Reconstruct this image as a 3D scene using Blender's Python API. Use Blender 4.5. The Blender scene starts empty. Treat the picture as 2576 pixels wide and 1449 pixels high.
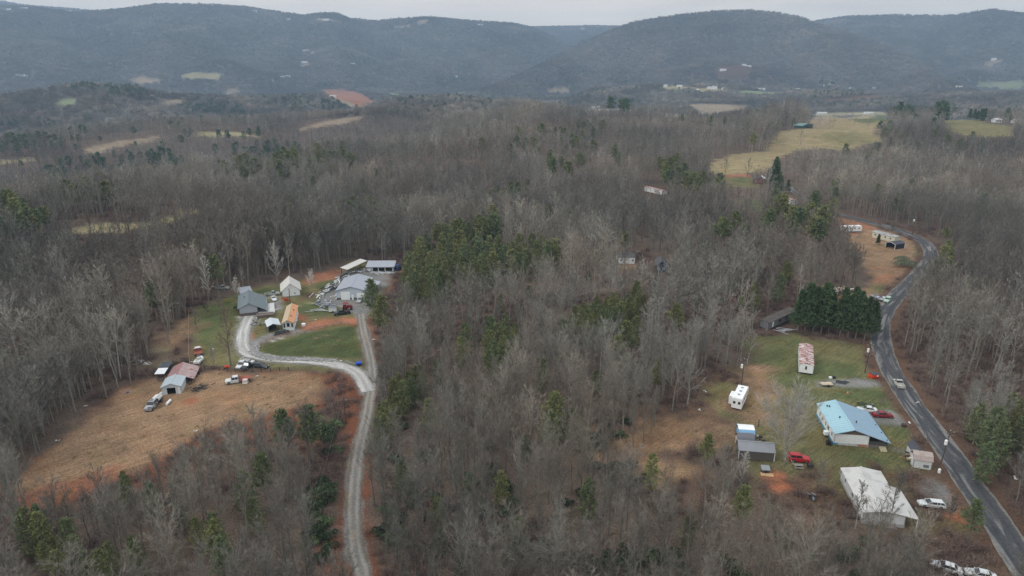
import bpy, math, random
import numpy as np
R_ = math.radians
SC = bpy.context.scene
COL = SC.collection
random.seed(7)
# ---------------------------------------------------------------- camera
CAMZ, PITCH, FD, CX, CY = 85.0, R_(18.5), 1717.3, 1288.0, 724.5
cd = bpy.data.cameras.new('camera'); cam = bpy.data.objects.new('camera', cd); COL.objects.link(cam)
cam.location = (0, 0, CAMZ); cam.rotation_euler = (math.pi/2-PITCH, 0, 0)
cd.sensor_width = 36; cd.lens = 24; cd.clip_start = 0.5; cd.clip_end = 40000
SC.camera = cam
# ---------------------------------------------------------------- sky and sun (overcast noon, thin bright cloud)
SUN_EL, SUN_AZ = R_(42), R_(245)
w = bpy.data.worlds.new('World'); SC.world = w; w.use_nodes = True
nt = w.node_tree; nt.nodes.clear()
def N(t, **k):
    n = nt.nodes.new(t)
    for a, b in k.items(): setattr(n, a, b)
    return n
sky = N('ShaderNodeTexSky', sky_type='NISHITA', sun_disc=False, sun_elevation=SUN_EL, sun_rotation=SUN_AZ, air_density=1.0, dust_density=4.0)
bg1 = N('ShaderNodeBackground'); bg1.inputs['Strength'].default_value = 0.05
nt.links.new(sky.outputs[0], bg1.inputs['Color'])
tc = N('ShaderNodeTexCoord'); sep = N('ShaderNodeSeparateXYZ'); nt.links.new(tc.outputs['Generated'], sep.inputs[0])
mp = N('ShaderNodeMapping'); mp.inputs['Scale'].default_value = (1.2, 1.2, 9.0); nt.links.new(tc.outputs['Generated'], mp.inputs[0])
no = N('ShaderNodeTexNoise'); no.inputs['Scale'].default_value = 2.2; no.inputs['Detail'].default_value = 5; no.inputs['Distortion'].default_value = .3
nt.links.new(mp.outputs[0], no.inputs['Vector'])
cr = N('ShaderNodeValToRGB'); cr.color_ramp.elements[0].position = 0; cr.color_ramp.elements[0].color = (.93, .85, .74, 1)
cr.color_ramp.elements[1].position = 1; cr.color_ramp.elements[1].color = (1.05, 1.1, 1.16, 1)
for p, c in ((.03, (.95, .87, .76, 1)), (.075, (.76, .70, .64, 1)), (.16, (.72, .70, .68, 1)), (.24, (.54, .575, .60, 1)), (.40, (.66, .70, .74, 1))):
    e = cr.color_ramp.elements.new(p); e.color = c
nt.links.new(sep.outputs[2], cr.inputs[0])
mr = N('ShaderNodeMapRange'); mr.inputs[1].default_value = .3; mr.inputs[2].default_value = .7; mr.inputs[3].default_value = .80; mr.inputs[4].default_value = 1.13
nt.links.new(no.outputs[0], mr.inputs[0])
mx = N('ShaderNodeVectorMath', operation='SCALE'); nt.links.new(cr.outputs[0], mx.inputs[0]); nt.links.new(mr.outputs[0], mx.inputs['Scale'])
bg2 = N('ShaderNodeBackground'); nt.links.new(mx.outputs[0], bg2.inputs['Color']); bg2.inputs['Strength'].default_value = 1.4
ms = N('ShaderNodeMixShader'); ms.inputs[0].default_value = .9
nt.links.new(bg1.outputs[0], ms.inputs[1]); nt.links.new(bg2.outputs[0], ms.inputs[2])
wo = N('ShaderNodeOutputWorld'); nt.links.new(ms.outputs[0], wo.inputs[0])
sd = bpy.data.lights.new('sun', 'SUN'); sd.energy = 1.3; sd.angle = R_(14); sd.color = (1, .97, .93)
so = bpy.data.objects.new('sun', sd); COL.objects.link(so); so.location = (0, -50, 300)
so.rotation_euler = (math.pi/2-SUN_EL, 0, math.pi-SUN_AZ)
SC.view_settings.view_transform = 'Standard'; SC.view_settings.look = 'None'; SC.view_settings.exposure = 0.0
cy = SC.cycles; cy.max_bounces = 4; cy.diffuse_bounces = 2; cy.glossy_bounces = 2; cy.transmission_bounces = 2; cy.transparent_max_bounces = 6; cy.volume_bounces = 0
cy.use_denoising = True; cy.denoising_prefilter = 'NONE'; cy.use_adaptive_sampling = True; cy.adaptive_threshold = 0.01
# ---------------------------------------------------------------- photo measuring frames (fractions of the photograph -> ground)
FWD = np.array([0, math.cos(PITCH), -math.sin(PITCH)]); UP = np.array([0, math.sin(PITCH), math.cos(PITCH)]); RT = np.array([1., 0, 0])
CAM = np.array([0, 0, CAMZ])
def ZA(x, y): return (566+.1832*x, 654+.1832*y)
def ZB(x, y): return (314.4+.1832*x, 849+.1832*y)
def ZC(x, y): return (2012.5+.171*x, 981.1+.171*y)
def ZR(x, y): return (1695.5+.342*x, 953.4+.342*y)
def ZQ(x, y): return (1695.5+.342*x, 471.7+.342*y)
def Z1(x, y): return (.342*x, .342*y)
def Z2(x, y): return (849+.342*x, .342*y)
def Z3(x, y): return (1695.5+.342*x, .342*y)
def Z4(x, y): return (.342*x, 471.7+.342*y)
def Z5(x, y): return (849+.342*x, 471.7+.342*y)
def Z6(x, y): return (.342*x, 953.4+.342*y)
def Z7(x, y): return (849+.342*x, 953.4+.342*y)
def ZS(x, y): return (1811.3+.12207*x, 1031.4+.12207*y)
def ZD(x, y): return (1981.1+.12207*x, 842.7+.12207*y)
def ZX(x, y): return (2044+.09766*x, 660.4+.09766*y)
def ZK(x, y): return (2075.4+.12207*x, 553.4+.12207*y)
def ZH(x, y): return (1823.8+.09766*x, 408.8+.09766*y)
def ZM(x, y): return (1446.5+.12207*x, 616.3+.12207*y)
def ZF(x, y): return (1509.4+.1465*x, 207.5+.1465*y)
def ray(x, y):
    d = FWD*FD+RT*(x-CX)+UP*(CY-y)
    return d/math.hypot(d[0], d[1])           # unit horizontal length
def proj(P):
    P = np.asarray(P, float)-CAM
    f = P@FWD; f = np.where(f < 1, 1, f)
    return CX+FD*(P@RT)/f, CY-FD*(P@UP)/f
# ---------------------------------------------------------------- terrain
def _h(i, j, s):
    n = (i.astype(np.int64)*374761393+j.astype(np.int64)*668265263+s*1442695041) & 0xffffffff
    n = ((n ^ (n >> 13))*1274126177) & 0xffffffff
    return ((n ^ (n >> 16)) & 0xffff)/65535.
def vnoise(x, y, s=0):
    i, j = np.floor(x), np.floor(y); fx, fy = x-i, y-j
    fx, fy = fx*fx*(3-2*fx), fy*fy*(3-2*fy)
    return (_h(i, j, s)*(1-fx)+_h(i+1, j, s)*fx)*(1-fy)+(_h(i, j+1, s)*(1-fx)+_h(i+1, j+1, s)*fx)*fy
def fbm(x, y, o=4, s=0):
    t = 0; a = .5
    for k in range(o): t = t+a*vnoise(x, y, s+k*17); x = x*2.03+11.3; y = y*2.03+7.1; a *= .5
    return t/(1-.5**o)
def sstep(a, b, x):
    t = np.clip((x-a)/(b-a), 0, 1); return t*t*(3-2*t)
def smax(a, b, k):
    h = np.clip(.5+.5*(b-a)/k, 0, 1); return a*(1-h)+b*h+k*h*(1-h)
VALLEY = -60.
def azim(x, y):
    d = ray(x, y); return math.atan2(d[0], d[1])
def crest(tab, treeh):
    out = []
    for x, y, r in tab:
        d = ray(x, y); out.append((math.atan2(d[0], d[1]), r, CAMZ+d[2]*r-treeh))
    return np.array(sorted(out))
PLAT = crest([(-500, 600, 400), (0, 505, 420), (250, 468, 430), (430, 432, 470), (700, 385, 600), (1000, 332, 760), (1270, 277, 900), (1540, 268, 1000), (1900, 272, 1040), (2300, 272, 1120), (2576, 276, 1150), (3100, 280, 1150)], 14)
R2 = crest([(-500, 400, 1050), (0, 345, 1050), (200, 322, 1080), (400, 302, 1120), (650, 292, 1180), (850, 275, 1250), (1100, 258, 1350), (1300, 246, 1400), (1420, 262, 1450)], 14)
R3 = crest([(-500, 240, 1900), (0, 236, 1900), (200, 204, 1950), (330, 212, 1950), (420, 232, 1950), (640, 238, 2000), (830, 232, 2050), (930, 245, 2050)], 14)
R4 = crest([(1500, 222, 2500), (1640, 212, 2500), (1780, 212, 2500), (1950, 226, 2500), (2100, 228, 2500), (2250, 234, 2450), (2700, 232, 2450)], 10)
R5 = crest([(900, 264, 1700), (980, 246, 1700), (1050, 240, 1720), (1150, 238, 1750), (1250, 250, 1750), (1340, 270, 1750)], 14)
M1 = crest([(-700, 40, 4800), (-300, 26, 4800), (-60, 14, 4700), (0, 13, 4700), (110, 20, 4700), (190, 30, 4800), (300, 22, 4800), (400, 9, 4800), (460, 10, 4800), (560, 12, 4800), (620, 17, 4850), (680, 26, 4850), (760, 38, 4900), (800, 33, 4900), (845, 33, 4900), (880, 46, 4900), (950, 52, 5000), (1000, 46, 5000), (1080, 42, 5000), (1170, 50, 5000), (1290, 57, 5000), (1340, 68, 5000), (1400, 95, 5000), (1450, 135, 4900), (1500, 180, 4800), (1560, 230, 4700)], 8)
M0 = crest([(-700, 10, 6600), (-200, 12, 6600), (0, 2, 6600), (60, 12, 6500), (130, 17, 6500), (220, 24, 6500), (400, 60, 6500), (900, 70, 6500), (1300, 68, 6600), (1380, 66, 6600), (1480, 64, 6600), (1560, 64, 6600), (1680, 80, 6600)], 8)
M2 = crest([(1180, 235, 3000), (1260, 205, 3200), (1340, 170, 3400), (1400, 136, 3700), (1450, 112, 3900), (1500, 92, 4000), (1560, 66, 4050), (1600, 52, 4100), (1700, 38, 4100), (1800, 28, 4100), (1880, 24, 4100), (1950, 30, 4100), (2010, 42, 4050), (2060, 60, 4000), (2120, 76, 3950), (2200, 105, 3800), (2300, 152, 3500), (2380, 196, 3200), (2450, 226, 2900)], 8)
M3 = crest([(1900, 70, 5600), (2050, 52, 5600), (2130, 40, 5500), (2220, 36, 5400), (2290, 37, 5300), (2400, 38, 5300), (2460, 28, 5200), (2500, 23, 5200), (2560, 32, 5200), (2650, 38, 5200), (2900, 20, 5200), (3300, 30, 5200)], 8)
def ridge(tab, a, r, front, back, endfall=.0):
    rc = np.interp(a, tab[:, 0], tab[:, 1]); zc = np.interp(a, tab[:, 0], tab[:, 2])
    d = rc-r
    over = np.maximum(np.maximum(tab[0, 0]-a, a-tab[-1, 0]), 0)*r
    s = np.where(d > 0, front, back)
    q = np.abs(d)
    soft = 60.
    fall = s*(np.sqrt(q*q+soft*soft)-soft)+over*.35
    return zc-fall, zc
def H(x, y):
    x = np.asarray(x, float); y = np.asarray(y, float)
    r = np.hypot(x, y); a = np.arctan2(x, y)
    rc = np.interp(a, PLAT[:, 0], PLAT[:, 1]); zc = np.interp(a, PLAT[:, 0], PLAT[:, 2])
    t = sstep(.45, 1.0, r/rc)
    z = zc*t-np.maximum(r-rc-15, 0)*.26
    z = z+(fbm(x/140+3, y/140, 2, 5)-.5)*7*sstep(60, 120, r)*(1-sstep(0, 500, r-rc))*sstep(0, 1, np.abs(r-250)/400+.35)
    n1 = fbm(x/700+9, y/700+4, 4, 11)
    val = VALLEY+(n1-.5)*60-14*sstep(1500, 3000, r)
    z = z+(fbm(x/230+3, y/150+9, 3, 61)-.5)*52*sstep(290, 470, r)*(1-sstep(20, 110, x))*(1-sstep(-60, 60, r-rc))
    z = smax(z, val, 14)
    n2 = np.abs(fbm(x/620+31, y/900+17, 4, 23)-.5)*2            # gullies
    n3 = fbm(x/230+1, y/260+7, 3, 41)-.5
    for tab, fr, bk, k in ((R2, .2, .16, 8), (R5, .26, .2, 8), (R3, .28, .2, 10), (R4, .12, .05, 10)):
        q, c = ridge(tab, a, r, fr, bk); z = smax(z, q+n3*5, k)
    for tab, fr, bk in ((M1, .31, .2), (M0, .25, .2), (M2, .36, .22), (M3, .30, .2)):
        q, c = ridge(tab, a, r, fr, bk)
        dep = np.clip((c-q)/90, 0, 1)*np.clip((q-VALLEY)/120, 0, 1)
        z = smax(z, q-(n2*150-44+n3*46)*dep+n3*8*(1-dep), 26)
    return z
def _build_lut(): pass
_RS = np.geomspace(55, 9000, 2600)
def G(x, y=None, lift=0.):
    """ground point seen at this place of the photograph"""
    if y is None: x, y = x
    d = ray(x, y); X, Y = d[0]*_RS, d[1]*_RS
    g = (CAMZ+d[2]*_RS)-(H(X, Y)+lift)
    k = np.argmax(g < 0) if (g < 0).any() else len(_RS)-1
    k = max(k, 1); f = g[k-1]/(g[k-1]-g[k]) if g[k-1] != g[k] else 0
    r = _RS[k-1]+(_RS[k]-_RS[k-1])*min(max(f, 0), 1)
    return np.array([d[0]*r, d[1]*r, float(H(d[0]*r, d[1]*r))])
def hgt(base, topy):
    """height in metres of something standing at ground point base and reaching photo row topy"""
    P = np.array(base, float); lo, hi = 0., 40.
    for _ in range(30):
        m = (lo+hi)/2; Q = P.copy(); Q[2] += m
        if proj(Q)[1] > topy: lo = m
        else: hi = m
    return (lo+hi)/2
def inpoly(px, py, poly):
    poly = np.asarray(poly); c = np.zeros(np.shape(px), bool)
    j = len(poly)-1
    for i in range(len(poly)):
        xi, yi = poly[i]; xj, yj = poly[j]
        c ^= ((yi > py) != (yj > py)) & (px < (xj-xi)*(py-yi)/(yj-yi+1e-12)+xi); j = i
    return c
def sdist(px, py, poly):
    """signed distance, positive inside"""
    poly = np.asarray(poly); d = np.full(np.shape(px), 1e9); j = len(poly)-1
    for i in range(len(poly)):
        a, b = poly[j], poly[i]; ab = b-a; L = ab@ab+1e-9
        t = np.clip(((px-a[0])*ab[0]+(py-a[1])*ab[1])/L, 0, 1)
        d = np.minimum(d, np.hypot(px-a[0]-ab[0]*t, py-a[1]-ab[1]*t)); j = i
    return np.where(inpoly(px, py, poly), d, -d)
def smoothline(pts, n=6):
    P = np.asarray(pts, float); out = []
    for i in range(len(P)-1):
        p0, p1, p2, p3 = P[max(i-1, 0)], P[i], P[i+1], P[min(i+2, len(P)-1)]
        for k in range(n):
            t = k/n
            out.append(.5*((2*p1)+(-p0+p2)*t+(2*p0-5*p1+4*p2-p3)*t*t+(-p0+3*p1-3*p2+p3)*t**3))
    out.append(P[-1]); return np.array(out)
def linedist(px, py, line):
    d = np.full(np.shape(px), 1e9)
    for a, b in zip(line[:-1], line[1:]):
        ab = (b-a)[:2]; L = ab@ab+1e-9
        t = np.clip(((px-a[0])*ab[0]+(py-a[1])*ab[1])/L, 0, 1)
        d = np.minimum(d, np.hypot(px-a[0]-ab[0]*t, py-a[1]-ab[1]*t))
    return d
# ---------------------------------------------------------------- colours and materials
def lin(c):
    c = c/255.; return c/12.92 if c <= .04045 else ((c+.055)/1.055)**2.4
def S(r, g, b, k=1.0): return tuple(min(lin(v)*k, .86) for v in (r, g, b))
MATS = {}
def mat(name, col, rough=.75, var=.18, scale=1.5, col2=None, c2s=.6, c2lo=.5, c2hi=.62, metal=0, bump=0, stretch=None, rnd=0, spec=.3, tint=None):
    """procedural paint: base colour, soft mottling, optional second colour in patches, optional per-object variation"""
    if name in MATS: return MATS[name]
    m = bpy.data.materials.new(name); m.use_nodes = True; nt = m.node_tree; b = nt.nodes['Principled BSDF']
    b.inputs['Roughness'].default_value = rough; b.inputs['Metallic'].default_value = metal; b.inputs['Specular IOR Level'].default_value = spec
    tc = nt.nodes.new('ShaderNodeTexCoord'); mpp = nt.nodes.new('ShaderNodeMapping')
    nt.links.new(tc.outputs['Object'], mpp.inputs[0])
    if stretch: mpp.inputs['Scale'].default_value = stretch
    n = nt.nodes.new('ShaderNodeTexNoise'); n.inputs['Scale'].default_value = scale; n.inputs['Detail'].default_value = 5; nt.links.new(mpp.outputs[0], n.inputs['Vector'])
    r = nt.nodes.new('ShaderNodeMapRange'); r.inputs[1].default_value = .3; r.inputs[2].default_value = .7; r.inputs[3].default_value = 1-var; r.inputs[4].default_value = 1+var
    nt.links.new(n.outputs[0], r.inputs[0])
    cur = nt.nodes.new('ShaderNodeRGB'); cur.outputs[0].default_value = (*col, 1); out = cur.outputs[0]
    if col2:
        n2 = nt.nodes.new('ShaderNodeTexNoise'); n2.inputs['Scale'].default_value = c2s; n2.inputs['Detail'].default_value = 6; nt.links.new(mpp.outputs[0], n2.inputs['Vector'])
        r2 = nt.nodes.new('ShaderNodeMapRange'); r2.inputs[1].default_value = c2lo; r2.inputs[2].default_value = c2hi; nt.links.new(n2.outputs[0], r2.inputs[0])
        mm = nt.nodes.new('ShaderNodeMix'); mm.data_type = 'RGBA'; nt.links.new(r2.outputs[0], mm.inputs[0]); nt.links.new(out, mm.inputs[6]); mm.inputs[7].default_value = (*col2, 1); out = mm.outputs[2]
    v = nt.nodes.new('ShaderNodeVectorMath'); v.operation = 'SCALE'; nt.links.new(out, v.inputs[0]); nt.links.new(r.outputs[0], v.inputs['Scale']); out = v.outputs[0]
    if rnd:
        oi = nt.nodes.new('ShaderNodeObjectInfo'); rr = nt.nodes.new('ShaderNodeMapRange'); rr.inputs[3].default_value = 1-rnd; rr.inputs[4].default_value = 1+rnd
        nt.links.new(oi.outputs['Random'], rr.inputs[0])
        v2 = nt.nodes.new('ShaderNodeVectorMath'); v2.operation = 'SCALE'; nt.links.new(out, v2.inputs[0]); nt.links.new(rr.outputs[0], v2.inputs['Scale']); out = v2.outputs[0]
        if tint:
            mu = nt.nodes.new('ShaderNodeMath'); mu.operation = 'MULTIPLY'; mu.inputs[1].default_value = 7.31; nt.links.new(oi.outputs['Random'], mu.inputs[0])
            fr = nt.nodes.new('ShaderNodeMath'); fr.operation = 'FRACT'; nt.links.new(mu.outputs[0], fr.inputs[0])
            mm = nt.nodes.new('ShaderNodeMix'); mm.data_type = 'RGBA'; mm.inputs[7].default_value = (*tint, 1)
            nt.links.new(fr.outputs[0], mm.inputs[0]); nt.links.new(out, mm.inputs[6]); out = mm.outputs[2]
    nt.links.new(out, b.inputs['Base Color'])
    if bump:
        bp = nt.nodes.new('ShaderNodeBump'); bp.inputs['Strength'].default_value = bump; bp.inputs['Distance'].default_value = .05; nt.links.new(n.outputs[0], bp.inputs['Height']); nt.links.new(bp.outputs[0], b.inputs['Normal'])
    MATS[name] = m; return m
# ---------------------------------------------------------------- mesh builder
class MB:
    def __init__(s): s.v = []; s.f = []; s.m = []; s.mi = 0
    def add(s, vs, fs):
        o = len(s.v); s.v += [tuple(map(float, p)) for p in vs]; s.f += [tuple(o+i for i in f) for f in fs]; s.m += [s.mi]*len(fs)
    def box(s, x0, x1, y0, y1, z0, z1, rz=0, about=None):
        vs = [(x, y, z) for z in (z0, z1) for x, y in ((x0, y0), (x1, y0), (x1, y1), (x0, y1))]
        if rz:
            cx, cy = about or ((x0+x1)/2, (y0+y1)/2); c, n = math.cos(rz), math.sin(rz)
            vs = [(cx+(x-cx)*c-(y-cy)*n, cy+(x-cx)*n+(y-cy)*c, z) for x, y, z in vs]
        s.add(vs, [(3, 2, 1, 0), (4, 5, 6, 7), (0, 1, 5, 4), (1, 2, 6, 5), (2, 3, 7, 6), (3, 0, 4, 7)])
    def prism(s, poly, axis, a0, a1):
        """poly: 2D outline; axis 'y' -> (x,z) extruded in y; 'x' -> (y,z) in x; 'z' -> (x,y) in z"""
        n = len(poly)
        def P(p, a): return {'y': (p[0], a, p[1]), 'x': (a, p[0], p[1]), 'z': (p[0], p[1], a)}[axis]
        vs = [P(p, a0) for p in poly]+[P(p, a1) for p in poly]
        s.add(vs, [tuple(range(n))[::-1], tuple(range(n, 2*n))]+[(i, (i+1) % n, n+(i+1) % n, n+i) for i in range(n)])
    def tube(s, p0, p1, r0, r1, n=5, cap=True):
        p0, p1 = np.array(p0, float), np.array(p1, float); d = p1-p0; L = np.linalg.norm(d)
        if L < 1e-6: return
        d /= L; u = np.cross(d, (0, 0, 1) if abs(d[2]) < .9 else (1, 0, 0)); u /= np.linalg.norm(u); v = np.cross(d, u)
        vs = [p0+r0*(u*math.cos(t)+v*math.sin(t)) for t in [2*math.pi*i/n for i in range(n)]]+[p1+r1*(u*math.cos(t)+v*math.sin(t)) for t in [2*math.pi*i/n for i in range(n)]]
        fs = [(i, (i+1) % n, n+(i+1) % n, n+i) for i in range(n)]
        if cap: fs += [tuple(range(n))[::-1], tuple(range(n, 2*n))]
        s.add(vs, fs)
    def blade(s, p0, p1, w, ax):
        """a thin tapering twig"""
        s.add([p0-ax*w, p0+ax*w, p1], [(0, 1, 2)])
    def mesh(s, name, mats):
        me = bpy.data.meshes.new(name); me.from_pydata(s.v, [], s.f)
        for m in mats: me.materials.append(m)
        if len(mats) > 1: me.polygons.foreach_set('material_index', s.m)
        me.update(); return me
    def build(s, name, mats, parent=None, loc=None, label=None):
        if not isinstance(mats, (list, tuple)): mats = [mats]
        o = bpy.data.objects.new(name, s.mesh(name, mats)); COL.objects.link(o)
        if parent: o.parent = parent
        if loc is not None: o.location = loc
        if label: o['label'] = label
        return o
def tag(o, label=None, cat=None, group=None, kind=None):
    for k, v in (('label', label), ('category', cat), ('group', group), ('kind', kind)):
        if v: o[k] = v
    return o
def empty(name, loc, rz=0, **k):
    o = bpy.data.objects.new(name, None); COL.objects.link(o); o.location = loc; o.rotation_euler = (0, 0, rz); o.empty_display_size = .5
    return tag(o, **k)
def copy_tree(o, parent=None):
    c = o.copy(); COL.objects.link(c); c.parent = parent
    for ch in [x for x in KIDS.get(o.name, [])]: copy_tree(ch, c)
    return c
KIDS = {}
def remember(root):
    KIDS[root.name] = list(root.children)
    for c in root.children: remember(c)
# ---------------------------------------------------------------- roads (centre lines on the ground)
def gl(pts): return smoothline([G(p) for p in pts], 5)
ROAD = gl([(2640, 1520), (2575, 1425), (2508, 1315), (2440, 1218), (2378, 1125), (2312, 1040), (2268, 975), (2240, 930), (2221, 880), (2214, 835), (2224, 790), (2252, 748), (2292, 710), (2326, 672), (2342, 642), (2330, 614), (2292, 592), (2235, 572), (2165, 553), (2100, 535), (2040, 508), (1995, 478), (1962, 455), (1944, 441), (1944, 434), (1962, 428), (1985, 424)])
TRACK = gl([(925, 1560), (913, 1449), (895, 1380), (889, 1300), (894, 1200), (908, 1110), (924, 1040), (934, 975), (936, 930), (927, 880), (914, 830), (908, 790)])
LANE = gl([(926, 985), (905, 945), (872, 925), (800, 911), (720, 906), (660, 899), (622, 887), (610, 865), (613, 835), (622, 808), (628, 795)])
SPUR = gl([(620, 884), (640, 866), (668, 852), (700, 842), (742, 835)])
# ---------------------------------------------------------------- what grows or lies where
C_ = dict(litter=S(108, 93, 82, .84), tan=S(148, 120, 94, .86), grass=S(96, 102, 66, .80), olive=S(116, 110, 76, .82), lawn=S(82, 90, 56, .80), clay=S(154, 106, 82, .86),
          gravel=S(134, 131, 127, .85), brush=S(106, 84, 70, .80), brushred=S(126, 82, 62, .84), white=S(196, 192, 184, .86), meadow=S(152, 136, 102, .86), meadow2=S(130, 122, 84, .8), pale=S(152, 142, 108, .86),
          far=S(146, 130, 110, .86), fargreen=S(126, 134, 102, .86), duff=S(94, 76, 66, .8), orange=S(178, 114, 84, .88), char=S(60, 56, 54, .8))
# polygon (photo frame), kind, edge softness in metres, keeps trees off
ZN = []
def zone(conv, pts, kind, soft=2.5, clear=True, off=0): ZN.append(([conv(*p) if conv else p for p in pts], kind, soft, clear))
# left hay field and its banks
zone(None, [(0, 1222), (60, 1180), (130, 1125), (215, 1035), (300, 978), (395, 938), (480, 928), (600, 932), (740, 934), (815, 950), (822, 990), (815, 1110), (620, 1130), (430, 1190), (300, 1240), (0, 1300)], 'brushred', 4, False)
zone(None, [(10, 1226), (60, 1184), (130, 1126), (215, 1040), (300, 985), (395, 945), (480, 930), (600, 934), (740, 936), (815, 955), (820, 1000), (700, 1045), (600, 1070), (500, 1098), (430, 1128), (300, 1190), (210, 1212), (130, 1228), (20, 1236)], 'tan', 2.5)
zone(Z6, [(200, 880), (330, 830), (500, 790), (700, 700), (780, 680), (800, 720), (600, 820), (400, 880), (250, 920)], 'clay', 3, False)
zone(ZB, [(850, 850), (950, 830), (970, 880), (870, 900)], 'clay', 1.5); zone(ZB, [(1480, 990), (1640, 960), (1660, 1000), (1520, 1020)], 'clay', 2)
zone(ZB, [(940, 690), (1120, 645), (1110, 690), (960, 745)], 'char', 1)
# compound
zone(None, [(474, 800), (478, 790), (520, 762), (600, 735), (700, 712), (760, 703), (850, 688), (880, 660), (1000, 668), (1012, 690), (985, 725), (955, 770), (935, 830), (912, 905), (930, 960), (925, 1000), (905, 960), (860, 935), (720, 928), (600, 925), (514, 925), (475, 925)], 'olive', 2)
zone(None, [(478, 805), (520, 778), (560, 768), (590, 775), (575, 830), (545, 870), (500, 880), (478, 860)], 'grass', 5)
zone(ZA, [(0, 520), (60, 560), (180, 600), (190, 540), (330, 440), (730, 380), (740, 440), (370, 480), (200, 580), (60, 690), (0, 640)], 'grass', 2)
zone(ZA, [(970, 330), (1250, 200), (1500, 130), (1650, 150), (1620, 220), (1250, 320), (1000, 355)], 'clay', 2)
zone(ZA, [(1250, 320), (1560, 270), (1400, 400), (1330, 400), (1250, 370)], 'grass', 2)
zone(ZA, [(900, 640), (1240, 560), (1500, 660), (1420, 740), (1150, 750), (900, 700)], 'grass', 2)
zone(ZA, [(1090, 480), (1210, 440), (1210, 510), (1100, 530)], 'brush', 4)
zone(ZA, [(860, 680), (960, 720), (1080, 760), (1160, 850), (1400, 800), (1800, 790), (1805, 905), (1600, 880), (1400, 930), (1200, 980), (960, 1010), (980, 900), (1040, 850), (920, 780)], 'clay', 2)
zone(ZA, [(960, 720), (1080, 760), (1165, 850), (1100, 890), (1000, 800)], 'orange', 2)
zone(ZA, [(1620, 800), (1800, 790), (1800, 860), (1650, 860)], 'orange', 3)
zone(ZA, [(1270, 560), (1290, 530), (1400, 420), (1560, 270), (1650, 150), (1960, 140), (2450, 130), (2330, 290), (2200, 400), (2140, 540), (1980, 760), (1800, 800), (1700, 700), (1500, 620)], 'gravel', 1.2)
zone(ZA, [(520, 540), (540, 500), (700, 470), (780, 500), (790, 560), (810, 640), (800, 680), (700, 700), (580, 720), (560, 620)], 'gravel', 1)
zone(ZA, [(430, 490), (720, 450), (770, 480), (780, 540), (640, 580), (520, 560)], 'pale', 1.5)
zone(ZA, [(2460, 120), (2480, 160), (2340, 270), (2200, 520), (2190, 450), (2330, 250)], 'orange', 1)
zone(ZA, [(1950, 780), (2120, 660), (2190, 450), (2340, 280), (2420, 300), (2350, 600), (2300, 800), (2180, 1000), (2080, 1200), (2200, 1449), (2030, 1449), (1960, 1150)], 'brush', 2)
zone(ZA, [(2200, 460), (2330, 290), (2300, 360), (2230, 500), (2130, 700), (2110, 900), (2200, 1000), (2060, 1150), (1990, 1050), (1960, 900), (2040, 760)], 'orange', 2)
zone(ZA, [(180, 780), (340, 770), (460, 770), (440, 830), (380, 900), (330, 1020), (330, 1200), (200, 1330), (180, 1200), (230, 1000), (240, 880)], 'white', 1.2)
zone(ZA, [(350, 950), (410, 1050), (390, 1110), (340, 1110)], 'clay', 1)
zone(ZA, [(340, 1110), (600, 1040), (860, 990), (1180, 970), (1200, 985), (880, 1050), (500, 1150), (350, 1190)], 'gravel', 1.5)
zone(ZA, [(600, 1105), (850, 1040), (870, 1055), (640, 1125)], 'white', .5)
zone(ZA, [(450, 1210), (620, 1130), (1000, 1030), (1300, 960), (1600, 915), (1790, 905), (1830, 1050), (1890, 1320), (1750, 1385), (1500, 1360), (900, 1340), (600, 1320), (440, 1270)], 'lawn', 1.5)
zone(ZA, [(1210, 1065), (1500, 990), (1560, 1000), (1240, 1080)], 'tan', 1)
zone(ZA, [(860, 640), (1240, 575), (1245, 585), (870, 655)], 'pale', .4)
zone(None, [(395, 935), (405, 900), (450, 830), (475, 800), (476, 925), (480, 935)], 'brush', 3)
zone(Z4, [(1155, 1190), (1250, 1170), (1300, 1260), (1260, 1330), (1150, 1340)], 'pale', 4)
zone(Z4, [(1300, 1000), (1390, 960), (1390, 1180), (1250, 1200)], 'tan', 6)
# strips by the gravel track
zone(None, [(930, 770), (1000, 690), (1012, 700), (990, 760), (1040, 790), (1080, 850), (1065, 895), (1000, 930), (952, 960), (945, 900), (930, 840)], 'brush', 3, False)
zone(None, [(820, 950), (860, 935), (905, 960), (917, 1000), (905, 1080), (885, 1180), (872, 1300), (875, 1449), (800, 1449), (850, 1300), (865, 1120), (835, 1000)], 'brushred', 2)
zone(None, [(918, 1100), (930, 1090), (925, 1200), (930, 1300), (945, 1449), (900, 1449), (905, 1300)], 'brushred', 1.5)
# right hand clearing
zone(None, [(1890, 850), (1990, 835), (2195, 858), (2200, 905), (2228, 968), (2260, 1020), (2330, 1105), (2400, 1205), (2430, 1260), (2480, 1350), (2330, 1330), (2290, 1325), (2120, 1300), (1930, 1250), (1850, 1180), (1840, 1060), (1750, 1040), (1755, 970), (1880, 920), (1905, 880)], 'olive', 3)
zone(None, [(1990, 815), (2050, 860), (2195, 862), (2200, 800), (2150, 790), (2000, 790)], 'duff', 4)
zone(ZQ, [(620, 1150), (820, 1120), (880, 1200), (850, 1380), (620, 1380)], 'grass', 7)
zone(ZQ, [(1060, 1280), (1400, 1250), (1440, 1330), (1300, 1390), (1050, 1400), (900, 1420), (640, 1440), (640, 1400), (1020, 1380)], 'grass', 5)
zone(ZR, [(700, 0), (1000, 0), (1000, 45), (760, 50)], 'grass', 4); zone(ZR, [(1020, 120), (1350, 60), (1560, 80), (1600, 200), (1450, 200), (1200, 160), (1040, 170)], 'grass', 4)
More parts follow.
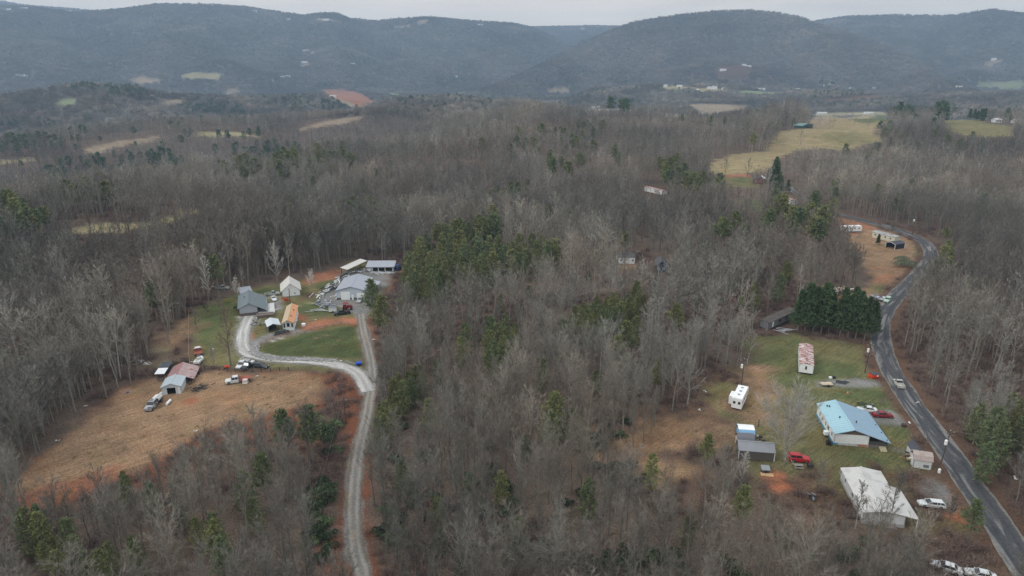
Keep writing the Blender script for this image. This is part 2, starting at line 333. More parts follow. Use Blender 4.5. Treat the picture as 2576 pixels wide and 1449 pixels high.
zone(ZR, [(960, 540), (1200, 510), (1700, 530), (1720, 640), (1560, 650), (1250, 640), (1000, 600)], 'grass', 4)
zone(ZR, [(1500, 350), (1700, 350), (1800, 420), (1800, 480), (1560, 500)], 'grass', 4)
zone(ZR, [(380, 220), (560, 260), (560, 310), (430, 320)], 'grass', 3)
zone(ZR, [(300, 60), (720, 120), (700, 280), (560, 240), (330, 190)], 'tan', 6)
zone(ZR, [(0, 250), (150, 230), (460, 300), (460, 420), (200, 470), (160, 560), (100, 900), (-120, 700), (-120, 330)], 'brush', 4)
zone(ZR, [(0, 300), (130, 260), (140, 400), (60, 480), (-60, 420)], 'tan', 4, False)
zone(ZR, [(100, 330), (460, 330), (450, 430), (300, 420), (180, 500)], 'tan', 5)
zone(Z7, [(2150, 270), (2574, 240), (2574, 560), (2450, 640), (2100, 600), (2030, 450)], 'tan', 7, False)
zone(Z7, [(2060, 560), (2500, 600), (2500, 760), (2150, 700)], 'tan', 8, False)
zone(Z7, [(2400, 40), (2574, 0), (2574, 250), (2350, 260), (2200, 240)], 'brush', 8, False)
zone(ZR, [(100, 0), (600, -80), (720, 60), (560, 60), (300, 40), (120, 80)], 'brush', 4)
zone(ZR, [(500, -70), (700, -80), (720, 60), (560, 70)], 'tan', 4)
zone(ZR, [(620, 620), (1240, 620), (1250, 800), (1330, 1000), (1100, 1050), (700, 1000), (560, 760)], 'brush', 6)
zone(ZR, [(640, 690), (740, 665), (850, 690), (850, 740), (760, 745), (660, 730)], 'orange', 1.5); zone(ZR, [(730, 780), (810, 770), (850, 800), (760, 830)], 'orange', 1.5)
zone(ZR, [(1560, 680), (1900, 690), (2080, 760), (2230, 940), (2160, 1100), (1900, 1050), (1700, 960), (1600, 760)], 'brush', 5)
zone(ZR, [(1840, 800), (2060, 770), (2150, 850), (2110, 930), (2000, 950), (1850, 850)], 'gravel', 3); zone(ZR, [(2050, 880), (2120, 900), (2130, 960), (2080, 940)], 'orange', 1.2)
zone(ZR, [(2000, 1000), (2160, 980), (2180, 1030), (2080, 1040)], 'orange', 2)
zone(ZR, [(1040, 20), (1240, 5), (1520, 10), (1530, 45), (1300, 60), (1180, 50), (1060, 60)], 'gravel', 1)
zone(ZR, [(1460, 280), (1600, 240), (1690, 260), (1740, 300), (1690, 335), (1450, 320)], 'gravel', 1.5); zone(ZR, [(1610, 510), (1880, 520), (1880, 560), (1640, 545)], 'gravel', 2)
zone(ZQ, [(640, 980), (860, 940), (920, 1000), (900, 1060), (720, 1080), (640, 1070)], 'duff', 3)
# field inside the bend
zone(ZQ, [(1195, 215), (1260, 210), (1440, 275), (1700, 370), (1840, 480), (1840, 560), (1780, 640), (1670, 765), (1560, 800), (1420, 790), (1400, 740), (1450, 680), (1400, 560), (1380, 480), (1240, 330), (1195, 260)], 'tan', 2.5)
zone(ZQ, [(1200, 215), (1420, 275), (1440, 300), (1300, 330), (1200, 270)], 'clay', 5); zone(ZQ, [(1450, 640), (1620, 600), (1700, 600), (1560, 700), (1450, 700)], 'clay', 7)
zone(ZQ, [(1440, 720), (1560, 710), (1620, 760), (1500, 790)], 'olive', 3); zone(ZQ, [(1790, 440), (1850, 470), (1845, 560), (1800, 600)], 'grass', 2)
zone(ZQ, [(1100, 790), (1290, 740), (1440, 790), (1640, 780), (1560, 880), (1450, 880), (1130, 900)], 'clay', 2); zone(ZQ, [(1440, 790), (1660, 770), (1600, 900), (1500, 850)], 'gravel', 1.5)
zone(ZQ, [(850, 640), (1000, 680), (1180, 730), (1170, 750), (950, 700), (850, 670)], 'tan', 1.5, False)
zone(ZH, [(1650, 600), (2100, 830), (2200, 900), (1900, 900), (1700, 800), (1640, 720)], 'brush', 3)
# meadow on the hill
zone(Z3, [(230, 1230), (310, 1180), (410, 1140), (540, 1125), (690, 1110), (700, 1060), (770, 970), (900, 950), (1000, 940), (1030, 870), (1120, 850), (1250, 870), (1480, 840), (1580, 850), (1570, 900), (1470, 950), (1540, 1040), (1400, 1070), (1240, 1110), (1100, 1090), (900, 1110), (760, 1170), (700, 1250), (430, 1290), (270, 1280)], 'meadow', 4)
zone(Z3, [(1280, 880), (1480, 845), (1575, 850), (1560, 895), (1400, 910)], 'grass', 8); zone(Z3, [(1050, 1000), (1300, 960), (1450, 1000), (1480, 1050), (1200, 1080)], 'meadow2', 20)
zone(Z3, [(1000, 870), (1030, 850), (1110, 855), (1110, 930), (1020, 935)], 'far', 5)
zone(Z3, [(1990, 890), (2150, 880), (2300, 910), (2480, 930), (2500, 1000), (2300, 1010), (2100, 990), (2000, 950)], 'meadow2', 5)
zone(ZH, [(0, 320), (400, 300), (720, 310), (700, 370), (360, 380), (0, 380)], 'clay', 3)
zone(ZH, [(0, 380), (360, 385), (700, 390), (720, 560), (1080, 540), (1200, 430), (1280, 470), (1000, 640), (800, 660), (60, 640)], 'olive', 4); zone(ZH, [(380, 400), (560, 440), (560, 500), (420, 520)], 'grass', 4)
zone(ZH, [(390, 930), (640, 960), (880, 980), (880, 1280), (700, 1250), (400, 1080)], 'grass', 5)
zone(ZH, [(0, 820), (120, 880), (120, 960), (0, 950)], 'tan', 4)
zone(ZM, [(1240, 100), (1500, 90), (1500, 330), (1280, 380), (1240, 250)], 'brush', 3); zone(ZM, [(880, 400), (1240, 400), (1200, 520), (880, 520)], 'tan', 3)
zone(Z5, [(2180, 0), (2250, 60), (2420, 60), (2400, 0)], 'brush', 4)
# left: field ribbon behind the trees, further fields
zone(Z4, [(450, 310), (640, 285), (960, 265), (1180, 235), (1340, 185), (1480, 160), (1470, 195), (1330, 235), (1150, 280), (800, 330), (500, 360)], 'pale', 3)
zone(Z1, [(600, 1110), (700, 1080), (860, 1040), (1080, 1010), (1200, 1000), (1080, 1040), (860, 1080), (700, 1130)], 'far', 6)
zone(Z1, [(1460, 975), (1700, 970), (1900, 990), (1900, 1010), (1700, 1000), (1460, 998)], 'pale', 6); zone(Z1, [(0, 1190), (250, 1165), (250, 1180), (0, 1205)], 'pale', 5)
zone(Z1, [(2200, 945), (2350, 905), (2574, 860), (2574, 900), (2350, 935), (2210, 965)], 'far', 6); zone(Z2, [(0, 880), (200, 850), (200, 865), (0, 920)], 'far', 6)
zone(Z1, [(390, 750), (450, 728), (540, 722), (600, 745), (540, 765), (420, 768)], 'fargreen', 6)
zone(Z1, [(945, 590), (960, 570), (1050, 565), (1240, 595), (1150, 605), (1010, 620)], 'far', 8); zone(Z1, [(1310, 565), (1380, 540), (1480, 534), (1630, 545), (1610, 580), (1400, 580)], 'pale', 8)
zone(Z1, [(1120, 775), (1260, 735), (1380, 735), (1380, 750), (1200, 775)], 'far', 8); zone(Z1, [(1660, 660), (1740, 650), (1750, 680), (1670, 700)], 'far', 8)
zone(Z2, [(-120, 665), (20, 662), (120, 672), (220, 710), (290, 765), (180, 795), (60, 760), (-60, 720)], 'clay', 8); zone(Z2, [(0, 725), (80, 745), (180, 790), (120, 790), (0, 750)], 'far', 5); zone(Z2, [(350, 675), (480, 700), (440, 712), (380, 700)], 'fargreen', 6)
zone(Z2, [(1540, 660), (1600, 643), (1700, 650), (1710, 685), (1560, 680)], 'far', 8); zone(Z2, [(860, 680), (950, 675), (940, 695), (860, 695)], 'fargreen', 8)
zone(Z2, [(580, 160), (660, 145), (665, 170), (600, 185)], 'far', 20); zone(Z2, [(420, 195), (520, 185), (530, 198), (430, 205)], 'far', 20); zone(Z1, [(2310, 140), (2400, 135), (2470, 150), (2380, 160)], 'far', 20)
zone(Z2, [(1820, 805), (1930, 800), (2200, 800), (2180, 815), (1840, 820)], 'far', 6); zone(ZF, [(1460, 375), (1900, 372), (2576, 395), (2450, 470), (1900, 560), (1700, 540), (1620, 460)], 'far', 6)
zone(ZF, [(780, 508), (1500, 560), (1580, 580), (1400, 600), (1000, 550), (780, 530)], 'pale', 6); zone(ZF, [(1000, 120), (1200, 68), (1500, 75), (1600, 110), (1300, 130)], 'pale', 12)
zone(Z3, [(470, 672), (800, 668), (820, 688), (500, 692)], 'fargreen', 12); zone(Z3, [(120, 655), (330, 650), (380, 668), (200, 675)], 'pale', 12)
zone(Z3, [(2230, 620), (2400, 600), (2574, 597), (2574, 655), (2400, 650), (2240, 640)], 'fargreen', 15)
zone(Z3, [(1000, 745), (1440, 700), (1640, 692), (1900, 715), (1920, 725), (1700, 708), (1440, 725), (1050, 752)], 'brush', 8); zone(Z3, [(2280, 470), (2340, 435), (2420, 440), (2400, 460), (2300, 490)], 'far', 15)
zone(Z3, [(320, 480), (580, 480), (590, 510), (540, 580), (330, 590), (300, 540)], 'duff', 20); zone(Z1, [(2180, 485), (2280, 450), (2280, 480), (2200, 490)], 'far', 8)
zone(Z3, [(1040, 830), (1540, 820), (1560, 845), (1480, 845), (1030, 855)], 'pale', 5)
for z in ZN: pass
GZ = [(np.array([G(p)[:2] for p in z[0]]), z[1], z[2]) for z in ZN]
CLEARPX = [np.array(z[0]) for z in ZN if z[3]]
def zcolor(X, Y):
    """ground colour and how much open field there is"""
    n = X.size; c = np.tile(np.array(C_['litter']), (n, 1)); op = np.zeros(n)
    r = np.hypot(X, Y)
    m = fbm(X/45+5, Y/45, 3, 71)[:, None]
    c = c*(1-.5*sstep(.45, .65, m))+np.array(C_['duff'])*.5*sstep(.45, .65, m)
    fr_ = sstep(900, 2600, r)[:, None]; c = c*(1-fr_)+np.array(S(98, 95, 90, .85))*fr_
    wob = (fbm(X/6., Y/6., 3, 91)-.5); wobf = (fbm(X/40., Y/40., 3, 95)-.5)
    for poly, kind, soft in GZ:
        lo, hi = poly.min(0)-soft*3-30, poly.max(0)+soft*3+30
        k = np.where((X > lo[0]) & (X < hi[0]) & (Y > lo[1]) & (Y < hi[1]))[0]
        if not len(k): continue
        d = sdist(X[k], Y[k], poly)+wob[k]*soft*3.2+wobf[k]*np.minimum(soft, 8)*1.5
        wt = sstep(-soft, soft, d)[:, None]
        c[k] = c[k]*(1-wt)+np.array(C_[kind])*wt
        op[k] = np.maximum(op[k], wt[:, 0]) if kind in ('tan', 'meadow', 'meadow2', 'pale', 'far', 'fargreen', 'olive', 'grass', 'lawn', 'clay') else op[k]*(1-wt[:, 0])
    for line, wd, kd in ((ROAD, 5.5, 'brush'), (TRACK, 1.7, 'gravel'), (LANE, 2.6, 'gravel'), (SPUR, 2.2, 'gravel')):
        k = np.where(r < 700)[0]; d = linedist(X[k], Y[k], line)
        wt = (1-sstep(wd*.8, wd*1.25, d+wob[k]*1.5))[:, None]; c[k] = c[k]*(1-wt)+np.array(C_[kd])*wt
    return c, op
def ground_material():
    m = bpy.data.materials.new('ground'); m.use_nodes = True; nt = m.node_tree; b = nt.nodes['Principled BSDF']; b.inputs['Roughness'].default_value = .95; b.inputs['Specular IOR Level'].default_value = .1
    L = nt.links.new
    at = nt.nodes.new('ShaderNodeAttribute'); at.attribute_name = 'Col'
    ao = nt.nodes.new('ShaderNodeAttribute'); ao.attribute_name = 'Open'
    tc = nt.nodes.new('ShaderNodeTexCoord')
    out = at.outputs['Color']
    def noise(sc, det=4, st=None, rot=0, dist=0):
        mp = nt.nodes.new('ShaderNodeMapping'); L(tc.outputs['Object'], mp.inputs[0])
        if st: mp.vector_type = 'TEXTURE'; mp.inputs['Scale'].default_value = st; mp.inputs['Rotation'].default_value = (0, 0, rot)
        n = nt.nodes.new('ShaderNodeTexNoise'); n.inputs['Scale'].default_value = sc; n.inputs['Detail'].default_value = det; n.inputs['Distortion'].default_value = dist; L(mp.outputs[0], n.inputs['Vector']); return n
    def rng(n, lo, hi, a=.3, z=.7):
        r = nt.nodes.new('ShaderNodeMapRange'); r.inputs[1].default_value = a; r.inputs[2].default_value = z; r.inputs[3].default_value = lo; r.inputs[4].default_value = hi; L(n.outputs[0], r.inputs[0]); return r.outputs[0]
    def scale(o, f):
        v = nt.nodes.new('ShaderNodeVectorMath'); v.operation = 'SCALE'; L(o, v.inputs[0]); L(f, v.inputs['Scale']); return v.outputs[0]
    fine = noise(2.6, 8); out = scale(out, rng(fine, .62, 1.38))
    out = scale(out, rng(noise(.16, 6), .8, 1.2)); out = scale(out, rng(noise(.013, 4), .82, 1.16))
    # mown streaks and tyre lines on open ground
    sn = noise(1.0, 5, (14, 1.3, 1), R_(42), 2.2); sf = rng(sn, .82, 1.2, .35, .65)
    mm = nt.nodes.new('ShaderNodeMix'); mm.data_type = 'FLOAT'; L(ao.outputs['Fac'], mm.inputs[0]); mm.inputs[2].default_value = 1; L(sf, mm.inputs[3]); out = scale(out, mm.outputs[0])
    # patches of weed / dead grass
    mx = nt.nodes.new('ShaderNodeMix'); mx.data_type = 'RGBA'; L(rng(noise(.09, 6, None), 0, .55, .5, .68), mx.inputs[0]); L(out, mx.inputs[6])
    v = nt.nodes.new('ShaderNodeVectorMath'); v.operation = 'MULTIPLY'; L(out, v.inputs[0]); v.inputs[1].default_value = (1.1, .93, .8); L(v.outputs[0], mx.inputs[7]); out = mx.outputs[2]
    mx = nt.nodes.new('ShaderNodeMix'); mx.data_type = 'RGBA'; L(rng(noise(.22, 6, (1, 1.3, 1), .4), 0, .6, .52, .66), mx.inputs[0]); L(out, mx.inputs[6])
    v = nt.nodes.new('ShaderNodeVectorMath'); v.operation = 'MULTIPLY'; L(out, v.inputs[0]); v.inputs[1].default_value = (.86, .97, .86); L(v.outputs[0], mx.inputs[7]); out = mx.outputs[2]
    L(out, b.inputs['Base Color'])
    bp = nt.nodes.new('ShaderNodeBump'); bp.inputs['Strength'].default_value = .6; bp.inputs['Distance'].default_value = .25; L(fine.outputs[0], bp.inputs['Height']); L(bp.outputs[0], b.inputs['Normal'])
    return m
GM = ground_material()
def terrain(name, r0, r1, nr, na, a=R_(66)):
    rs = np.geomspace(r0, r1, nr); as_ = np.linspace(-a, a, na)
    A, Rr = np.meshgrid(as_, rs); X = (Rr*np.sin(A)).ravel(); Y = (Rr*np.cos(A)).ravel(); Z = H(X, Y)
    me = bpy.data.meshes.new(name); n = nr*na
    me.vertices.add(n); me.vertices.foreach_set('co', np.stack([X, Y, Z], 1).ravel())
    i = (np.arange(nr-1)[:, None]*na+np.arange(na-1)).ravel()
    q = np.stack([i, i+1, i+1+na, i+na], 1)[:, ::-1]
    me.loops.add(q.size); me.loops.foreach_set('vertex_index', q.ravel()); me.polygons.add(len(q))
    me.polygons.foreach_set('loop_start', np.arange(0, q.size, 4)); me.polygons.foreach_set('loop_total', np.full(len(q), 4)); me.polygons.foreach_set('use_smooth', np.ones(len(q), bool))
    me.update(calc_edges=True)
    c, op = zcolor(X, Y)
    ca = me.color_attributes.new('Col', 'FLOAT_COLOR', 'POINT'); ca.data.foreach_set('color', np.concatenate([c, np.ones((n, 1))], 1).ravel())
    oa = me.attributes.new('Open', 'FLOAT', 'POINT'); oa.data.foreach_set('value', op)
    me.materials.append(GM); o = bpy.data.objects.new(name, me); COL.objects.link(o); o['kind'] = 'structure'; return o
terrain('ground', 30, 700, 430, 620); terrain('valley', 700, 2450, 190, 420); terrain('hills', 2450, 9000, 170, 560)
# ---------------------------------------------------------------- road surfaces, laid as sheets following the ground
def strip(name, line, w, lift, m, wob=.15, cols=5, seed=1):
    line = smoothline(line, 3); rng = np.random.RandomState(seed); n = len(line)
    T = np.gradient(line[:, :2], axis=0); T /= np.linalg.norm(T, axis=1)[:, None]; Nn = np.stack([T[:, 1], -T[:, 0]], 1)
    wl = w/2+np.convolve(rng.randn(n+4), np.ones(5)/5, 'valid')[:n]*wob*2; wr = w/2+np.convolve(rng.randn(n+4), np.ones(5)/5, 'valid')[:n]*wob*2
    vs = []; uv = []; dist = np.concatenate([[0], np.cumsum(np.linalg.norm(np.diff(line[:, :2], axis=0), axis=1))])
    for i in range(n):
        for k in range(cols):
            t = k/(cols-1); off = -wl[i]*(1-t)+wr[i]*t; p = line[i, :2]+Nn[i]*off
            vs.append((p[0], p[1], 0)); uv.append((off, dist[i]))
    V = np.array(vs); V[:, 2] = H(V[:, 0], V[:, 1])+lift
    q = [(i*cols+k, i*cols+k+1, (i+1)*cols+k+1, (i+1)*cols+k) for i in range(n-1) for k in range(cols-1)]
    me = bpy.data.meshes.new(name); me.from_pydata([tuple(v) for v in V], [], q); me.materials.append(m)
    a = me.attributes.new('road', 'FLOAT_VECTOR', 'POINT'); a.data.foreach_set('vector', np.array([(u, v, 0) for u, v in uv]).ravel())
    for p in me.polygons: p.use_smooth = True
    o = bpy.data.objects.new(name, me); COL.objects.link(o); o['kind'] = 'structure'; return o
def road_material(name, base, patch, edge, half, lanes=None, lanecol=None, rough=.9):
    m = bpy.data.materials.new(name); m.use_nodes = True; nt = m.node_tree; b = nt.nodes['Principled BSDF']; b.inputs['Roughness'].default_value = rough; b.inputs['Specular IOR Level'].default_value = .25; L = nt.links.new
    at = nt.nodes.new('ShaderNodeAttribute'); at.attribute_name = 'road'; sp = nt.nodes.new('ShaderNodeSeparateXYZ'); L(at.outputs['Vector'], sp.inputs[0])
    def noise(sc, st, det=6, dist=0):
        mp = nt.nodes.new('ShaderNodeMapping'); mp.inputs['Scale'].default_value = st; L(at.outputs['Vector'], mp.inputs[0]); n = nt.nodes.new('ShaderNodeTexNoise'); n.inputs['Scale'].default_value = sc; n.inputs['Detail'].default_value = det; n.inputs['Distortion'].default_value = dist; L(mp.outputs[0], n.inputs['Vector']); return n.outputs[0]
    def rng(o, a, z, lo=0, hi=1):
        r = nt.nodes.new('ShaderNodeMapRange'); r.inputs[1].default_value = a; r.inputs[2].default_value = z; r.inputs[3].default_value = lo; r.inputs[4].default_value = hi; L(o, r.inputs[0]); return r.outputs[0]
    def mix(f, a, c):
        x = nt.nodes.new('ShaderNodeMix'); x.data_type = 'RGBA'; L(f, x.inputs[0])
        if isinstance(a, tuple): x.inputs[6].default_value = (*a, 1)
        else: L(a, x.inputs[6])
        if isinstance(c, tuple): x.inputs[7].default_value = (*c, 1)
        else: L(c, x.inputs[7])
        return x.outputs[2]
    def math_(op, a, c):
        x = nt.nodes.new('ShaderNodeMath'); x.operation = op
        for i, q in enumerate((a, c)):
            if q is None: continue
            if isinstance(q, (int, float)): x.inputs[i].default_value = q
            else: L(q, x.inputs[i])
        return x.outputs[0]
    out = mix(rng(noise(.5, (1, .12, 1), 6, .8), .52, .60), base, patch)
    ab = math_('ABSOLUTE', sp.outputs[0], None)
    if lanes:
        d = math_('ABSOLUTE', math_('SUBTRACT', ab, lanes), None); f = math_('MULTIPLY', rng(d, .15, .5, 1, 0), rng(noise(.4, (1, .25, 1)), .35, .6, .25, .9)); out = mix(f, out, lanecol)
    ed = math_('ADD', ab, rng(noise(.8, (1, .4, 1)), .2, .8, -.5, .5)); out = mix(rng(ed, half-.55, half-.1, 0, .85), out, edge)
    v = nt.nodes.new('ShaderNodeVectorMath'); v.operation = 'SCALE'; L(out, v.inputs[0]); L(rng(noise(1.6, (1, 1, 1), 8), .3, .7, .78, 1.22), v.inputs['Scale']); L(v.outputs[0], b.inputs['Base Color'])
    return m
strip('road', ROAD, 6.0, .09, road_material('asphalt', S(86, 86, 88, .74), S(136, 134, 131, .80), S(138, 132, 122, .8), 3.0, 1.35, S(70, 70, 73, .75)), .12)
strip('gravel_track', TRACK, 3.0, .08, road_material('track_gravel', S(130, 125, 118, .84), S(150, 136, 118, .84), S(118, 104, 88, .82), 1.5, .7, S(160, 154, 146, .86)), .2, seed=3)
strip('gravel_lane', LANE, 4.3, .09, road_material('lane_gravel', S(172, 168, 162, .86), S(196, 193, 187, .88), S(140, 132, 120, .82), 2.1, .85, S(204, 201, 195, .88)), .35, seed=4)
# ---------------------------------------------------------------- buildings
FOOT = []
def wallslab(m, p0, p1, z0, z1, th, holes=()):
    """upright wall from p0 to p1 (x,y) with thickness th inward and rectangular holes (s0,s1,h0,h1)"""
    p0, p1 = np.array(p0, float), np.array(p1, float); L = np.linalg.norm(p1-p0); d = (p1-p0)/L; n = np.array([-d[1], d[0]])
    xs = sorted({0, L, *[h[0] for h in holes], *[h[1] for h in holes]}); zs = sorted({z0, z1, *[h[2] for h in holes], *[h[3] for h in holes]})
    for a, b in zip(xs[:-1], xs[1:]):
        for c, e in zip(zs[:-1], zs[1:]):
            if any(h[0] <= (a+b)/2 <= h[1] and h[2] <= (c+e)/2 <= h[3] for h in holes): continue
            q = [p0+d*a, p0+d*b, p0+d*b+n*th, p0+d*a+n*th]; m.prism([tuple(v) for v in q], 'z', c, e)
class B_:
    """local frame: X along the near base edge A->B, Y away from the viewer side, Z up"""
    def __init__(s, name, label, cat, A, B, C=None, cref='B', depth=None, group=None, long=False):
        a, b = G(*A), G(*B); d = (b-a)[:2]; s.W = float(np.linalg.norm(d)); s.rz = math.atan2(d[1], d[0])
        if long: q = (G(*C)-a)[:2]; s.rz = math.atan2(-q[0], q[1]); d = s.W*np.array([math.cos(s.rz), math.sin(s.rz)]); b = a+np.array([*d, 0])
        n = np.array([-math.sin(s.rz), math.cos(s.rz)])
        if C is not None: depth = abs(float((G(*C)-(b if cref == 'B' else a))[:2]@n))
        s.D = depth; far = [a[:2]+n*s.D, b[:2]+n*s.D]; zs = [a[2], b[2]]+[float(H(*q)) for q in far]
        s.z0 = min(a[2], b[2]); s.low = min(zs)-s.z0-.5
        s.e = empty(name, (a[0], a[1], s.z0), s.rz, label=label, cat=cat, group=group); s.a = a
        c = a[:2]+d/2+n*s.D/2; FOOT.append((c[0], c[1], max(s.W, s.D)/2+1.5))
        hw = math.hypot(s.W, s.D)/2
    def top(s, y, corner='A'): return hgt(s.a, y)
def part(b, name, m, mats, label=None): return m.build(name, mats, b.e, label=label)
def walls(b, h, m, holes={}, th=.15, sides='frbl', ins=0, name='wall', gable=None, z0=None, label=None):
    """f = near wall, r, b, l; gable: ('y', ridge position 0..1, ridge height) adds gable tops on f and b"""
    W, D = b.W, b.D; q = MB(); z0 = b.low if z0 is None else z0
    P = {'f': ((0, 0), (W, 0)), 'r': ((W, 0), (W, D)), 'b': ((W, D), (0, D)), 'l': ((0, D), (0, 0))}
    for s_ in sides: wallslab(q, *P[s_], z0, h, th, holes.get(s_, ()))
    if gable:
        ax, rp, rh = gable
        if ax == 'y':
            for y0 in (0, D-th):
                if ('f' if y0 == 0 else 'b') in sides: q.prism([(0, h), (W, h), (W*rp, rh)], 'y', y0, y0+th)
        else:
            for x0 in (0, W-th):
                if ('l' if x0 == 0 else 'r') in sides: q.prism([(0, h), (D, h), (D*rp, rh)], 'x', x0, x0+th)
    return part(b, name, q, m, label)
def roof(b, ax, h, rh, rp, m, over=.35, th=.12, ends=.3, ribs=0, right=None, left=None, name='roof', m2=None, label=None):
    """two slopes; right/left = how far (metres past the wall) that slope runs, falling at its own pitch"""
    span, run = (b.W, b.D) if ax == 'y' else (b.D, b.W); rx = span*rp; q = MB()
    sl = (rh-h)/max(rx, .01); sr = (rh-h)/max(span-rx, .01); lo = over if left is None else left; ro = over if right is None else right
    u0, z0 = -lo, h-sl*lo; u1, z1 = span+ro, h-sr*ro
    axn = 'y' if ax == 'y' else 'x'
    q.prism([(u0, z0), (rx, rh), (rx, rh+th), (u0, z0+th)], axn, -ends, run+ends)
    q.mi = 1 if m2 else 0
    q.prism([(rx, rh), (u1, z1), (u1, z1+th), (rx, rh+th)], axn, -ends, run+ends); q.mi = 0
    if ribs:
        n = int((run+2*ends)/ribs)
        for i in range(n+1):
            v = -ends+i*(run+2*ends)/n; v0, v1 = max(v-.03, -ends), min(v+.03, run+ends)
            q.prism([(u0, z0+th), (rx, rh+th), (rx, rh+th+.045), (u0, z0+th+.045)], axn, v0, v1)
            q.mi = 1 if m2 else 0; q.prism([(rx, rh+th), (u1, z1+th), (u1, z1+th+.045), (rx, rh+th+.045)], axn, v0, v1); q.mi = 0
    r = part(b, name, q, [m, m2] if m2 else m, label)
    c = MB(); w = .22
    c.prism([(rx-w, rh-sl*w+th+.05), (rx, rh+th+.05), (rx+w, rh-sr*w+th+.05), (rx+w, rh-sr*w+th+.09), (rx, rh+th+.10), (rx-w, rh-sl*w+th+.09)], axn, -ends-.02, run+ends+.02); c.build('ridge_cap', m, r)
    return r
GLASS = mat('window_glass', (.03, .035, .04), .15, .1, 2, spec=.6); TRIM = mat('white_trim', S(232, 232, 228, .95), .6, .06, 2); WHITEP = mat('white_paint', S(240, 240, 237, .95), .55, .07, 1.2)
DARK = mat('dark_paint', (.03, .03, .032), .6, .2, 2); TYRE = mat('tyre_rubber', (.02, .02, .02), .9, .2, 4); STEEL = mat('wheel_steel', S(150, 150, 150, .8), .4, .1, 3, metal=.4)
def window(b, side, s0, s1, h0, h1, frame=None, name='window', mull=True):
    """framed window standing a little proud of a wall"""
    W, D = b.W, b.D; P = {'f': ((0, 0), (1, 0), (0, -1)), 'r': ((W, 0), (0, 1), (1, 0)), 'l': ((0, 0), (0, 1), (-1, 0)), 'b': ((0, D), (1, 0), (0, 1))}[side]
    o, d, n = (np.array(v, float) for v in P)
    def slab(m, a, c, z0, z1, t0, t1):
        q = [o+d*a+n*t0, o+d*c+n*t0, o+d*c+n*t1, o+d*a+n*t1]; m.prism([tuple(v) for v in q], 'z', z0, z1)
    f = MB(); t = .09
    slab(f, s0, s1, h0, h0+t, .003, .06); slab(f, s0, s1, h1-t, h1, .003, .06); slab(f, s0, s0+t, h0+t, h1-t, .003, .06); slab(f, s1-t, s1, h0+t, h1-t, .003, .06)
    if mull: slab(f, s0+t, s1-t, (h0+h1)/2-.03, (h0+h1)/2+.03, .03, .05)
    fo = part(b, name, f, frame or TRIM); g = MB(); slab(g, s0+t, s1-t, h0+t, h1-t, .004, .025); g.build('pane', GLASS, fo)
def door(b, side, s0, s1, h1, m, name='door', h0=0., knob=True, panes=0):
    W, D = b.W, b.D; P = {'f': ((0, 0), (1, 0), (0, -1)), 'r': ((W, 0), (0, 1), (1, 0)), 'l': ((0, 0), (0, 1), (-1, 0)), 'b': ((0, D), (1, 0), (0, 1))}[side]
    o, d, n = (np.array(v, float) for v in P)
    def slab(mm, a, c, z0, z1, t0, t1): mm.prism([tuple(v) for v in (o+d*a+n*t0, o+d*c+n*t0, o+d*c+n*t1, o+d*a+n*t1)], 'z', z0, z1)
    f = MB(); slab(f, s0, s1, h0, h1, .003, .05)
    if s1-s0 > 2: [slab(f, s0, s1, h0+(h1-h0)*k/5-.02, h0+(h1-h0)*k/5+.02, .05, .07) for k in range(1, 5)]
    fo = part(b, name, f, m)
    if knob and s1-s0 < 2: g = MB(); slab(g, s1-.18, s1-.08, 1.0, 1.1, .051, .1); g.build('handle', DARK, fo)
    if panes: g = MB(); slab(g, s0+.2, s1-.2, h1-.8, h1-.25, .051, .06); g.build('pane', GLASS, fo)
def posts(b, pts, h, m, r=.07, name='post', z0=None):
    for x, y, *hh in pts: q = MB(); q.box(x-r, x+r, y-r, y+r, b.low if z0 is None else z0, hh[0] if hh else h); part(b, name, q, m)
def skirt(b, h, m, out=.05, name='skirting', sides=None):
    q = MB(); W, D = b.W, b.D; wallslab(q, (-out, -out), (W+out, -out), b.low-.3, h, .04); wallslab(q, (W+out, -out), (W+out, D+out), b.low-.3, h, .04); wallslab(q, (W+out, D+out), (-out, D+out), b.low-.3, h, .04); wallslab(q, (-out, D+out), (-out, -out), b.low-.3, h, .04)
    return part(b, name, q, m)
def rx(b, x, y, h, rh, rp, th=.12):     # roof height at x for vents
    r = b.W*rp; return (h+(rh-h)*x/r if x < r else h+(rh-h)*(b.W-x)/(b.W-r))+th
def vent(b, x, y, z, m=DARK, r=.14, h=.35, name='vent'): q = MB(); q.tube((x, y, z-.1), (x, y, z+h), r, r, 7); q.tube((x, y, z+h), (x, y, z+h+.08), r*1.5, r*.5, 7); part(b, name, q, m)
GREYM = mat('grey_metal_wall', S(186, 194, 202, 1.0), .55, .06, .8, stretch=(3, 3, .3)); GREYR = mat('grey_metal_roof', S(172, 175, 182, .9), .5, .05, .5); PALER = mat('cream_roof', S(218, 214, 206, .92), .6, .06, .6)
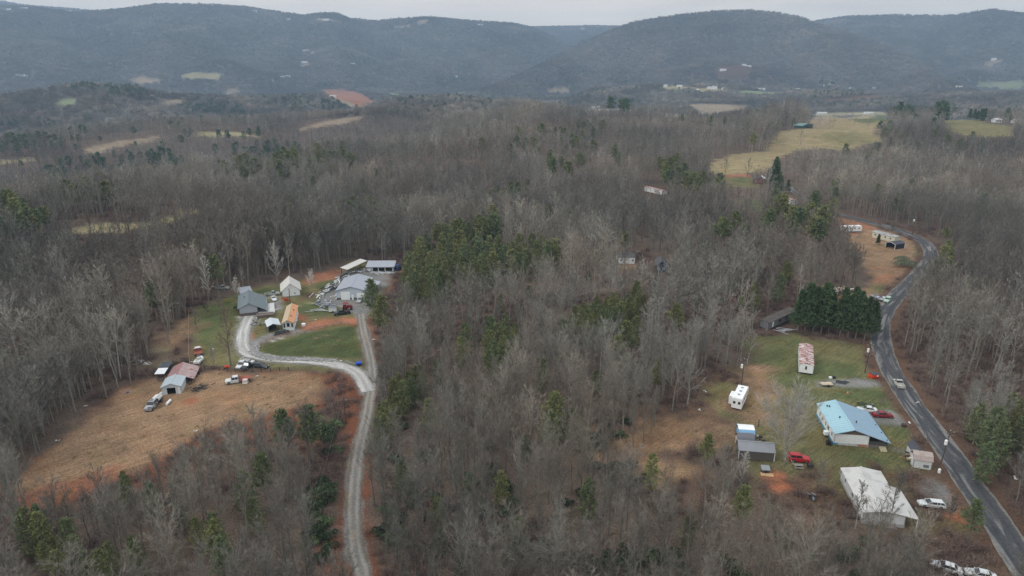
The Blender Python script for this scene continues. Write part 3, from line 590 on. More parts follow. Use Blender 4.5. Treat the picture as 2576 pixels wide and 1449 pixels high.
# workshop
b = B_('workshop', 'large grey metal workshop with two white roll up doors on the gravel yard', 'workshop', ZA(1535, 545), ZA(1935, 547), ZA(2080, 372))
h = b.top(ZA(0, 415)[1]); rh = h+1.5
D1 = (b.W*.155, b.W*.46, 0, h*.86); D2 = (b.W*.70, b.W*.955, 0, h*.74); D3 = (b.W*.52, b.W*.585, 0, 2.1)
walls(b, h, GREYM, {}, gable=('y', .5, rh)); roof(b, 'y', h, rh, .5, GREYR, .25, ribs=.9, ends=.35)
skirt(b, .9, mat('grey_block', S(96, 92, 90, .9), .9, .25, 3), .03); door(b, 'f', D1[0], D1[1], D1[3], WHITEP, 'roll_up_door', knob=False); door(b, 'f', D2[0], D2[1], D2[3], WHITEP, 'roll_up_door', knob=False); door(b, 'f', D3[0], D3[1], D3[3], WHITEP, 'door')
q = MB(); q.prism([(0, 2.9), (3.2, 2.35), (3.2, 2.45), (0, 3.0)], 'y', b.D*.62, b.D*.95)
q.v = [(x+b.W+.15, y, z+.15) for x, y, z in q.v]; part(b, 'awning', q, GREYR); posts(b, [(b.W+3.1, b.D*.64, 2.45), (b.W+3.1, b.D*.93, 2.45)], 2.4, DARK)
# open fronted shed
b = B_('open_shed', 'long open fronted grey shed with a metal roof behind the workshop', 'shed', ZA(1948, 152), ZA(2318, 158), None, depth=5.5); h = b.top(ZA(0, 88)[1])
walls(b, h, GREYM, {'f': [(b.W*.23, b.W*.98, -1, h-.35)]}, sides='frbl'); q = MB(); q.prism([(-.5, h+.02), (b.D+.4, h+1.0), (b.D+.4, h+1.1), (-.5, h+.12)], 'x', -.35, b.W+.4); part(b, 'roof', q, GREYR)
posts(b, [(b.W*.43, .1), (b.W*.68, .1), (b.W*.96, .1)], h-.3, TRIM, .13)
# lean-to roof
b = B_('canopy', 'long narrow cream canopy roof on posts at the edge of the wood', 'canopy', ZA(1608, 200), ZA(1705, 200), None, depth=22.); 
a0, a1 = G(*ZA(1640, 205)), G(*ZA(1915, 82)); b.e.rotation_euler[2] = math.atan2(a1[1]-a0[1], a1[0]-a0[0]); L = min(float(np.linalg.norm(a1-a0)), 24); b.e.location = (*a0[:2], min(a0[2], a1[2]))
q = MB(); q.prism([(-1.6, 2.5), (1.9, 3.0), (1.9, 3.1), (-1.6, 2.6)], 'x', 0, L); part(b, 'roof', q, PALER); posts(b, [(x, y, 2.6+(y > 0)*.3) for x in (.3, L*.33, L*.66, L-.3) for y in (-1.2, 1.5)], 2.5, DARK)
# white gabled garage
b = B_('garage', 'white gabled garage with a steep white roof', 'garage', ZA(790, 515), ZA(1038, 492), None, depth=9.5); h = b.top(ZA(0, 470)[1])*.95
h = 2.6; rh = h+hgt(b.a+np.array([0, 0, 0]), ZA(0, 380)[1])-2.6; rh = max(min(rh, 7.), 5.2)
walls(b, h, WHITEP, gable=('y', .48, rh)); roof(b, 'y', h, rh, .48, PALER, .5, ribs=.9); skirt(b, .35, mat('block', S(140, 136, 130), .9, .2, 3), .03); q = MB(); q.box(b.W*.46, b.W*.56, -.05, -.003, h+.4, h+1.9); part(b, 'loft_door', q, TRIM); window(b, 'f', b.W*.66, b.W*.74, .9, 1.7)
# grey house
SHING = mat('green_grey_shingles', S(122, 132, 134, .86), .9, .14, 1.6, bump=.3); SID = mat('grey_siding', S(172, 175, 182, .98), .7, .05, 1.5, stretch=(.3, .3, 6)); STONE = mat('stone_base', S(112, 100, 92, .9), .95, .35, 3)
b = B_('house', 'grey sided house with green grey shingle roof beside the white lane', 'house', ZA(205, 775), ZA(455, 748), None, depth=14.5); h = b.top(ZA(0, 690)[1])
h = max(h, 3.0); W0 = b.W
walls(b, h, SID, gable=('y', .56, h+1.3)); roof(b, 'y', h, h+1.45, .56, SHING, .5, right=3.4, ends=.5); skirt(b, 1.0, STONE, .06); window(b, 'r', 2, 3.4, 1.4, 2.5); window(b, 'r', 8, 9.6, 1.4, 2.5); door(b, 'r', 5, 6, 2.9, WHITEP, h0=.9); window(b, 'l', 3, 4.4, 1.4, 2.5); window(b, 'l', 9, 10.4, 1.4, 2.5)
posts(b, [(b.W+3.1, .2, h-.6), (b.W+3.1, b.D*.5, h-.6)], h-.6, TRIM, .08); q = MB(); q.box(b.W+.1, b.W+5.6, -1.2, b.D*.62, b.low, .62); part(b, 'porch', q, mat('concrete', S(204, 202, 198, .9), .8, .08, 1)); vent(b, b.W*.3, b.D*.6, h+.9); q = MB(); q.box(0, b.W*.99, b.D*.2, b.D*.42, 0, .1)
q = MB(); q.box(b.W*.9, b.W+5.2, -4.2, -1.3, b.low, .9); part(b, 'retaining_wall', q, STONE)
# small grey shed
b = B_('small_shed', 'small grey shed with two white doors behind the grey house', 'shed', ZA(228, 515), ZA(365, 495), None, depth=4); h = b.top(ZA(0, 455)[1])
walls(b, h, mat('white_siding', S(206, 206, 204), .6, .06, 1)); q = MB(); q.prism([(-.6, h), (b.D+.3, h+.9), (b.D+.3, h+1.0), (-.6, h+.1)], 'x', -.4, b.W+.5); part(b, 'roof', q, GREYR); door(b, 'f', .25, b.W*.47, h*.9, WHITEP, knob=False); door(b, 'f', b.W*.62, b.W-.2, h*.9, WHITEP, knob=False)
# orange roofed mobile home
OR1 = mat('orange_roof', S(224, 162, 118, .86), .5, .05, 1); OR2 = mat('pale_orange_roof', S(214, 190, 160, .86), .5, .05, 1)  # left slope takes the paler orange, right slope the stronger one
b = B_('mobile_home', 'white mobile home with an orange metal roof', 'mobile home', ZA(800, 972), ZA(952, 962), None, depth=15.5); h = b.top(ZA(0, 885)[1]); h = max(h, 2.8)
walls(b, h, WHITEP, gable=('y', .45, h+.85)); roof(b, 'y', h, h+.9, .45, OR2, .25, ribs=.8, m2=OR1, ends=.7); window(b, 'f', b.W*.38, b.W*.62, 1.3, 2.6, DARK); window(b, 'f', b.W*.08, b.W*.22, 1.1, 2.4, DARK); window(b, 'f', b.W*.78, b.W*.92, 1.1, 2.4, DARK)
for k in range(4): window(b, 'l', 2+3.4*k, 3.2+3.4*k, 1.3, 2.3)
window(b, 'r', 2, 3.4, 1.3, 2.3); door(b, 'r', 5, 6, 2.4, WHITEP, h0=.4); vent(b, b.W*.7, 4, h+.6); vent(b, b.W*.8, 10, h+.5); skirt(b, .6, WHITEP)
# carport beside it
b = B_('carport', 'open carport with a white metal roof beside the orange roofed home', 'carport', ZA(598, 1000), ZA(765, 975), None, depth=5.5); h = b.top(ZA(0, 925)[1]); h = max(h, 2.2)
roof(b, 'y', h, h+.7, .42, mat('white_metal_roof', S(214, 220, 222, .92), .45, .04, .8), .25, ribs=.8); posts(b, [(.1, .1), (b.W-.1, .1), (.1, b.D-.1), (b.W-.1, b.D-.1), (.1, b.D/2)], h, STEEL); q = MB(); q.box(b.W*.2, b.W*.75, b.D*.45, b.D*.9, .02, 1.0); q.box(b.W*.3, b.W*.5, b.D*.5, b.D*.8, 1.0, 1.4); part(b, 'stored_goods', q, mat('dull_clutter', S(70, 66, 62, .8), .9, .5, 3)); q = MB(); wallslab(q, (.05, b.D), (.05, .1), b.low, h-.1, .05); part(b, 'side_panel', q, mat('teal_panel', S(96, 112, 112, .9), .6, .1, 1))
# barn on the hay field
BLR = mat('pale_metal_roof', S(186, 196, 200, .90), .45, .05, .7)
b = B_('barn', 'pale metal barn with an open dark doorway on the hay field', 'barn', ZB(512, 792), ZB(782, 765), ZB(835, 640)); h = b.top(ZB(0, 690)[1])
walls(b, h, mat('pale_metal_wall', S(204, 210, 212), .55, .07, 1, stretch=(4, 4, .4)), {'f': [(b.W*.27, b.W*.71, -2, h*.86)]}, gable=('y', .5, h+.85)); roof(b, 'y', h, h+.9, .5, BLR, .2, ribs=.8); door(b, 'f', b.W*.84, b.W*.97, 2.2, WHITEP); 
Bn = b; q = MB(); q.box(.3, b.W-.3, .3, b.D-.3, .0, .04); part(b, 'floor_slab', q, mat('oily_floor', S(70, 60, 54, .8), .9, .4, 2))
q = MB(); q.box(b.W*.15, b.W*.45, b.D*.5, b.D*.85, .04, 1.3); q.box(b.W*.55, b.W*.85, b.D*.6, b.D*.9, .04, .9); part(b, 'stored_goods', q, MATS['dull_clutter'])
# old red roofed barn right behind it
RR = mat('faded_red_roof', S(176, 130, 128, .88), .7, .16, .7, col2=S(150, 140, 140, .85), c2s=.5); RR2 = mat('worn_pink_roof', S(190, 164, 160, .88), .7, .14, .7, col2=S(150, 76, 66, .8), c2s=.8, c2lo=.6, c2hi=.7)
d = Bn.D+.5; c, s_ = math.cos(Bn.rz), math.sin(Bn.rz)
b = B_('old_barn', 'old barn with a faded red metal roof joined behind the pale metal barn', 'barn', ZB(512, 792), ZB(782, 765), None, depth=7.5); ox = Bn.e.location; b.e.location = (ox[0]-s_*d+c*.2, ox[1]+c*d+s_*.2, ox[2]); b.W *= 1.0
walls(b, h-.15, mat('old_boards', S(120, 110, 104), .9, .35, 2, stretch=(5, 5, .4)), gable=('y', .5, h+.75)); roof(b, 'y', h-.15, h+.85, .5, RR, .3, right=1.9, ribs=.7, m2=RR2); posts(b, [(b.W+1.8, .3), (b.W+1.8, b.D*.5), (b.W+1.8, b.D-.2)], h-.6, MATS['old_boards'])
q = MB(); [q.box(b.W+.3+.4*k, b.W+.9+.4*k, 1+1.3*k, 2+1.3*k, b.low, .8+.2*(k % 2)) for k in range(4)]; part(b, 'stored_goods', q, MATS['dull_clutter'])
# lean-to left of it
b = B_('lean_to', 'low open lean-to with a half white roof left of the red roofed barn', 'lean-to', ZB(445, 600), ZB(560, 595), None, depth=6); h2 = 2.3
walls(b, h2, MATS['old_boards'], {'f': [(.2, b.W-.1, .9, 2.1)]}, sides='fbl', th=.1); q = MB(); q.prism([(-.4, h2), (b.D*.45, h2+.35), (b.D*.45, h2+.42), (-.4, h2+.07)], 'x', -.3, b.W+.1); q.mi = 1; q.prism([(b.D*.45, h2+.36), (b.D+.2, h2+.7), (b.D+.2, h2+.77), (b.D*.45, h2+.43)], 'x', -.3, b.W+.1); part(b, 'roof', q, [WHITEP, mat('dark_roof', S(84, 88, 94, .85), .8, .2, 1)])
# blue roofed home
BL1 = mat('lit_blue_roof', S(170, 206, 216, .84), .45, .05, .5, stretch=(1, 6, 1)); BL2 = mat('shaded_blue_roof', S(158, 184, 202, .80), .5, .05, .5, stretch=(1, 6, 1)); TEAL = mat('teal_skirting', S(84, 150, 180, .9), .7, .15, 1.5)  # one blue roof: second blue paints the shade on the right slope
b = B_('mobile_home', 'wide white home with a bright blue metal roof', 'mobile home', ZC(490, 800), ZC(1000, 842), ZC(258, 375), 'A'); h = b.top(ZC(0, 668)[1]); h = max(h, 2.9); rp = .52; hr = h+1.25
walls(b, h, WHITEP, gable=('y', rp, h+.9)); q = MB(); q.prism([(b.W*.02, h+.03), (b.W*.98, h+.03), (b.W*rp, hr-.16)], 'y', -.02, -.004); part(b, 'gable_gap', q, mat('bare_boards', S(110, 98, 88), .9, .3, 3))
roof(b, 'y', h+.12, hr+.1, rp, BL1, .25, ribs=.9, m2=BL2, right=4.6, ends=.45); skirt(b, .62, mat('mixed_skirting', S(196, 194, 188), .8, .1, .5, col2=S(180, 130, 104, .9), c2s=.25, c2lo=.55, c2hi=.6), .04)
q = MB(); q.box(-.11, .9, -.11, -.06, b.low, .64); q.box(-.12, -.09, -.1, b.D+.1, b.low, .66); part(b, 'teal_panel', q, TEAL)
for k in range(5): y = b.D*(.10+.17*k); window(b, 'l', y, y+(.9 if k != 1 else 1.6), 1.3, 2.4)
window(b, 'r', 3, 4.5, 1.3, 2.4); door(b, 'r', 6, 7, 2.5, WHITEP, h0=.5); hp = h-.55
q = MB(); q.box(b.W+.1, b.W+4.0, .1, b.D*.55, b.low, .6); part(b, 'porch_deck', q, MATS['old_boards']); posts(b, [(b.W+3.9, .3), (b.W+3.9, b.D*.27), (b.W+3.9, b.D*.53)], h-.75, DARK, .06); q = MB(); [q.box(b.W+2.3, b.W+3.7, -.35*(k+1), -.35*k, b.low, .6-.15*(k+1)) for k in range(4)]; part(b, 'steps', q, mat('pale_wood', S(190, 178, 150, .9), .8, .15, 2))
q = MB(); q.box(b.W+.1, b.W+4., .08, .13, .6, 1.5); part(b, 'lattice', q, mat('grey_lattice', S(86, 86, 84, .85), .9, .3, 5))
for x, y in ((.20, .86), (.25, .83), (.34, .42), (.62, .27)): vent(b, b.W*x+(.9 if x > .5 else 0), b.D*y, rx(b, b.W*x, 0, h, hr, rp)+.15)
BH = b
# white roofed home
WR = mat('white_coated_roof', S(204, 201, 195, .9), .5, .06, .35, col2=S(186, 182, 176, .88), c2s=.35); 
b = B_('mobile_home', 'wide home with a bright white coated roof at the lower right', 'mobile home', ZR(1382, 1062), ZR(1690, 1096), ZR(1262, 745), 'A'); h = b.top(ZR(0, 978)[1]); h = max(h, 2.7); W = b.W; D = b.D
walls(b, h, mat('grey_white_siding', S(206, 206, 204), .6, .06, 1), gable=('y', .5, h+.4)); roof(b, 'y', h, h+.6, .5, WR, .25, ribs=0, ends=.3); skirt(b, .7, mat('light_skirting', S(170, 168, 166), .8, .1, 1), .04)
q = MB(); q.prism([(W+.22, h-.1), (W+2.2, h-.45), (W+2.2, h-.33), (W+.22, h+.02)], 'y', -.3, D*.66); part(b, 'porch_roof', q, WR); posts(b, [(W+2.1, .0), (W+2.1, D*.33), (W+2.1, D*.64)], h-.45, TRIM, .06); window(b, 'l', 2.2, 3.2, 1.3, 2.3); window(b, 'l', 6, 7.4, 1.3, 2.3); window(b, 'l', 11, 12, 1.3, 2.3); window(b, 'l', 14, 15.2, 1.3, 2.3); q = MB(); q.box(W*.5, W*.75, -1.6, -.1, b.low, .8); part(b, 'steps', q, MATS['old_boards'])
q = MB(); q.box(-2.6, -.1, 1.0, 4.2, b.low, .5); [q.box(-2.6+.8*k, -2.52+.8*k, 1.0, 1.08, .5, 1.4) for k in range(4)]; q.box(-2.6, -.1, 1.0, 1.06, 1.35, 1.42); part(b, 'deck', q, mat('dark_deck', S(80, 66, 58, .85), .9, .2, 3)); vent(b, W*.25, D*.7, h+.5, TRIM, .12, .2)
# rusty roofed single-wide
RU = mat('rusty_roof', S(222, 214, 210, .9), .7, .08, 1, col2=S(146, 78, 66, .86), c2s=1.5, c2lo=.46, c2hi=.50, stretch=(.35, 2.6, 1))
b = B_('mobile_home', 'narrow white mobile home with rust streaked roof alone on the green lawn', 'mobile home', ZQ(913, 1366), ZQ(1017, 1374), ZQ(910, 1222), 'A', long=True); h = max(b.top(ZQ(0, 1308)[1]), 2.9)
walls(b, h, WHITEP, gable=('y', .5, h+.35), z0=.45); roof(b, 'y', h, h+.42, .5, RU, .06, ribs=0, ends=.08); q = MB(); [q.box(x, x+.35, y, y+.4, b.low, .46) for x in (.4, b.W-.8) for y in np.linspace(.2, b.D-.6, 6)]; q.box(.2, b.W-.2, .3, b.D-.3, .25, .45); part(b, 'frame', q, DARK); window(b, 'f', b.W*.42, b.W*.54, 1.5, 2.5, DARK); window(b, 'l', 3, 4, 1.4, 2.3); door(b, 'l', 8, 9, 2.4, TRIM, h0=.5); window(b, 'l', 12, 13, 1.4, 2.3); window(b, 'r', 4, 5.2, 1.4, 2.3); window(b, 'r', 10, 11.2, 1.4, 2.3)
# grey sheds by the big tree
GS = mat('brown_grey_wall', S(96, 90, 84, .9), .8, .06, 1, stretch=(6, 6, .3)); GSR = mat('grey_shed_roof', S(150, 152, 156, .86), .5, .05, .8)
b = B_('long_shed', 'long dark grey shed with a ribbed grey roof beside the big bare tree', 'shed', ZS(372, 1012), ZS(1110, 1078), None, depth=4.3); h = b.top(ZS(0, 845)[1]); h = max(h, 2.3)
walls(b, h, GS, gable=('x', .5, h+1.1), z0=.15); roof(b, 'x', h, h+1.15, .5, GSR, .12, ribs=.45, ends=.12)
for x in np.linspace(.3, b.W-.7, 7): q = MB(); q.box(x, x+.4, .1, .5, b.low, .15); part(b, 'foundation_block', q, MATS['block'])
for x in (-.04, b.W-.1): q = MB(); q.box(x, x+.14, -.05, .08, .15, h); part(b, 'corner_trim', q, TRIM)
b = B_('small_shed', 'cream shed with a grey gambrel roof squeezed behind the long grey shed', 'shed', ZS(362, 800), ZS(690, 822), None, depth=3.2); h = 2.0
walls(b, h, mat('cream_wall', S(196, 188, 176), .7, .08, 1)); q = MB(); q.prism([(-.15, h-.1), (.55, h+.75), (1.6, h+1.2), (2.65, h+.75), (3.35, h-.1), (3.25, h-.2), (1.6, h+1.05), (-.05, h-.2)], 'x', -.15, b.W+.15); part(b, 'roof', q, mat('shingle_grey', S(118, 118, 124, .86), .9, .15, 3)); door(b, 'f', .5, 1.5, 1.8, TRIM)
b = B_('small_shed', 'little shed with a white over blue roof behind the other grey sheds', 'shed', ZS(380, 630), ZS(690, 655), None, depth=3.4); h = 1.9
walls(b, h, mat('blue_wall', S(128, 172, 204), .7, .08, 1)); q = MB(); q.prism([(-.15, h-.05), (.5, h+.75), (.5, h+.83), (-.23, h)], 'x', -.15, b.W+.15); q.mi = 1; q.prism([(.5, h+.75), (1.8, h+1.05), (3.0, h+.75), (3.0, h+.83), (1.8, h+1.14), (.5, h+.83)], 'x', -.15, b.W+.15); q.mi = 0; q.prism([(3.0, h+.75), (3.6, h-.1), (3.7, h-.1), (3.0, h+.84)], 'x', -.15, b.W+.15); part(b, 'roof', q, [MATS['blue_wall'], WHITEP])
# sheds by the road
GW = mat('white_shed_wall', S(206, 206, 204), .7, .08, 1, col2=S(140, 132, 120), c2s=1.2, c2lo=.62, c2hi=.75)
b = B_('small_shed', 'white barn shaped shed with a faded pink brown roof by the road pole', 'shed', ZC(1655, 1135), ZC(1925, 1180), None, depth=3.2); h = 2.1
walls(b, h, GW); q = MB(); q.prism([(-.15, h-.1), (.45, h+.8), (1.6, h+1.3), (2.75, h+.8), (3.35, h-.1), (3.25, h-.2), (1.6, h+1.15), (-.05, h-.2)], 'x', -.15, b.W+.15); part(b, 'roof', q, mat('pink_brown_roof', S(176, 160, 152, .86), .85, .15, 1.5)); q = MB(); q.box(b.W*.55, b.W*.85, -.1, -.003, .5, 1.1); part(b, 'wall_unit', q, mat('grey_unit', S(120, 122, 128, .9), .6, .3, 4)); door(b, 'l', .8, 1.8, 1.9, TRIM)
b = B_('small_shed', 'small white gabled shed with a dark roof just behind the pink brown roofed one', 'shed', ZC(1645, 1050), ZC(1800, 1065), None, depth=3.6); h = 2.3
walls(b, h, GW, gable=('y', .5, h+.8)); roof(b, 'y', h, h+.85, .5, mat('dark_shingle', S(84, 84, 90, .85), .9, .2, 3), .15)
# derelict trailer under the evergreens
b = B_('old_trailer', 'derelict grey trailer home lying tilted beside the row of evergreens', 'trailer', ZQ(640, 1048), ZQ(690, 1050), None, depth=15); a0, a1 = G(*ZQ(690, 1050)), G(*ZQ(905, 968)); b.e.location = tuple(a0); b.e.rotation_euler = (.04, -.03, math.atan2(a1[1]-a0[1], a1[0]-a0[0])); L = min(float(np.linalg.norm(a1-a0)), 19); b.W, b.D = L, 3.4
walls(b, 2.6, mat('weathered_metal', S(120, 120, 122), .7, .25, 1, stretch=(4, 4, .5)), z0=.2); q = MB(); q.box(-.1, L+.1, -.1, 3.5, 2.6, 2.72); part(b, 'roof', q, mat('grimy_roof', S(92, 84, 80, .85), .9, .3, 1)); door(b, 'f', 2.2, 3.0, 2.4, WHITEP, h0=.5); door(b, 'f', L-2, L-1.2, 2.4, WHITEP, h0=.5); window(b, 'f', 6, 7.2, 1.3, 2.2, DARK); window(b, 'f', 10, 11.2, 1.3, 2.2, DARK)
# long cream mobile home inside the bend
b = B_('mobile_home', 'long cream mobile home with a patched grey roof inside the road bend', 'mobile home', ZK(960, 350), ZK(1430, 470), None, depth=4.4); h = max(b.top(ZK(0, 240)[1]), 2.8)
walls(b, h, mat('cream_siding', S(206, 200, 180), .7, .08, 1), gable=('x', .5, h+.3)); roof(b, 'x', h, h+.35, .5, mat('patched_roof', S(178, 178, 176, .86), .7, .16, 1, col2=S(130, 128, 128, .8), c2s=.7), .15)
for k in range(4): window(b, 'f', b.W*(.1+.22*k), b.W*(.1+.22*k)+1.2, 1.2, 2.2)
window(b, 'l', 1, 2.4, 1.2, 2.2)
b = B_('carport', 'black metal carport with white edge posts inside the road bend', 'carport', ZK(1245, 560), ZK(1436, 608), None, depth=6.5); h = max(b.top(ZK(0, 470)[1]), 2.4); BK = mat('black_metal', (.035, .037, .045), .5, .1, 1)
walls(b, h, BK, sides='rbl', th=.05); roof(b, 'y', h, h+.7, .45, mat('charcoal_roof', S(72, 76, 86, .85), .5, .06, 1), .1, ribs=.8, ends=.05); posts(b, [(0, -.1, h), (b.W, -.1, h), (b.W+.05, b.D, h)], h, TRIM, .09); q = MB(); q.prism([(0, h-.05), (b.W*.45, h+.62), (b.W, h-.05), (b.W, h+.1), (b.W*.45, h+.8), (0, h+.1)], 'y', -.12, -.06); part(b, 'front_trim', q, TRIM)
# brick house
b = B_('brick_house', 'small red brick house with a grey roof and white gables near the meadow', 'house', ZH(730, 545), ZH(1060, 560), None, depth=10); h = 2.7; BR = mat('red_brick', S(132, 88, 80, .95), .9, .15, 3)
walls(b, h+.4, BR, gable=('y', .58, h+2.2)); roof(b, 'y', h+.4, h+2.3, .58, mat('slate_roof', S(92, 90, 92, .86), .9, .12, 2), .5, m2=mat('white_roof_slope', S(206, 206, 204, .9), .6, .06, 1)); window(b, 'f', b.W*.5, b.W*.6, 1.2, 2.8); window(b, 'f', b.W*.82, b.W*.92, 1.2, 2.4); window(b, 'f', b.W*.15, b.W*.25, 1.2, 2.4); q = MB(); q.box(b.W*.3, b.W*.38, 5, 5.8, h, h+3.2); part(b, 'chimney', q, BR)
# the other mobile homes in the wood
def longhome(name, label, A, B, dep, roofm, wallm, h=2.8, n=4):
    b = B_(name, label, 'mobile home', A, B, None, depth=dep); walls(b, h, wallm, gable=('x', .5, h+.3)); roof(b, 'x', h, h+.35, .5, roofm, .12)
    for k in range(n): window(b, 'f', b.W*(k+.35)/n, b.W*(k+.35)/n+1.2, 1.2, 2.1)
    door(b, 'f', b.W*.47, b.W*.47+1, 2.3, TRIM, h0=.4); return b
PK = mat('rust_pink_roof', S(206, 196, 192, .9), .7, .12, 1, col2=S(150, 84, 76, .86), c2s=1.2, c2lo=.45, c2hi=.52)
longhome('mobile_home', 'white and rust mobile home deep in the far grey wood', Z2(2255, 1405), Z2(2385, 1432), 4.2, PK, WHITEP)
longhome('mobile_home', 'pink roofed mobile home behind trees below the brick house', ZH(1270, 960), ZH(1680, 1090), 4.4, PK, WHITEP)
b = longhome('mobile_home', 'white walled home with dark roof half hidden by bare trunks', ZM(885, 385), ZM(1235, 388), 8, mat('old_dark_roof', S(92, 90, 90, .85), .9, .15, 1), WHITEP, 2.8, 3)
b = B_('house', 'dark blue gabled house half hidden by bare trees', 'house', ZM(1660, 560), ZM(1900, 570), None, depth=9); walls(b, 3, mat('dark_blue_wall', S(62, 72, 90, .9), .7, .2, 1), gable=('y', .5, 4.6)); roof(b, 'y', 3, 4.8, .5, MATS['old_dark_roof'], .4); window(b, 'f', b.W*.2, b.W*.35, 1.2, 2.3); window(b, 'f', b.W*.6, b.W*.75, 1.2, 2.3)
b = B_('barn', 'dark green metal barn at the left edge of the hill meadow', 'barn', Z3(940, 945), Z3(1018, 942), None, depth=12); GN = mat('green_metal', S(44, 84, 74, .95), .5, .08, 1); walls(b, 4.2, GN, gable=('y', .5, 6)); roof(b, 'y', 4.2, 6.2, .5, mat('green_roof', S(120, 148, 142, .86), .5, .06, 1), .3); door(b, 'f', b.W*.35, b.W*.65, 3.4, MATS['dark_paint'], knob=False)
# far houses: body, roof, windows
def farhouse(conv, x, y, wpx, hm, label, wall=None, rf=None, dep=9, name='house', cat='house', rot=None):
    p = conv(x, y); A = (p[0]-wpx/2, p[1]); B = (p[0]+wpx/2, p[1]); a, c = G(*A), G(*B); m_ = G(*p); L = wpx/1717*np.linalg.norm(m_-CAM)
    e = empty(name, m_, rot if rot is not None else 0, label=label, cat=cat); q = MB(); hw = L/2; low = -3.
    q.box(-hw, hw, -dep/2, dep/2, low, hm); [q.prism([(-dep/2, hm), (dep/2, hm), (0, hm+dep*.2)], 'x', x0, x0+.2) for x0 in (-hw, hw-.2)]; q.build('wall', wall or WHITEP, e)
    r = MB(); r.prism([(-dep/2-.5, hm-.2), (0, hm+dep*.2+.05), (0, hm+dep*.2+.3), (-dep/2-.5, hm+.05)], 'x', -hw-.4, hw+.4); r.prism([(dep/2+.5, hm-.2), (0, hm+dep*.2+.05), (0, hm+dep*.2+.3), (dep/2+.5, hm+.05)], 'x', -hw-.4, hw+.4); r.build('roof', rf or WR, e)
    for k in (-.6, 0, .6): w_ = MB(); w_.box(hw*k-.6, hw*k+.6, -dep/2-.06, -dep/2-.003, 1, 2.3); w_.build('window', GLASS, e)
    FOOT.append((m_[0], m_[1], hw+3))
GR = MATS['slate_roof']
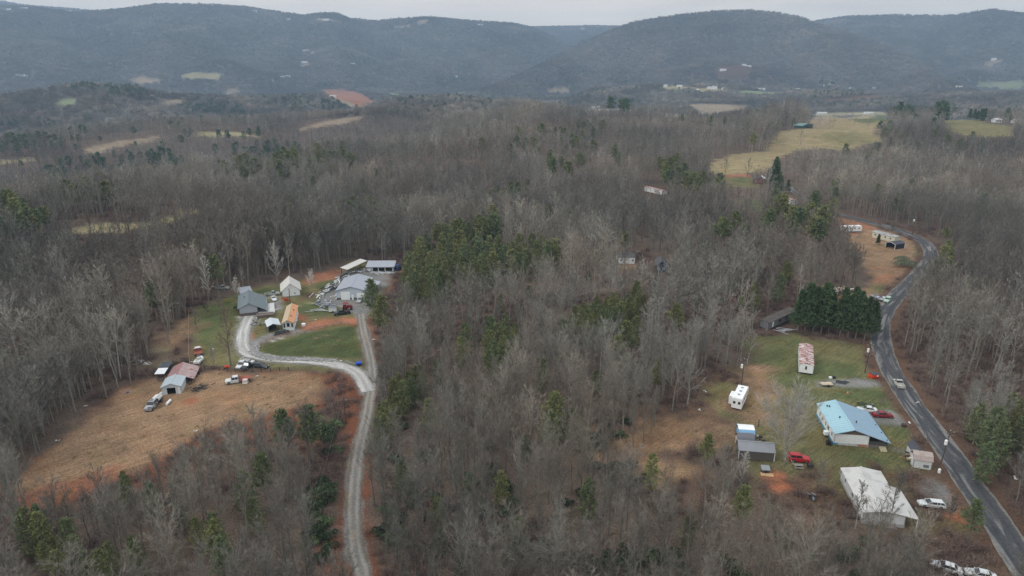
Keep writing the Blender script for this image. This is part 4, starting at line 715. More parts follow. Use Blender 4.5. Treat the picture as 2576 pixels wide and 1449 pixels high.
for args in ((ZF, 740, 520, 18, 3.2, 'low white house at the left of the far hill road'), (ZF, 1090, 405, 29, 3.2, 'long white building under bare trees on the far ridge'), (ZF, 1715, 590, 10, 3, 'pale roofed house left of the dark evergreen clump on the far ridge', None, WR), (ZF, 1850, 585, 14, 3, 'pale grey roofed house beside the dark evergreen clump', None, GR),
             (Z3, 1070, 838, 30, 3.4, 'long white farm building at the left of the white fence', None, WR), (Z3, 1430, 838, 18, 3.4, 'white farm building in the middle of the white fence'), (Z3, 2535, 905, 22, 3.2, 'white house behind red brown trees at the right edge', None, WR), (Z3, 2370, 900, 12, 3.4, 'small white house left of the one at the right edge'),
             (Z3, 280, 655, 22, 6, 'white farm cluster main building on the far valley floor'), (Z3, 370, 660, 12, 5, 'small white building right of the valley farm'), (Z3, 172, 672, 6, 6, 'tiny white house left of the valley farm'), (Z3, 642, 662, 16, 6, 'long white barn on the green valley field', None, WR), (Z3, 908, 664, 9, 6, 'white house right of the green valley field'),
             (Z3, 300, 645, 10, 5, 'small white shed behind the valley farm'), (Z3, 1145, 628, 8, 5, 'little white house right of the long roofed one in the valley'), (Z3, 1300, 655, 7, 5, 'small pale house in the wood of the right valley'), (Z3, 2155, 652, 8, 6, 'white house nearest the far green field'), (Z3, 40, 640, 12, 5, 'pale shed at the left end of the terraced far field'), (Z3, 1530, 660, 6, 5, 'lone pale hut in the right valley wood'),
             (Z3, 1075, 630, 18, 5, 'pale long roofed house below the right mountain', None, GR), (Z3, 1180, 610, 10, 5, 'pale house just above the long roofed one'), (Z3, 375, 468, 8, 6, 'topmost pale house in the clearing on the right mountain'), (Z3, 515, 484, 9, 6, 'white house at the right of the mountain clearing'), (Z3, 360, 520, 14, 6, 'white house at the bottom of the mountain clearing', None, WR), (Z3, 550, 490, 10, 6, 'grey roofed house right in the mountain clearing', None, GR),
             (Z3, 2350, 442, 10, 8, 'pale house on the scar of the far right mountain'), (Z3, 1940, 706, 12, 4, 'grey roofed house behind the red clay hill', None, GR), (Z3, 2095, 648, 12, 6, 'small pale house left of the far green field'), (Z3, 1470, 655, 7, 6, 'tiny white house in the valley wood'),
             (Z2, 1900, 790, 20, 3, 'white roofed house left of the dark pines on the ridge', None, WR), (Z2, 755, 449, 7, 8, 'lone white house halfway up the middle mountain'), (Z2, 875, 568, 6, 7, 'lone white house low on the middle mountain'), (Z2, 110, 476, 12, 7, 'white house beside the red scar on the middle mountain'), (Z2, 1810, 216, 10, 10, 'pale house high on the gap mountain'), (Z2, 2412, 640, 8, 6, 'white barn on the terraced far field'),
             (Z2, 1040, 185, 20, 8, 'pale long building near the middle skyline', None, GR), (Z1, 1190, 712, 14, 5, 'white two storey house in the left valley'), (Z1, 1098, 718, 14, 4, 'orange roofed house beside the white one in the left valley', None, OR1), (Z1, 695, 645, 16, 5, 'grey house among the dark pines of the left hill', None, GR), (Z1, 2450, 714, 14, 5, 'white house on the red field of the left valley', None, WR), (Z1, 2310, 806, 12, 4, 'white roofed shed among pines in the left valley', None, WR),
             (Z1, 1675, 702, 9, 5, 'small white house by the pale clearing in the left valley'), (Z1, 2115, 567, 14, 6, 'white roofed house at the foot of the left mountain', None, WR), (Z1, 2080, 572, 9, 6, 'small house left of the white roofed one at the mountain foot'), (Z1, 2000, 598, 8, 6, 'orange brown roofed house at the foot of the left mountain', None, OR2),
             (Z1, 150, 560, 16, 7, 'grey house at the far left foot of the mountain', None, GR), (Z1, 187, 570, 9, 7, 'white house at the far left foot of the mountain'), (Z1, 2250, 380, 16, 9, 'white villa on the left mountain side'), (Z1, 2305, 394, 9, 7, 'small white house right of the villa on the left mountain'), (Z1, 2243, 464, 16, 7, 'white house on its clearing below the villa'),
             (Z1, 45, 78, 18, 10, 'pale house near the left skyline', None, GR), (Z1, 100, 90, 16, 9, 'pale house right of the one near the left skyline', None, GR), (Z1, 168, 68, 18, 9, 'grey roofed house highest at the left skyline', None, GR), (Z1, 1200, 35, 14, 9, 'pale house on the mountain top left of centre'), (Z1, 1870, 88, 12, 8, 'house with a pale wall below the skyline trees'), (Z1, 2118, 148, 10, 8, 'small house below the skyline clearing'), (Z1, 2395, 148, 14, 8, 'house on the skyline clearing', None, GR), (Z1, 505, 88, 10, 9, 'small pale house at the saddle of the left skyline')):
    farhouse(*args)
# ---------------------------------------------------------------- vehicles
def wheel(m, x, y, r, w):
    m.tube((x, y-w/2, r), (x, y+w/2, r), r, r, 14)
def ringloft(m, secs):
    """secs: (x, half width, z bottom, z shoulder, z top, top half width)"""
    base = len(m.v); k = 8
    for x, w, zb, zs, zt, wt in secs: m.v += [(x, -w*.93, zb), (x, -w, zb+.12), (x, -w, zs), (x, -wt, zt), (x, wt, zt), (x, w, zs), (x, w, zb+.12), (x, w*.93, zb)]
    for i in range(len(secs)-1):
        for j in range(k): a = base+i*k; m.f.append((a+j, a+(j+1) % k, a+k+(j+1) % k, a+k+j)); m.m.append(m.mi)
    m.f.append(tuple(range(base, base+k))[::-1]); m.m.append(m.mi); m.f.append(tuple(range(base+(len(secs)-1)*k, base+len(secs)*k))); m.m.append(m.mi)
CARM = {}
def carmeshes(kind, L):
    """shared shapes, nose towards +X"""
    if (kind, L) in CARM: return CARM[(kind, L)]
    h = L/2; body, glass = MB(), MB(); W = {'sedan': .88, 'wagon': .88, 'suv': .93, 'pickup': .95, 'truck': 1.0}[kind]; wr = {'sedan': .32, 'wagon': .32, 'suv': .37, 'pickup': .38, 'truck': .42}[kind]; g = wr*.62
    if kind in ('sedan', 'wagon'):
        zs, zh, zr = .72, .92, 1.42
        ringloft(body, [(-h, W*.8, g+.15, .66, .84, W*.7), (-h+.25, W*.97, g, zs, .98 if kind == 'sedan' else .95, W*.86), (-h+1.1, W, g, zs+.02, .95, W*.88), (h-1.5, W, g, zs, .92, W*.88), (h-.5, W*.96, g, zs-.05, .80, W*.8), (h-.08, W*.85, g+.1, .55, .68, W*.66), (h, W*.7, g+.18, .5, .6, W*.5)])
        x0, x1, x2, x3 = ((-h+.75, -h+1.35, h-2.15, h-1.45) if kind == 'sedan' else (-h+.15, -h+.55, h-2.15, h-1.35)); zb = .90
    elif kind == 'suv':
        zr = 1.72; ringloft(body, [(-h, W*.86, g+.1, .9, 1.02, W*.8), (-h+.15, W*.98, g, .95, 1.10, W*.92), (h-1.6, W, g, .95, 1.10, W*.9), (h-1.2, W, g, .9, 1.06, W*.88), (h-.25, W*.95, g, .82, .96, W*.82), (h, W*.84, g+.12, .7, .84, W*.74)]); x0, x1, x2, x3 = -h+.08, -h+.25, h-2.0, h-1.5; zb = 1.05
    else:
        zr = 1.78 if kind == 'pickup' else 1.95; zt = 1.08 if kind == 'pickup' else 1.18; cabr = h-3.4 if L > 5.5 else h-2.9
        ringloft(body, [(cabr, W, g, zt-.15, zt, W*.92), (h-1.5, W, g, zt-.15, zt, W*.92), (h-.25, W*.97, g, zt-.2, zt-.06, W*.85), (h, W*.88, g+.12, zt-.35, zt-.2, W*.8)])
        if kind == 'pickup':
            body.box(-h, cabr, -W, -W+.09, g+.1, zt-.02); body.box(-h, cabr, W-.09, W, g+.1, zt-.02); body.box(-h, -h+.08, -W+.09, W-.09, g+.15, zt-.04); body.box(-h+.08, cabr, -W+.09, W-.09, g+.15, g+.32)
        else: body.box(-h, cabr-.1, -.45, .45, g+.1, g+.35)
        x0, x1, x2, x3 = cabr+.02, cabr+.12, h-1.95, h-1.4; zb = zt-.04
    wt = W*.74; wb = W*.9
    V = [(x0, -wb, zb), (x3, -wb, zb), (x3, wb, zb), (x0, wb, zb), (x1, -wt, zr-.06), (x2, -wt, zr-.06), (x2, wt, zr-.06), (x1, wt, zr-.06)]
    glass.add(V, [(0, 1, 5, 4), (1, 2, 6, 5), (2, 3, 7, 6), (3, 0, 4, 7)])
    body.add([(x1-.04, -wt-.01, zr-.07), (x2+.04, -wt-.01, zr-.07), (x2+.04, wt+.01, zr-.07), (x1-.04, wt+.01, zr-.07), (x1+.08, -wt+.08, zr), (x2-.1, -wt+.08, zr-.01), (x2-.1, wt-.08, zr-.01), (x1+.08, wt-.08, zr)], [(0, 1, 2, 3), (0, 1, 5, 4), (1, 2, 6, 5), (2, 3, 7, 6), (3, 0, 4, 7), (4, 5, 6, 7)])
    for sy in (-1, 1):                               # pillars
        body.tube((x3, sy*wb, zb), (x2, sy*(wt+.01), zr-.05), .045, .04, 4); body.tube((x0, sy*wb, zb), (x1, sy*(wt+.01), zr-.05), .07, .06, 4); xm = (x0+x3)/2-.1; body.tube((xm, sy*(wb+.005), zb), (xm, sy*(wt+.015), zr-.05), .04, .04, 4)
        if kind in ('wagon', 'suv'): xm = x0+.95; body.tube((xm, sy*(wb+.005), zb), (xm, sy*(wt+.015), zr-.05), .045, .045, 4)
        body.box(x3-.25, x3-.08, sy*W if sy > 0 else -W-.16, sy*W+.16 if sy > 0 else -W, zb-.02, zb+.12)
    ty = MB(); ty.tube((0, -.11, 0), (0, .11, 0), wr, wr, 16); rm = MB(); rm.tube((0, -.125, 0), (0, .125, 0), wr*.6, wr*.6, 10); hl = MB(); hl.box(-.05, .03, -.17, .17, -.08, .08); tl = MB(); tl.box(-.03, .05, -.1, .1, -.1, .1); pl = MB(); pl.box(-.02, .02, -.16, .16, -.06, .06)
    r = dict(body=body, glass=glass, ty=ty, rm=rm, hl=hl, tl=tl, W=W, wr=wr, h=h, zt={'sedan': .68, 'wagon': .68, 'suv': .82, 'pickup': .86, 'truck': .95}[kind], cabr=locals().get('cabr', -h), g=g); CARM[(kind, L)] = r; r['m'] = {k: r[k].mesh(k, [m]) for k, m in (('glass', GLASS), ('ty', TYRE), ('rm', STEEL), ('hl', mat('headlight', S(220, 222, 224), .2, .02, 1)), ('tl', mat('taillight', S(150, 24, 24), .3, .05, 1)))}
    return r
def vehicle(name, cat, label, kind, paint, rear, front, L=4.7, wheels=True, group=None, lift=0):
    a, c = G(*rear), G(*front); rz = math.atan2(c[1]-a[1], c[0]-a[0]); p = (a+c)/2; p[2] = float(H(p[0], p[1]))+lift; r = carmeshes(kind, L)
    e = empty(name, p, rz, label=label, cat=cat, group=group)
    # tilt with the slope
    hh = r['h']*.7; d = np.array([math.cos(rz), math.sin(rz)]); n = np.array([-d[1], d[0]]); e.rotation_euler = (math.atan((float(H(*(p[:2]+n*.8)))-float(H(*(p[:2]-n*.8))))/1.6), -math.atan((float(H(*(p[:2]+d*hh)))-float(H(*(p[:2]-d*hh))))/(2*hh)), rz)
    r['body'].build('body', paint, e)
    def put(nm, me, x, y, z, par=e): o = bpy.data.objects.new(nm, me); COL.objects.link(o); o.parent = par; o.location = (x, y, z); return o
    put('window', r['m']['glass'], 0, 0, 0)
    if wheels:
        for x in (-r['h']+.95, r['h']-.85):
            for y in (-r['W']+.08, r['W']-.08): w_ = put('wheel', r['m']['ty'], x, y, r['wr']); put('rim', r['m']['rm'], 0, 0, 0, w_)
    for y in (-1, 1): put('headlight', r['m']['hl'], r['h']-.04, y*r['W']*.66, r['zt']-.08); put('taillight', r['m']['tl'], -r['h']+.0, y*r['W']*.78, r['zt']+.02)
    bm = MB(); bm.box(r['h']-.06, r['h']+.08, -r['W']*.86, r['W']*.86, r['g']+.06, r['g']+.26); bm.box(-r['h']-.08, -r['h']+.06, -r['W']*.86, r['W']*.86, r['g']+.06, r['g']+.26); bm.build('bumper', paint if kind in ('sedan', 'wagon') else STEEL, e)
    FOOT.append((p[0], p[1], 3.)); e['_h'] = 0; del e['_h']; return e, r
CW = mat('car_white', S(214, 216, 214, .92), .35, .04, 1, spec=.5); CS = mat('car_silver', S(176, 180, 178, .9), .35, .05, 1, spec=.5, metal=.2); CB = mat('car_black', (.018, .022, .024), .25, .1, 1, spec=.6); CR = mat('car_red', S(186, 26, 34, .95), .35, .06, 1, spec=.5); CM = mat('car_maroon', S(128, 22, 30, .95), .3, .06, 1, spec=.5); CG = mat('car_pale_green', S(178, 202, 182, .92), .35, .04, 1, spec=.5); CDG = mat('car_dark_green', S(30, 44, 44, .9), .3, .1, 1, spec=.6); CBG = mat('car_beige', S(196, 194, 184, .92), .4, .05, 1, spec=.5); CO = mat('car_worn_grey', S(170, 170, 172, .9), .7, .2, 1.5, col2=S(90, 84, 80, .8), c2s=1.2)
RB = mat('rusty_bed', S(150, 88, 70, .9), .85, .25, 2); LUMB = mat('white_lumber', S(214, 212, 206, .93), .7, .12, 2); LOAD = MATS['dull_clutter']
vehicle('parked_car', 'car', 'white station wagon on the gravel beside the white roofed home', 'wagon', CW, ZR(1978, 945), ZR(1805, 925), 4.8)
vehicle('parked_car', 'car', 'white sedan by the road at the bottom right corner, further left', 'sedan', CW, ZR(2085, 1430), ZR(1915, 1375), 4.8)
vehicle('parked_car', 'car', 'white sedan cut by the bottom edge of the photo at the right', 'sedan', CW, ZR(2320, 1475), ZR(2180, 1440), 4.8)
vehicle('parked_car', 'car', 'dark red sedan on the drive beside the blue roofed home', 'sedan', CM, ZC(1080, 385), ZC(1350, 400), 4.8)
vehicle('parked_car', 'car', 'white coupe half hidden behind the corner of the blue roof', 'sedan', CW, ZC(1085, 325), ZC(880, 300), 4.6)
e, r = vehicle('pickup_truck', 'pickup', 'beige pickup driving along the road', 'pickup', CBG, ZD(2335, 1110), ZD(2245, 985), 5.0)
vehicle('suv', 'SUV', 'bright red off road vehicle parked by the big bare tree', 'suv', CR, ZS(1440, 1030), ZS(1790, 1060), 4.5)
vehicle('suv', 'SUV', 'pale green off road vehicle where the side road meets the road', 'suv', CG, ZX(1985, 960), ZX(1860, 1060), 4.3)
vehicle('parked_car', 'car', 'black sedan parked below the carport of the orange roofed home', 'sedan', CB, ZA(850, 1010), ZA(712, 1030), 4.8)
e, r = vehicle('pickup_truck', 'pickup', 'dark green pickup on the edge of the gravel yard by the tractor', 'pickup', CDG, ZA(1698, 735), ZA(1512, 760), 5.7); q = MB(); q.box(-2.6, -.9, -.7, .7, .6, 1.15); q.build('load', LOAD, e)
vehicle('parked_car', 'car', 'silver car in front of the workshop doors', 'sedan', CS, ZA(1885, 545), ZA(1835, 590), 4.5)
e, r = vehicle('pickup_truck', 'pickup', 'silver pickup behind the grey house', 'pickup', CS, ZA(590, 490), ZA(712, 480), 5.4)
vehicle('parked_car', 'car', 'white car on the parking gravel behind the grey house', 'sedan', CW, ZA(650, 520), ZA(690, 575), 4.4)
vehicle('pickup_truck', 'pickup', 'small white pickup at the edge of the wood beyond the left lawn', 'pickup', CS, Z4(1618, 748), Z4(1660, 750), 4.8)
e, r = vehicle('pickup_truck', 'pickup', 'white pickup with a ladder rack beside two black vehicles at the fence', 'pickup', CW, ZB(1660, 355), ZB(1575, 435), 5.6); q = MB(); [q.tube((x, y, 1), (x, y, 1.95), .04, .04, 4) for x in (-2.6, -.6) for y in (-.85, .85)]; [q.tube((-2.7, y, 1.95), (.6, y, 1.95), .04, .04, 4) for y in (-.85, .85)]; [q.tube((x, -.85, 1.97), (x, .85, 1.97), .04, .04, 4) for x in (-2.6, -.6, .5)]; q.build('ladder_rack', WHITEP, e)
e, r = vehicle('pickup_truck', 'pickup', 'black pickup with a loaded bed between the white pickup and the black car', 'pickup', CB, ZB(1750, 375), ZB(1650, 440), 5.4); q = MB(); q.box(-2.4, -1.2, -.6, .5, .6, 1.1); q.build('load', LUMB, e)
vehicle('parked_car', 'car', 'black car rightmost of the three parked at the rail fence', 'wagon', CB, ZB(1780, 400), ZB(1940, 420), 4.9)
def flatbed(e, r, m, low=1.0): q = MB(); q.box(-r['h'], r['cabr']-.12, -1.15, 1.15, low, low+.12); q.box(r['cabr']-.2, r['cabr']-.12, -1.15, 1.15, low+.12, low+.9); [q.box(x, x+.12, -1.12, 1.12, low-.12, low) for x in np.linspace(-r['h']+.1, r['cabr']-.3, 4)]; q.build('flatbed', m, e)
e, r = vehicle('flatbed_truck', 'truck', 'white crew cab truck with a rusty flatbed on the hay field', 'truck', CW, ZB(1695, 590), ZB(1435, 630), 6.8); flatbed(e, r, RB)
e, r = vehicle('flatbed_truck', 'truck', 'white truck with a red bed heading uphill on the left lawn', 'truck', CW, ZB(1015, 262), ZB(1003, 175), 5.9); flatbed(e, r, RB, .95)
e, r = vehicle('old_truck', 'truck', 'battered grey truck piled with white boards beside the barn', 'truck', CO, ZB(450, 890), ZB(350, 990), 6.4); flatbed(e, r, DARK, 1.0); q = MB(); [q.box(-r['h']-.3+.1*k, r['cabr']-.4, -1.0+.35*k, -.72+.35*k, 1.15, 1.5+.12*(k % 3)) for k in range(6)]; q.tube((-r['h']-.8, .3, 1.75), (0, .3, 1.8), .28, .2, 6); q.build('load', LUMB, e)
# tractor
def tractor(conv, x, y, rz, m, label):
    p = G(*conv(x, y)); e = empty('tractor', p, rz, label=label, cat='tractor'); q = MB(); q.prism([(-.6, .9), (1.7, .75), (1.75, 1.45), (.5, 1.6), (-.6, 1.6)], 'y', -.4, .4); q.box(-1.3, .4, -.55, .55, .6, 1.0); [q.prism([(-1.6, 1.0), (-1.3, 1.55), (-.5, 1.6), (-.2, 1.1), (-.5, 1.35), (-1.2, 1.35)], 'y', s*.95-.2, s*.95+.2) for s in (-1, 1)]; q.build('body', m, e)
    q = MB(); q.box(-1.4, .35, -.7, .7, 2.45, 2.55); [q.tube((x_, y_, 1.5), (x_, y_, 2.45), .04, .04, 4) for x_ in (-1.3, .3) for y_ in (-.65, .65)]; q.build('canopy', m, e); q = MB(); q.box(-.9, -.45, -.25, .25, 1.0, 1.3); q.box(-.95, -.85, -.25, .25, 1.3, 1.75); q.build('seat', DARK, e); q = MB(); q.tube((1., 0, 1.5), (1., 0, 2.3), .05, .05, 6); q.build('exhaust', DARK, e)
    for x_, r_, w_ in ((-.95, .78, .4), (1.3, .45, .25)):
        for s in (-1, 1): q = MB(); q.tube((x_, s*.95-w_/2, r_), (x_, s*.95+w_/2, r_), r_, r_, 16); o = q.build('wheel', TYRE, e); q = MB(); q.tube((x_, s*.95-w_/2-.02, r_), (x_, s*.95+w_/2+.02, r_), r_*.5, r_*.5, 10); q.build('rim', m, o)
    return e
tractor(ZA, 1685, 680, .2, mat('tractor_red', S(140, 44, 44, .9), .6, .15, 1.5), 'dark red tractor on the gravel yard'); tractor(ZA, 2360, 140, 2.6, mat('tractor_blue', S(48, 88, 140, .9), .5, .1, 1.5), 'blue tractor at the right end of the open shed')
# campers
def camper(label, A, B, slide, W=2.5, hgt_=3.0, nose=True, z=.45):
    a, c = G(*A), G(*B); rz = math.atan2(c[1]-a[1], c[0]-a[0]); L = float(np.linalg.norm((c-a)[:2])); p = (a+c)/2; e = empty('camper', p, rz, label=label, cat='camper'); FOOT.append((p[0], p[1], L/2+1)); h = L/2; q = MB()
    q.prism([(-h, z+.1), (h-1.9 if nose else h, z+.1), (h-1.9 if nose else h, z+.9), (h-.1, z+.95), (h, z+1.8), (h-.35, z+hgt_-.2), (h-.7, z+hgt_), (-h+.15, z+hgt_), (-h, z+hgt_-.2)], 'y', -W/2, W/2); q.build('body', WHITEP, e)
    if slide: q = MB(); q.box(-h*.75, h*.0, W/2*slide, (W/2+.95)*slide, z+.5, z+2.6) if slide > 0 else q.box(-h*.75, 0, -W/2-.95, -W/2, z+.5, z+2.6); q.build('slide_out', WHITEP, e)
    for x_ in (-.4, .5): 
        for s in (-1, 1): q = MB(); q.tube((x_, s*(W/2-.15)-.11, .36), (x_, s*(W/2-.15)+.11, .36), .36, .36, 14); q.build('wheel', TYRE, e)
    for x_ in np.linspace(-h*.7, h*.6, 4):
        for s in (-1, 1): q = MB(); q.box(x_-.35, x_+.35, *(sorted((s*(W/2+.003), s*(W/2+.03)))), z+1.4, z+2.0); q.build('window', GLASS, e)
    for s in (-.6, .6): q = MB(); q.box(-h-.03, -h-.003, s-.3, s+.3, z+1.3, z+2.0); q.build('window', GLASS, e)
    for x_ in (-h*.5, 0, h*.5): q = MB(); q.box(x_-.3, x_+.3, -.3, .3, z+hgt_+.003, z+hgt_+.12); q.build('roof_vent', mat('vent_grey', S(150, 152, 154), .6, .1, 2), e)
    q = MB(); q.box(-h+.5, h-2, -W/2+.2, W/2-.2, z-.1, z+.1); q.build('chassis', DARK, e)
camper('white camper with a slide out on the grass left of the blue roofed home', ZR(455, 228), ZR(505, 130), 1, 2.5); camper('white fifth wheel camper on the bare ground near the upper road', ZK(720, 240), ZK(325, 250), 0, 2.5, 2.9)
# dumpster, trailer, cone, bins, table
def frame_at(name, label, cat, A, rz=0, group=None): return empty(name, G(*A), rz, label=label, cat=cat, group=group)
e = frame_at('dumpster', 'orange waste container with a grey lid on the grass by the road', 'container', ZD(1768, 885), .15); ORG = mat('container_orange', S(226, 74, 34, .95), .5, .08, 1)
q = MB(); q.prism([(-.7, .12), (.7, .12), (.9, .7), (.9, 1.35), (-.9, 1.35), (-.9, .7)], 'x', -1.05, 1.05); q.box(-1.2, -1.05, -.5, .5, .6, .8); q.box(1.05, 1.2, -.5, .5, .6, .8); q.build('body', ORG, e); q = MB(); q.prism([(-.95, 1.36), (.95, 1.36), (.3, 1.62), (-.3, 1.62)], 'x', -1.1, 1.1); q.build('lid', MATS['dark_roof'], e); q = MB(); q.box(.35, .75, -.925, -.903, .75, 1.25); q.build('placard', WHITEP, e)
for x_ in (-.8, .8): q = MB(); q.box(x_-.1, x_+.1, -.6, .6, 0, .12); q.build('foot', DARK, e)
e = frame_at('flat_trailer', 'small flat trailer with a pale wooden deck on the gravel patch', 'trailer', ZD(795, 1040), .02); q = MB(); q.box(-1.6, 1.6, -.95, .95, .55, .62); q.build('deck', mat('deck_boards', S(206, 188, 162, .93), .8, .12, 2, stretch=(.4, 6, 1)), e); q = MB(); [q.tube(a_, b_, .04, .04, 4) for a_, b_ in (((-1.6, -.95, .9), (1.6, -.95, .9)), ((-1.6, .95, .9), (1.6, .95, .9)), ((-1.6, -.95, .5), (1.6, -.95, .5)), ((-1.6, .95, .5), (1.6, .95, .5)), ((-1.6, -.95, .9), (-1.6, .95, .9)), ((1.6, -.6, .5), (2.7, 0, .5)), ((1.6, .6, .5), (2.7, 0, .5)))]; [q.tube((x_, y_, .5), (x_, y_, .9), .03, .03, 4) for x_ in (-1.6, 0, 1.6) for y_ in (-.95, .95)]; q.build('frame', DARK, e)
for s in (-1, 1): q = MB(); q.tube((.1, s*1.1-.1, .33), (.1, s*1.1+.1, .33), .33, .33, 14); q.build('wheel', TYRE, e)
e = frame_at('traffic_cone', 'orange and white traffic cone on the grass above the blue roof', 'cone', ZD(1235, 1210)); q = MB(); q.box(-.22, .22, -.22, .22, 0, .04); q.tube((0, 0, .04), (0, 0, .34), .17, .12, 10); q.tube((0, 0, .54), (0, 0, .72), .08, .05, 10); q.build('cone', ORG, e); q = MB(); q.tube((0, 0, .34), (0, 0, .54), .12, .08, 10); q.tube((0, 0, .72), (0, 0, .85), .05, .03, 10); q.build('white_band', WHITEP, e)
e = frame_at('wheelie_bin', 'black bin lying on its side next to the rusty roofed trailer', 'bin', ZD(915, 890), .1); q = MB(); q.prism([(-.35, 0), (.35, 0), (.45, .55), (-.4, .6)], 'x', -.1, .9); q.build('body', DARK, e); q = MB(); q.box(-.85, -.12, -.4, .3, .05, .45); q.build('lid', WHITEP, e)
e = frame_at('wheelie_bin', 'black bin standing behind the white coupe', 'bin', ZC(1050, 262)); q = MB(); q.prism([(-.28, 0), (.28, 0), (.35, 1.), (-.33, 1.)], 'x', -.3, .3); q.build('body', DARK, e); q = MB(); q.box(-.33, .33, -.37, .37, 1.01, 1.1); q.build('lid', mat('grey_lid', S(130, 130, 130), .6, .1, 1), e)
e = frame_at('mailbox', 'white mailbox on a post at the roadside', 'mailbox', ZC(1600, 540)); q = MB(); q.box(-.05, .05, -.05, .05, 0, 1.0); q.build('post', MATS['old_boards'], e); q = MB(); q.prism([(-.15, 1.), (.15, 1.), (.15, 1.2), (.0, 1.32), (-.15, 1.2)], 'y', -.3, .3); q.build('box', WHITEP, e)
e = frame_at('barrel_planter', 'brown round tub beside the mailbox', 'planter', ZC(1525, 535)); q = MB(); q.tube((0, 0, 0), (0, 0, .6), .5, .6, 12, True); q.build('tub', mat('brown_wood', S(88, 62, 50, .9), .9, .2, 3), e); q = MB(); q.tube((0, 0, .4), (0, 0, .62), .45, .5, 10); q.build('soil', MATS['dull_clutter'], e)
def picnic(A, rz, label):
    e = frame_at('picnic_table', label, 'table', A, rz); q = MB(); [q.box(-.95, .95, -.38+.16*k, -.25+.16*k, .72, .76) for k in range(5)]; q.build('tabletop', mat('grey_wood', S(150, 144, 136, .9), .85, .15, 3), e)
    for s in (-1, 1): q = MB(); q.box(-.95, .95, s*.75-.13, s*.75+.13, .42, .46); q.build('seat', MATS['grey_wood'], e); q = MB(); q.tube((s*.7, -.75, 0), (s*.7, -.2, .72), .05, .05, 4); q.tube((s*.7, .75, 0), (s*.7, .2, .72), .05, .05, 4); q.tube((s*.7, -.8, .4), (s*.7, .8, .4), .04, .04, 4); q.build('leg', MATS['grey_wood'], e)
picnic(ZS(1610, 1190), -.08, 'grey wooden picnic table below the red vehicle')
e = frame_at('barbecue', 'black barbecue grill right of the picnic table', 'grill', ZS(1850, 1200)); q = MB(); q.tube((-.6, 0, .75), (.6, 0, .75), .38, .38, 12); q.build('drum', DARK, e); q = MB(); [q.tube((x_, y_, 0), (x_*.8, y_*.6, .6), .04, .04, 4) for x_ in (-.6, .6) for y_ in (-.35, .35)]; q.box(-.5, .5, -.6, -.35, .62, .66); q.tube((.3, 0, 1.1), (.3, 0, 1.7), .07, .07, 6); q.build('stand', DARK, e)
e = frame_at('dog_house', 'little grey dog house on the brown yard below the long shed', 'dog house', ZS(925, 1285), -.1); q = MB(); q.box(-.75, .75, -.5, .5, .1, .95); q.build('box', mat('dark_board', S(92, 86, 82, .9), .9, .2, 3), e); q = MB(); q.prism([(-.7, .9), (.65, 1.35), (.65, 1.42), (-.7, .97)], 'x', -.9, .9); q.build('roof', GSR, e); q = MB(); q.box(-.2, .3, -.52, -.503, .1, .7); q.build('entrance', DARK, e)
e = frame_at('pallet', 'pale wooden pallets laid on the ground in front of the dog house', 'pallet', ZS(970, 1345), -.2); q = MB(); [q.box(-1.3, 1.3, -.55+.22*k, -.38+.22*k, .1, .14) for k in range(6)]; [q.box(x_, x_+.12, -.55, .72, 0, .1) for x_ in (-1.3, -.1, 1.15)]; q.build('boards', mat('pallet_wood', S(206, 170, 128, .93), .85, .12, 3), e)
e = frame_at('air_conditioner', 'white boxed unit on legs against the wall of the blue roofed home', 'unit', ZC(372, 680)); q = MB(); q.box(-.45, .45, -.45, .45, .5, 1.4); q.build('casing', WHITEP, e); q = MB(); [q.box(x_, x_+.08, y_, y_+.08, 0, .5) for x_ in (-.45, .37) for y_ in (-.45, .37)]; q.build('stand', DARK, e)
e = frame_at('riding_mower', 'black lawn mower at the left front corner of the blue roofed home', 'mower', ZC(420, 800), 1.2); q = MB(); q.box(-.5, .9, -.4, .4, .25, .55); q.prism([(.1, .55), (.9, .55), (.85, .9), (.2, .95)], 'y', -.3, .3); q.box(-.55, -.1, -.28, .28, .55, .8); q.box(-.6, -.5, -.28, .28, .8, 1.15); q.build('body', DARK, e); [(lambda q_: (q_.tube((x_, s*.45-.1, r_), (x_, s*.45+.1, r_), r_, r_, 10), q_.build('wheel', TYRE, e)))(MB()) for x_, r_ in ((-.35, .26), (.75, .2)) for s in (-1, 1)]
for i, (cx, cy, lb, m) in enumerate((((1.5), 0, 'white plastic tank standing by the rusty flatbed', WHITEP),)):
    e = frame_at('tank', lb, 'tank', ZB(1655, 628)); q = MB(); q.box(-.6, .6, -.5, .5, .35, 1.15); q.build('body', mat('pinkish_white', S(220, 200, 196, .92), .5, .05, 1), e); q = MB(); q.box(-.65, .65, -.55, .55, .1, .34); q.tube((0, 0, 1.15), (0, 0, 1.25), .18, .18, 8); q.build('base', WHITEP, e)
def roundtank(A, r, h, label, m, name='tank', cat='tank'): e = frame_at(name, label, cat, A); q = MB(); q.tube((0, 0, 0), (0, 0, h*.8), r, r, 12); q.build('body', m, e); q = MB(); q.tube((0, 0, h*.8), (0, 0, h), r, r*.35, 12); q.build('lid', m, e)
roundtank(ZA(960, 835), .9, 1.6, 'round white tank on the slope right of the orange roofed home', WHITEP); roundtank(ZA(1080, 905), .7, 1.0, 'smaller white drum near the clay bank', WHITEP); roundtank(ZC(2045, 1215), .3, 1.0, 'white cylinder standing at the foot of the roadside pole', WHITEP)
e = frame_at('cylinder_tank', 'white cylinder lying on the field below the barn', 'tank', ZB(600, 905), 1.6); q = MB(); q.tube((-1.1, 0, .35), (1.1, 0, .35), .35, .35, 12); q.build('body', WHITEP, e); q = MB(); q.box(-.8, -.6, -.3, .3, 0, .15); q.box(.6, .8, -.3, .3, 0, .15); q.build('cradle', DARK, e)
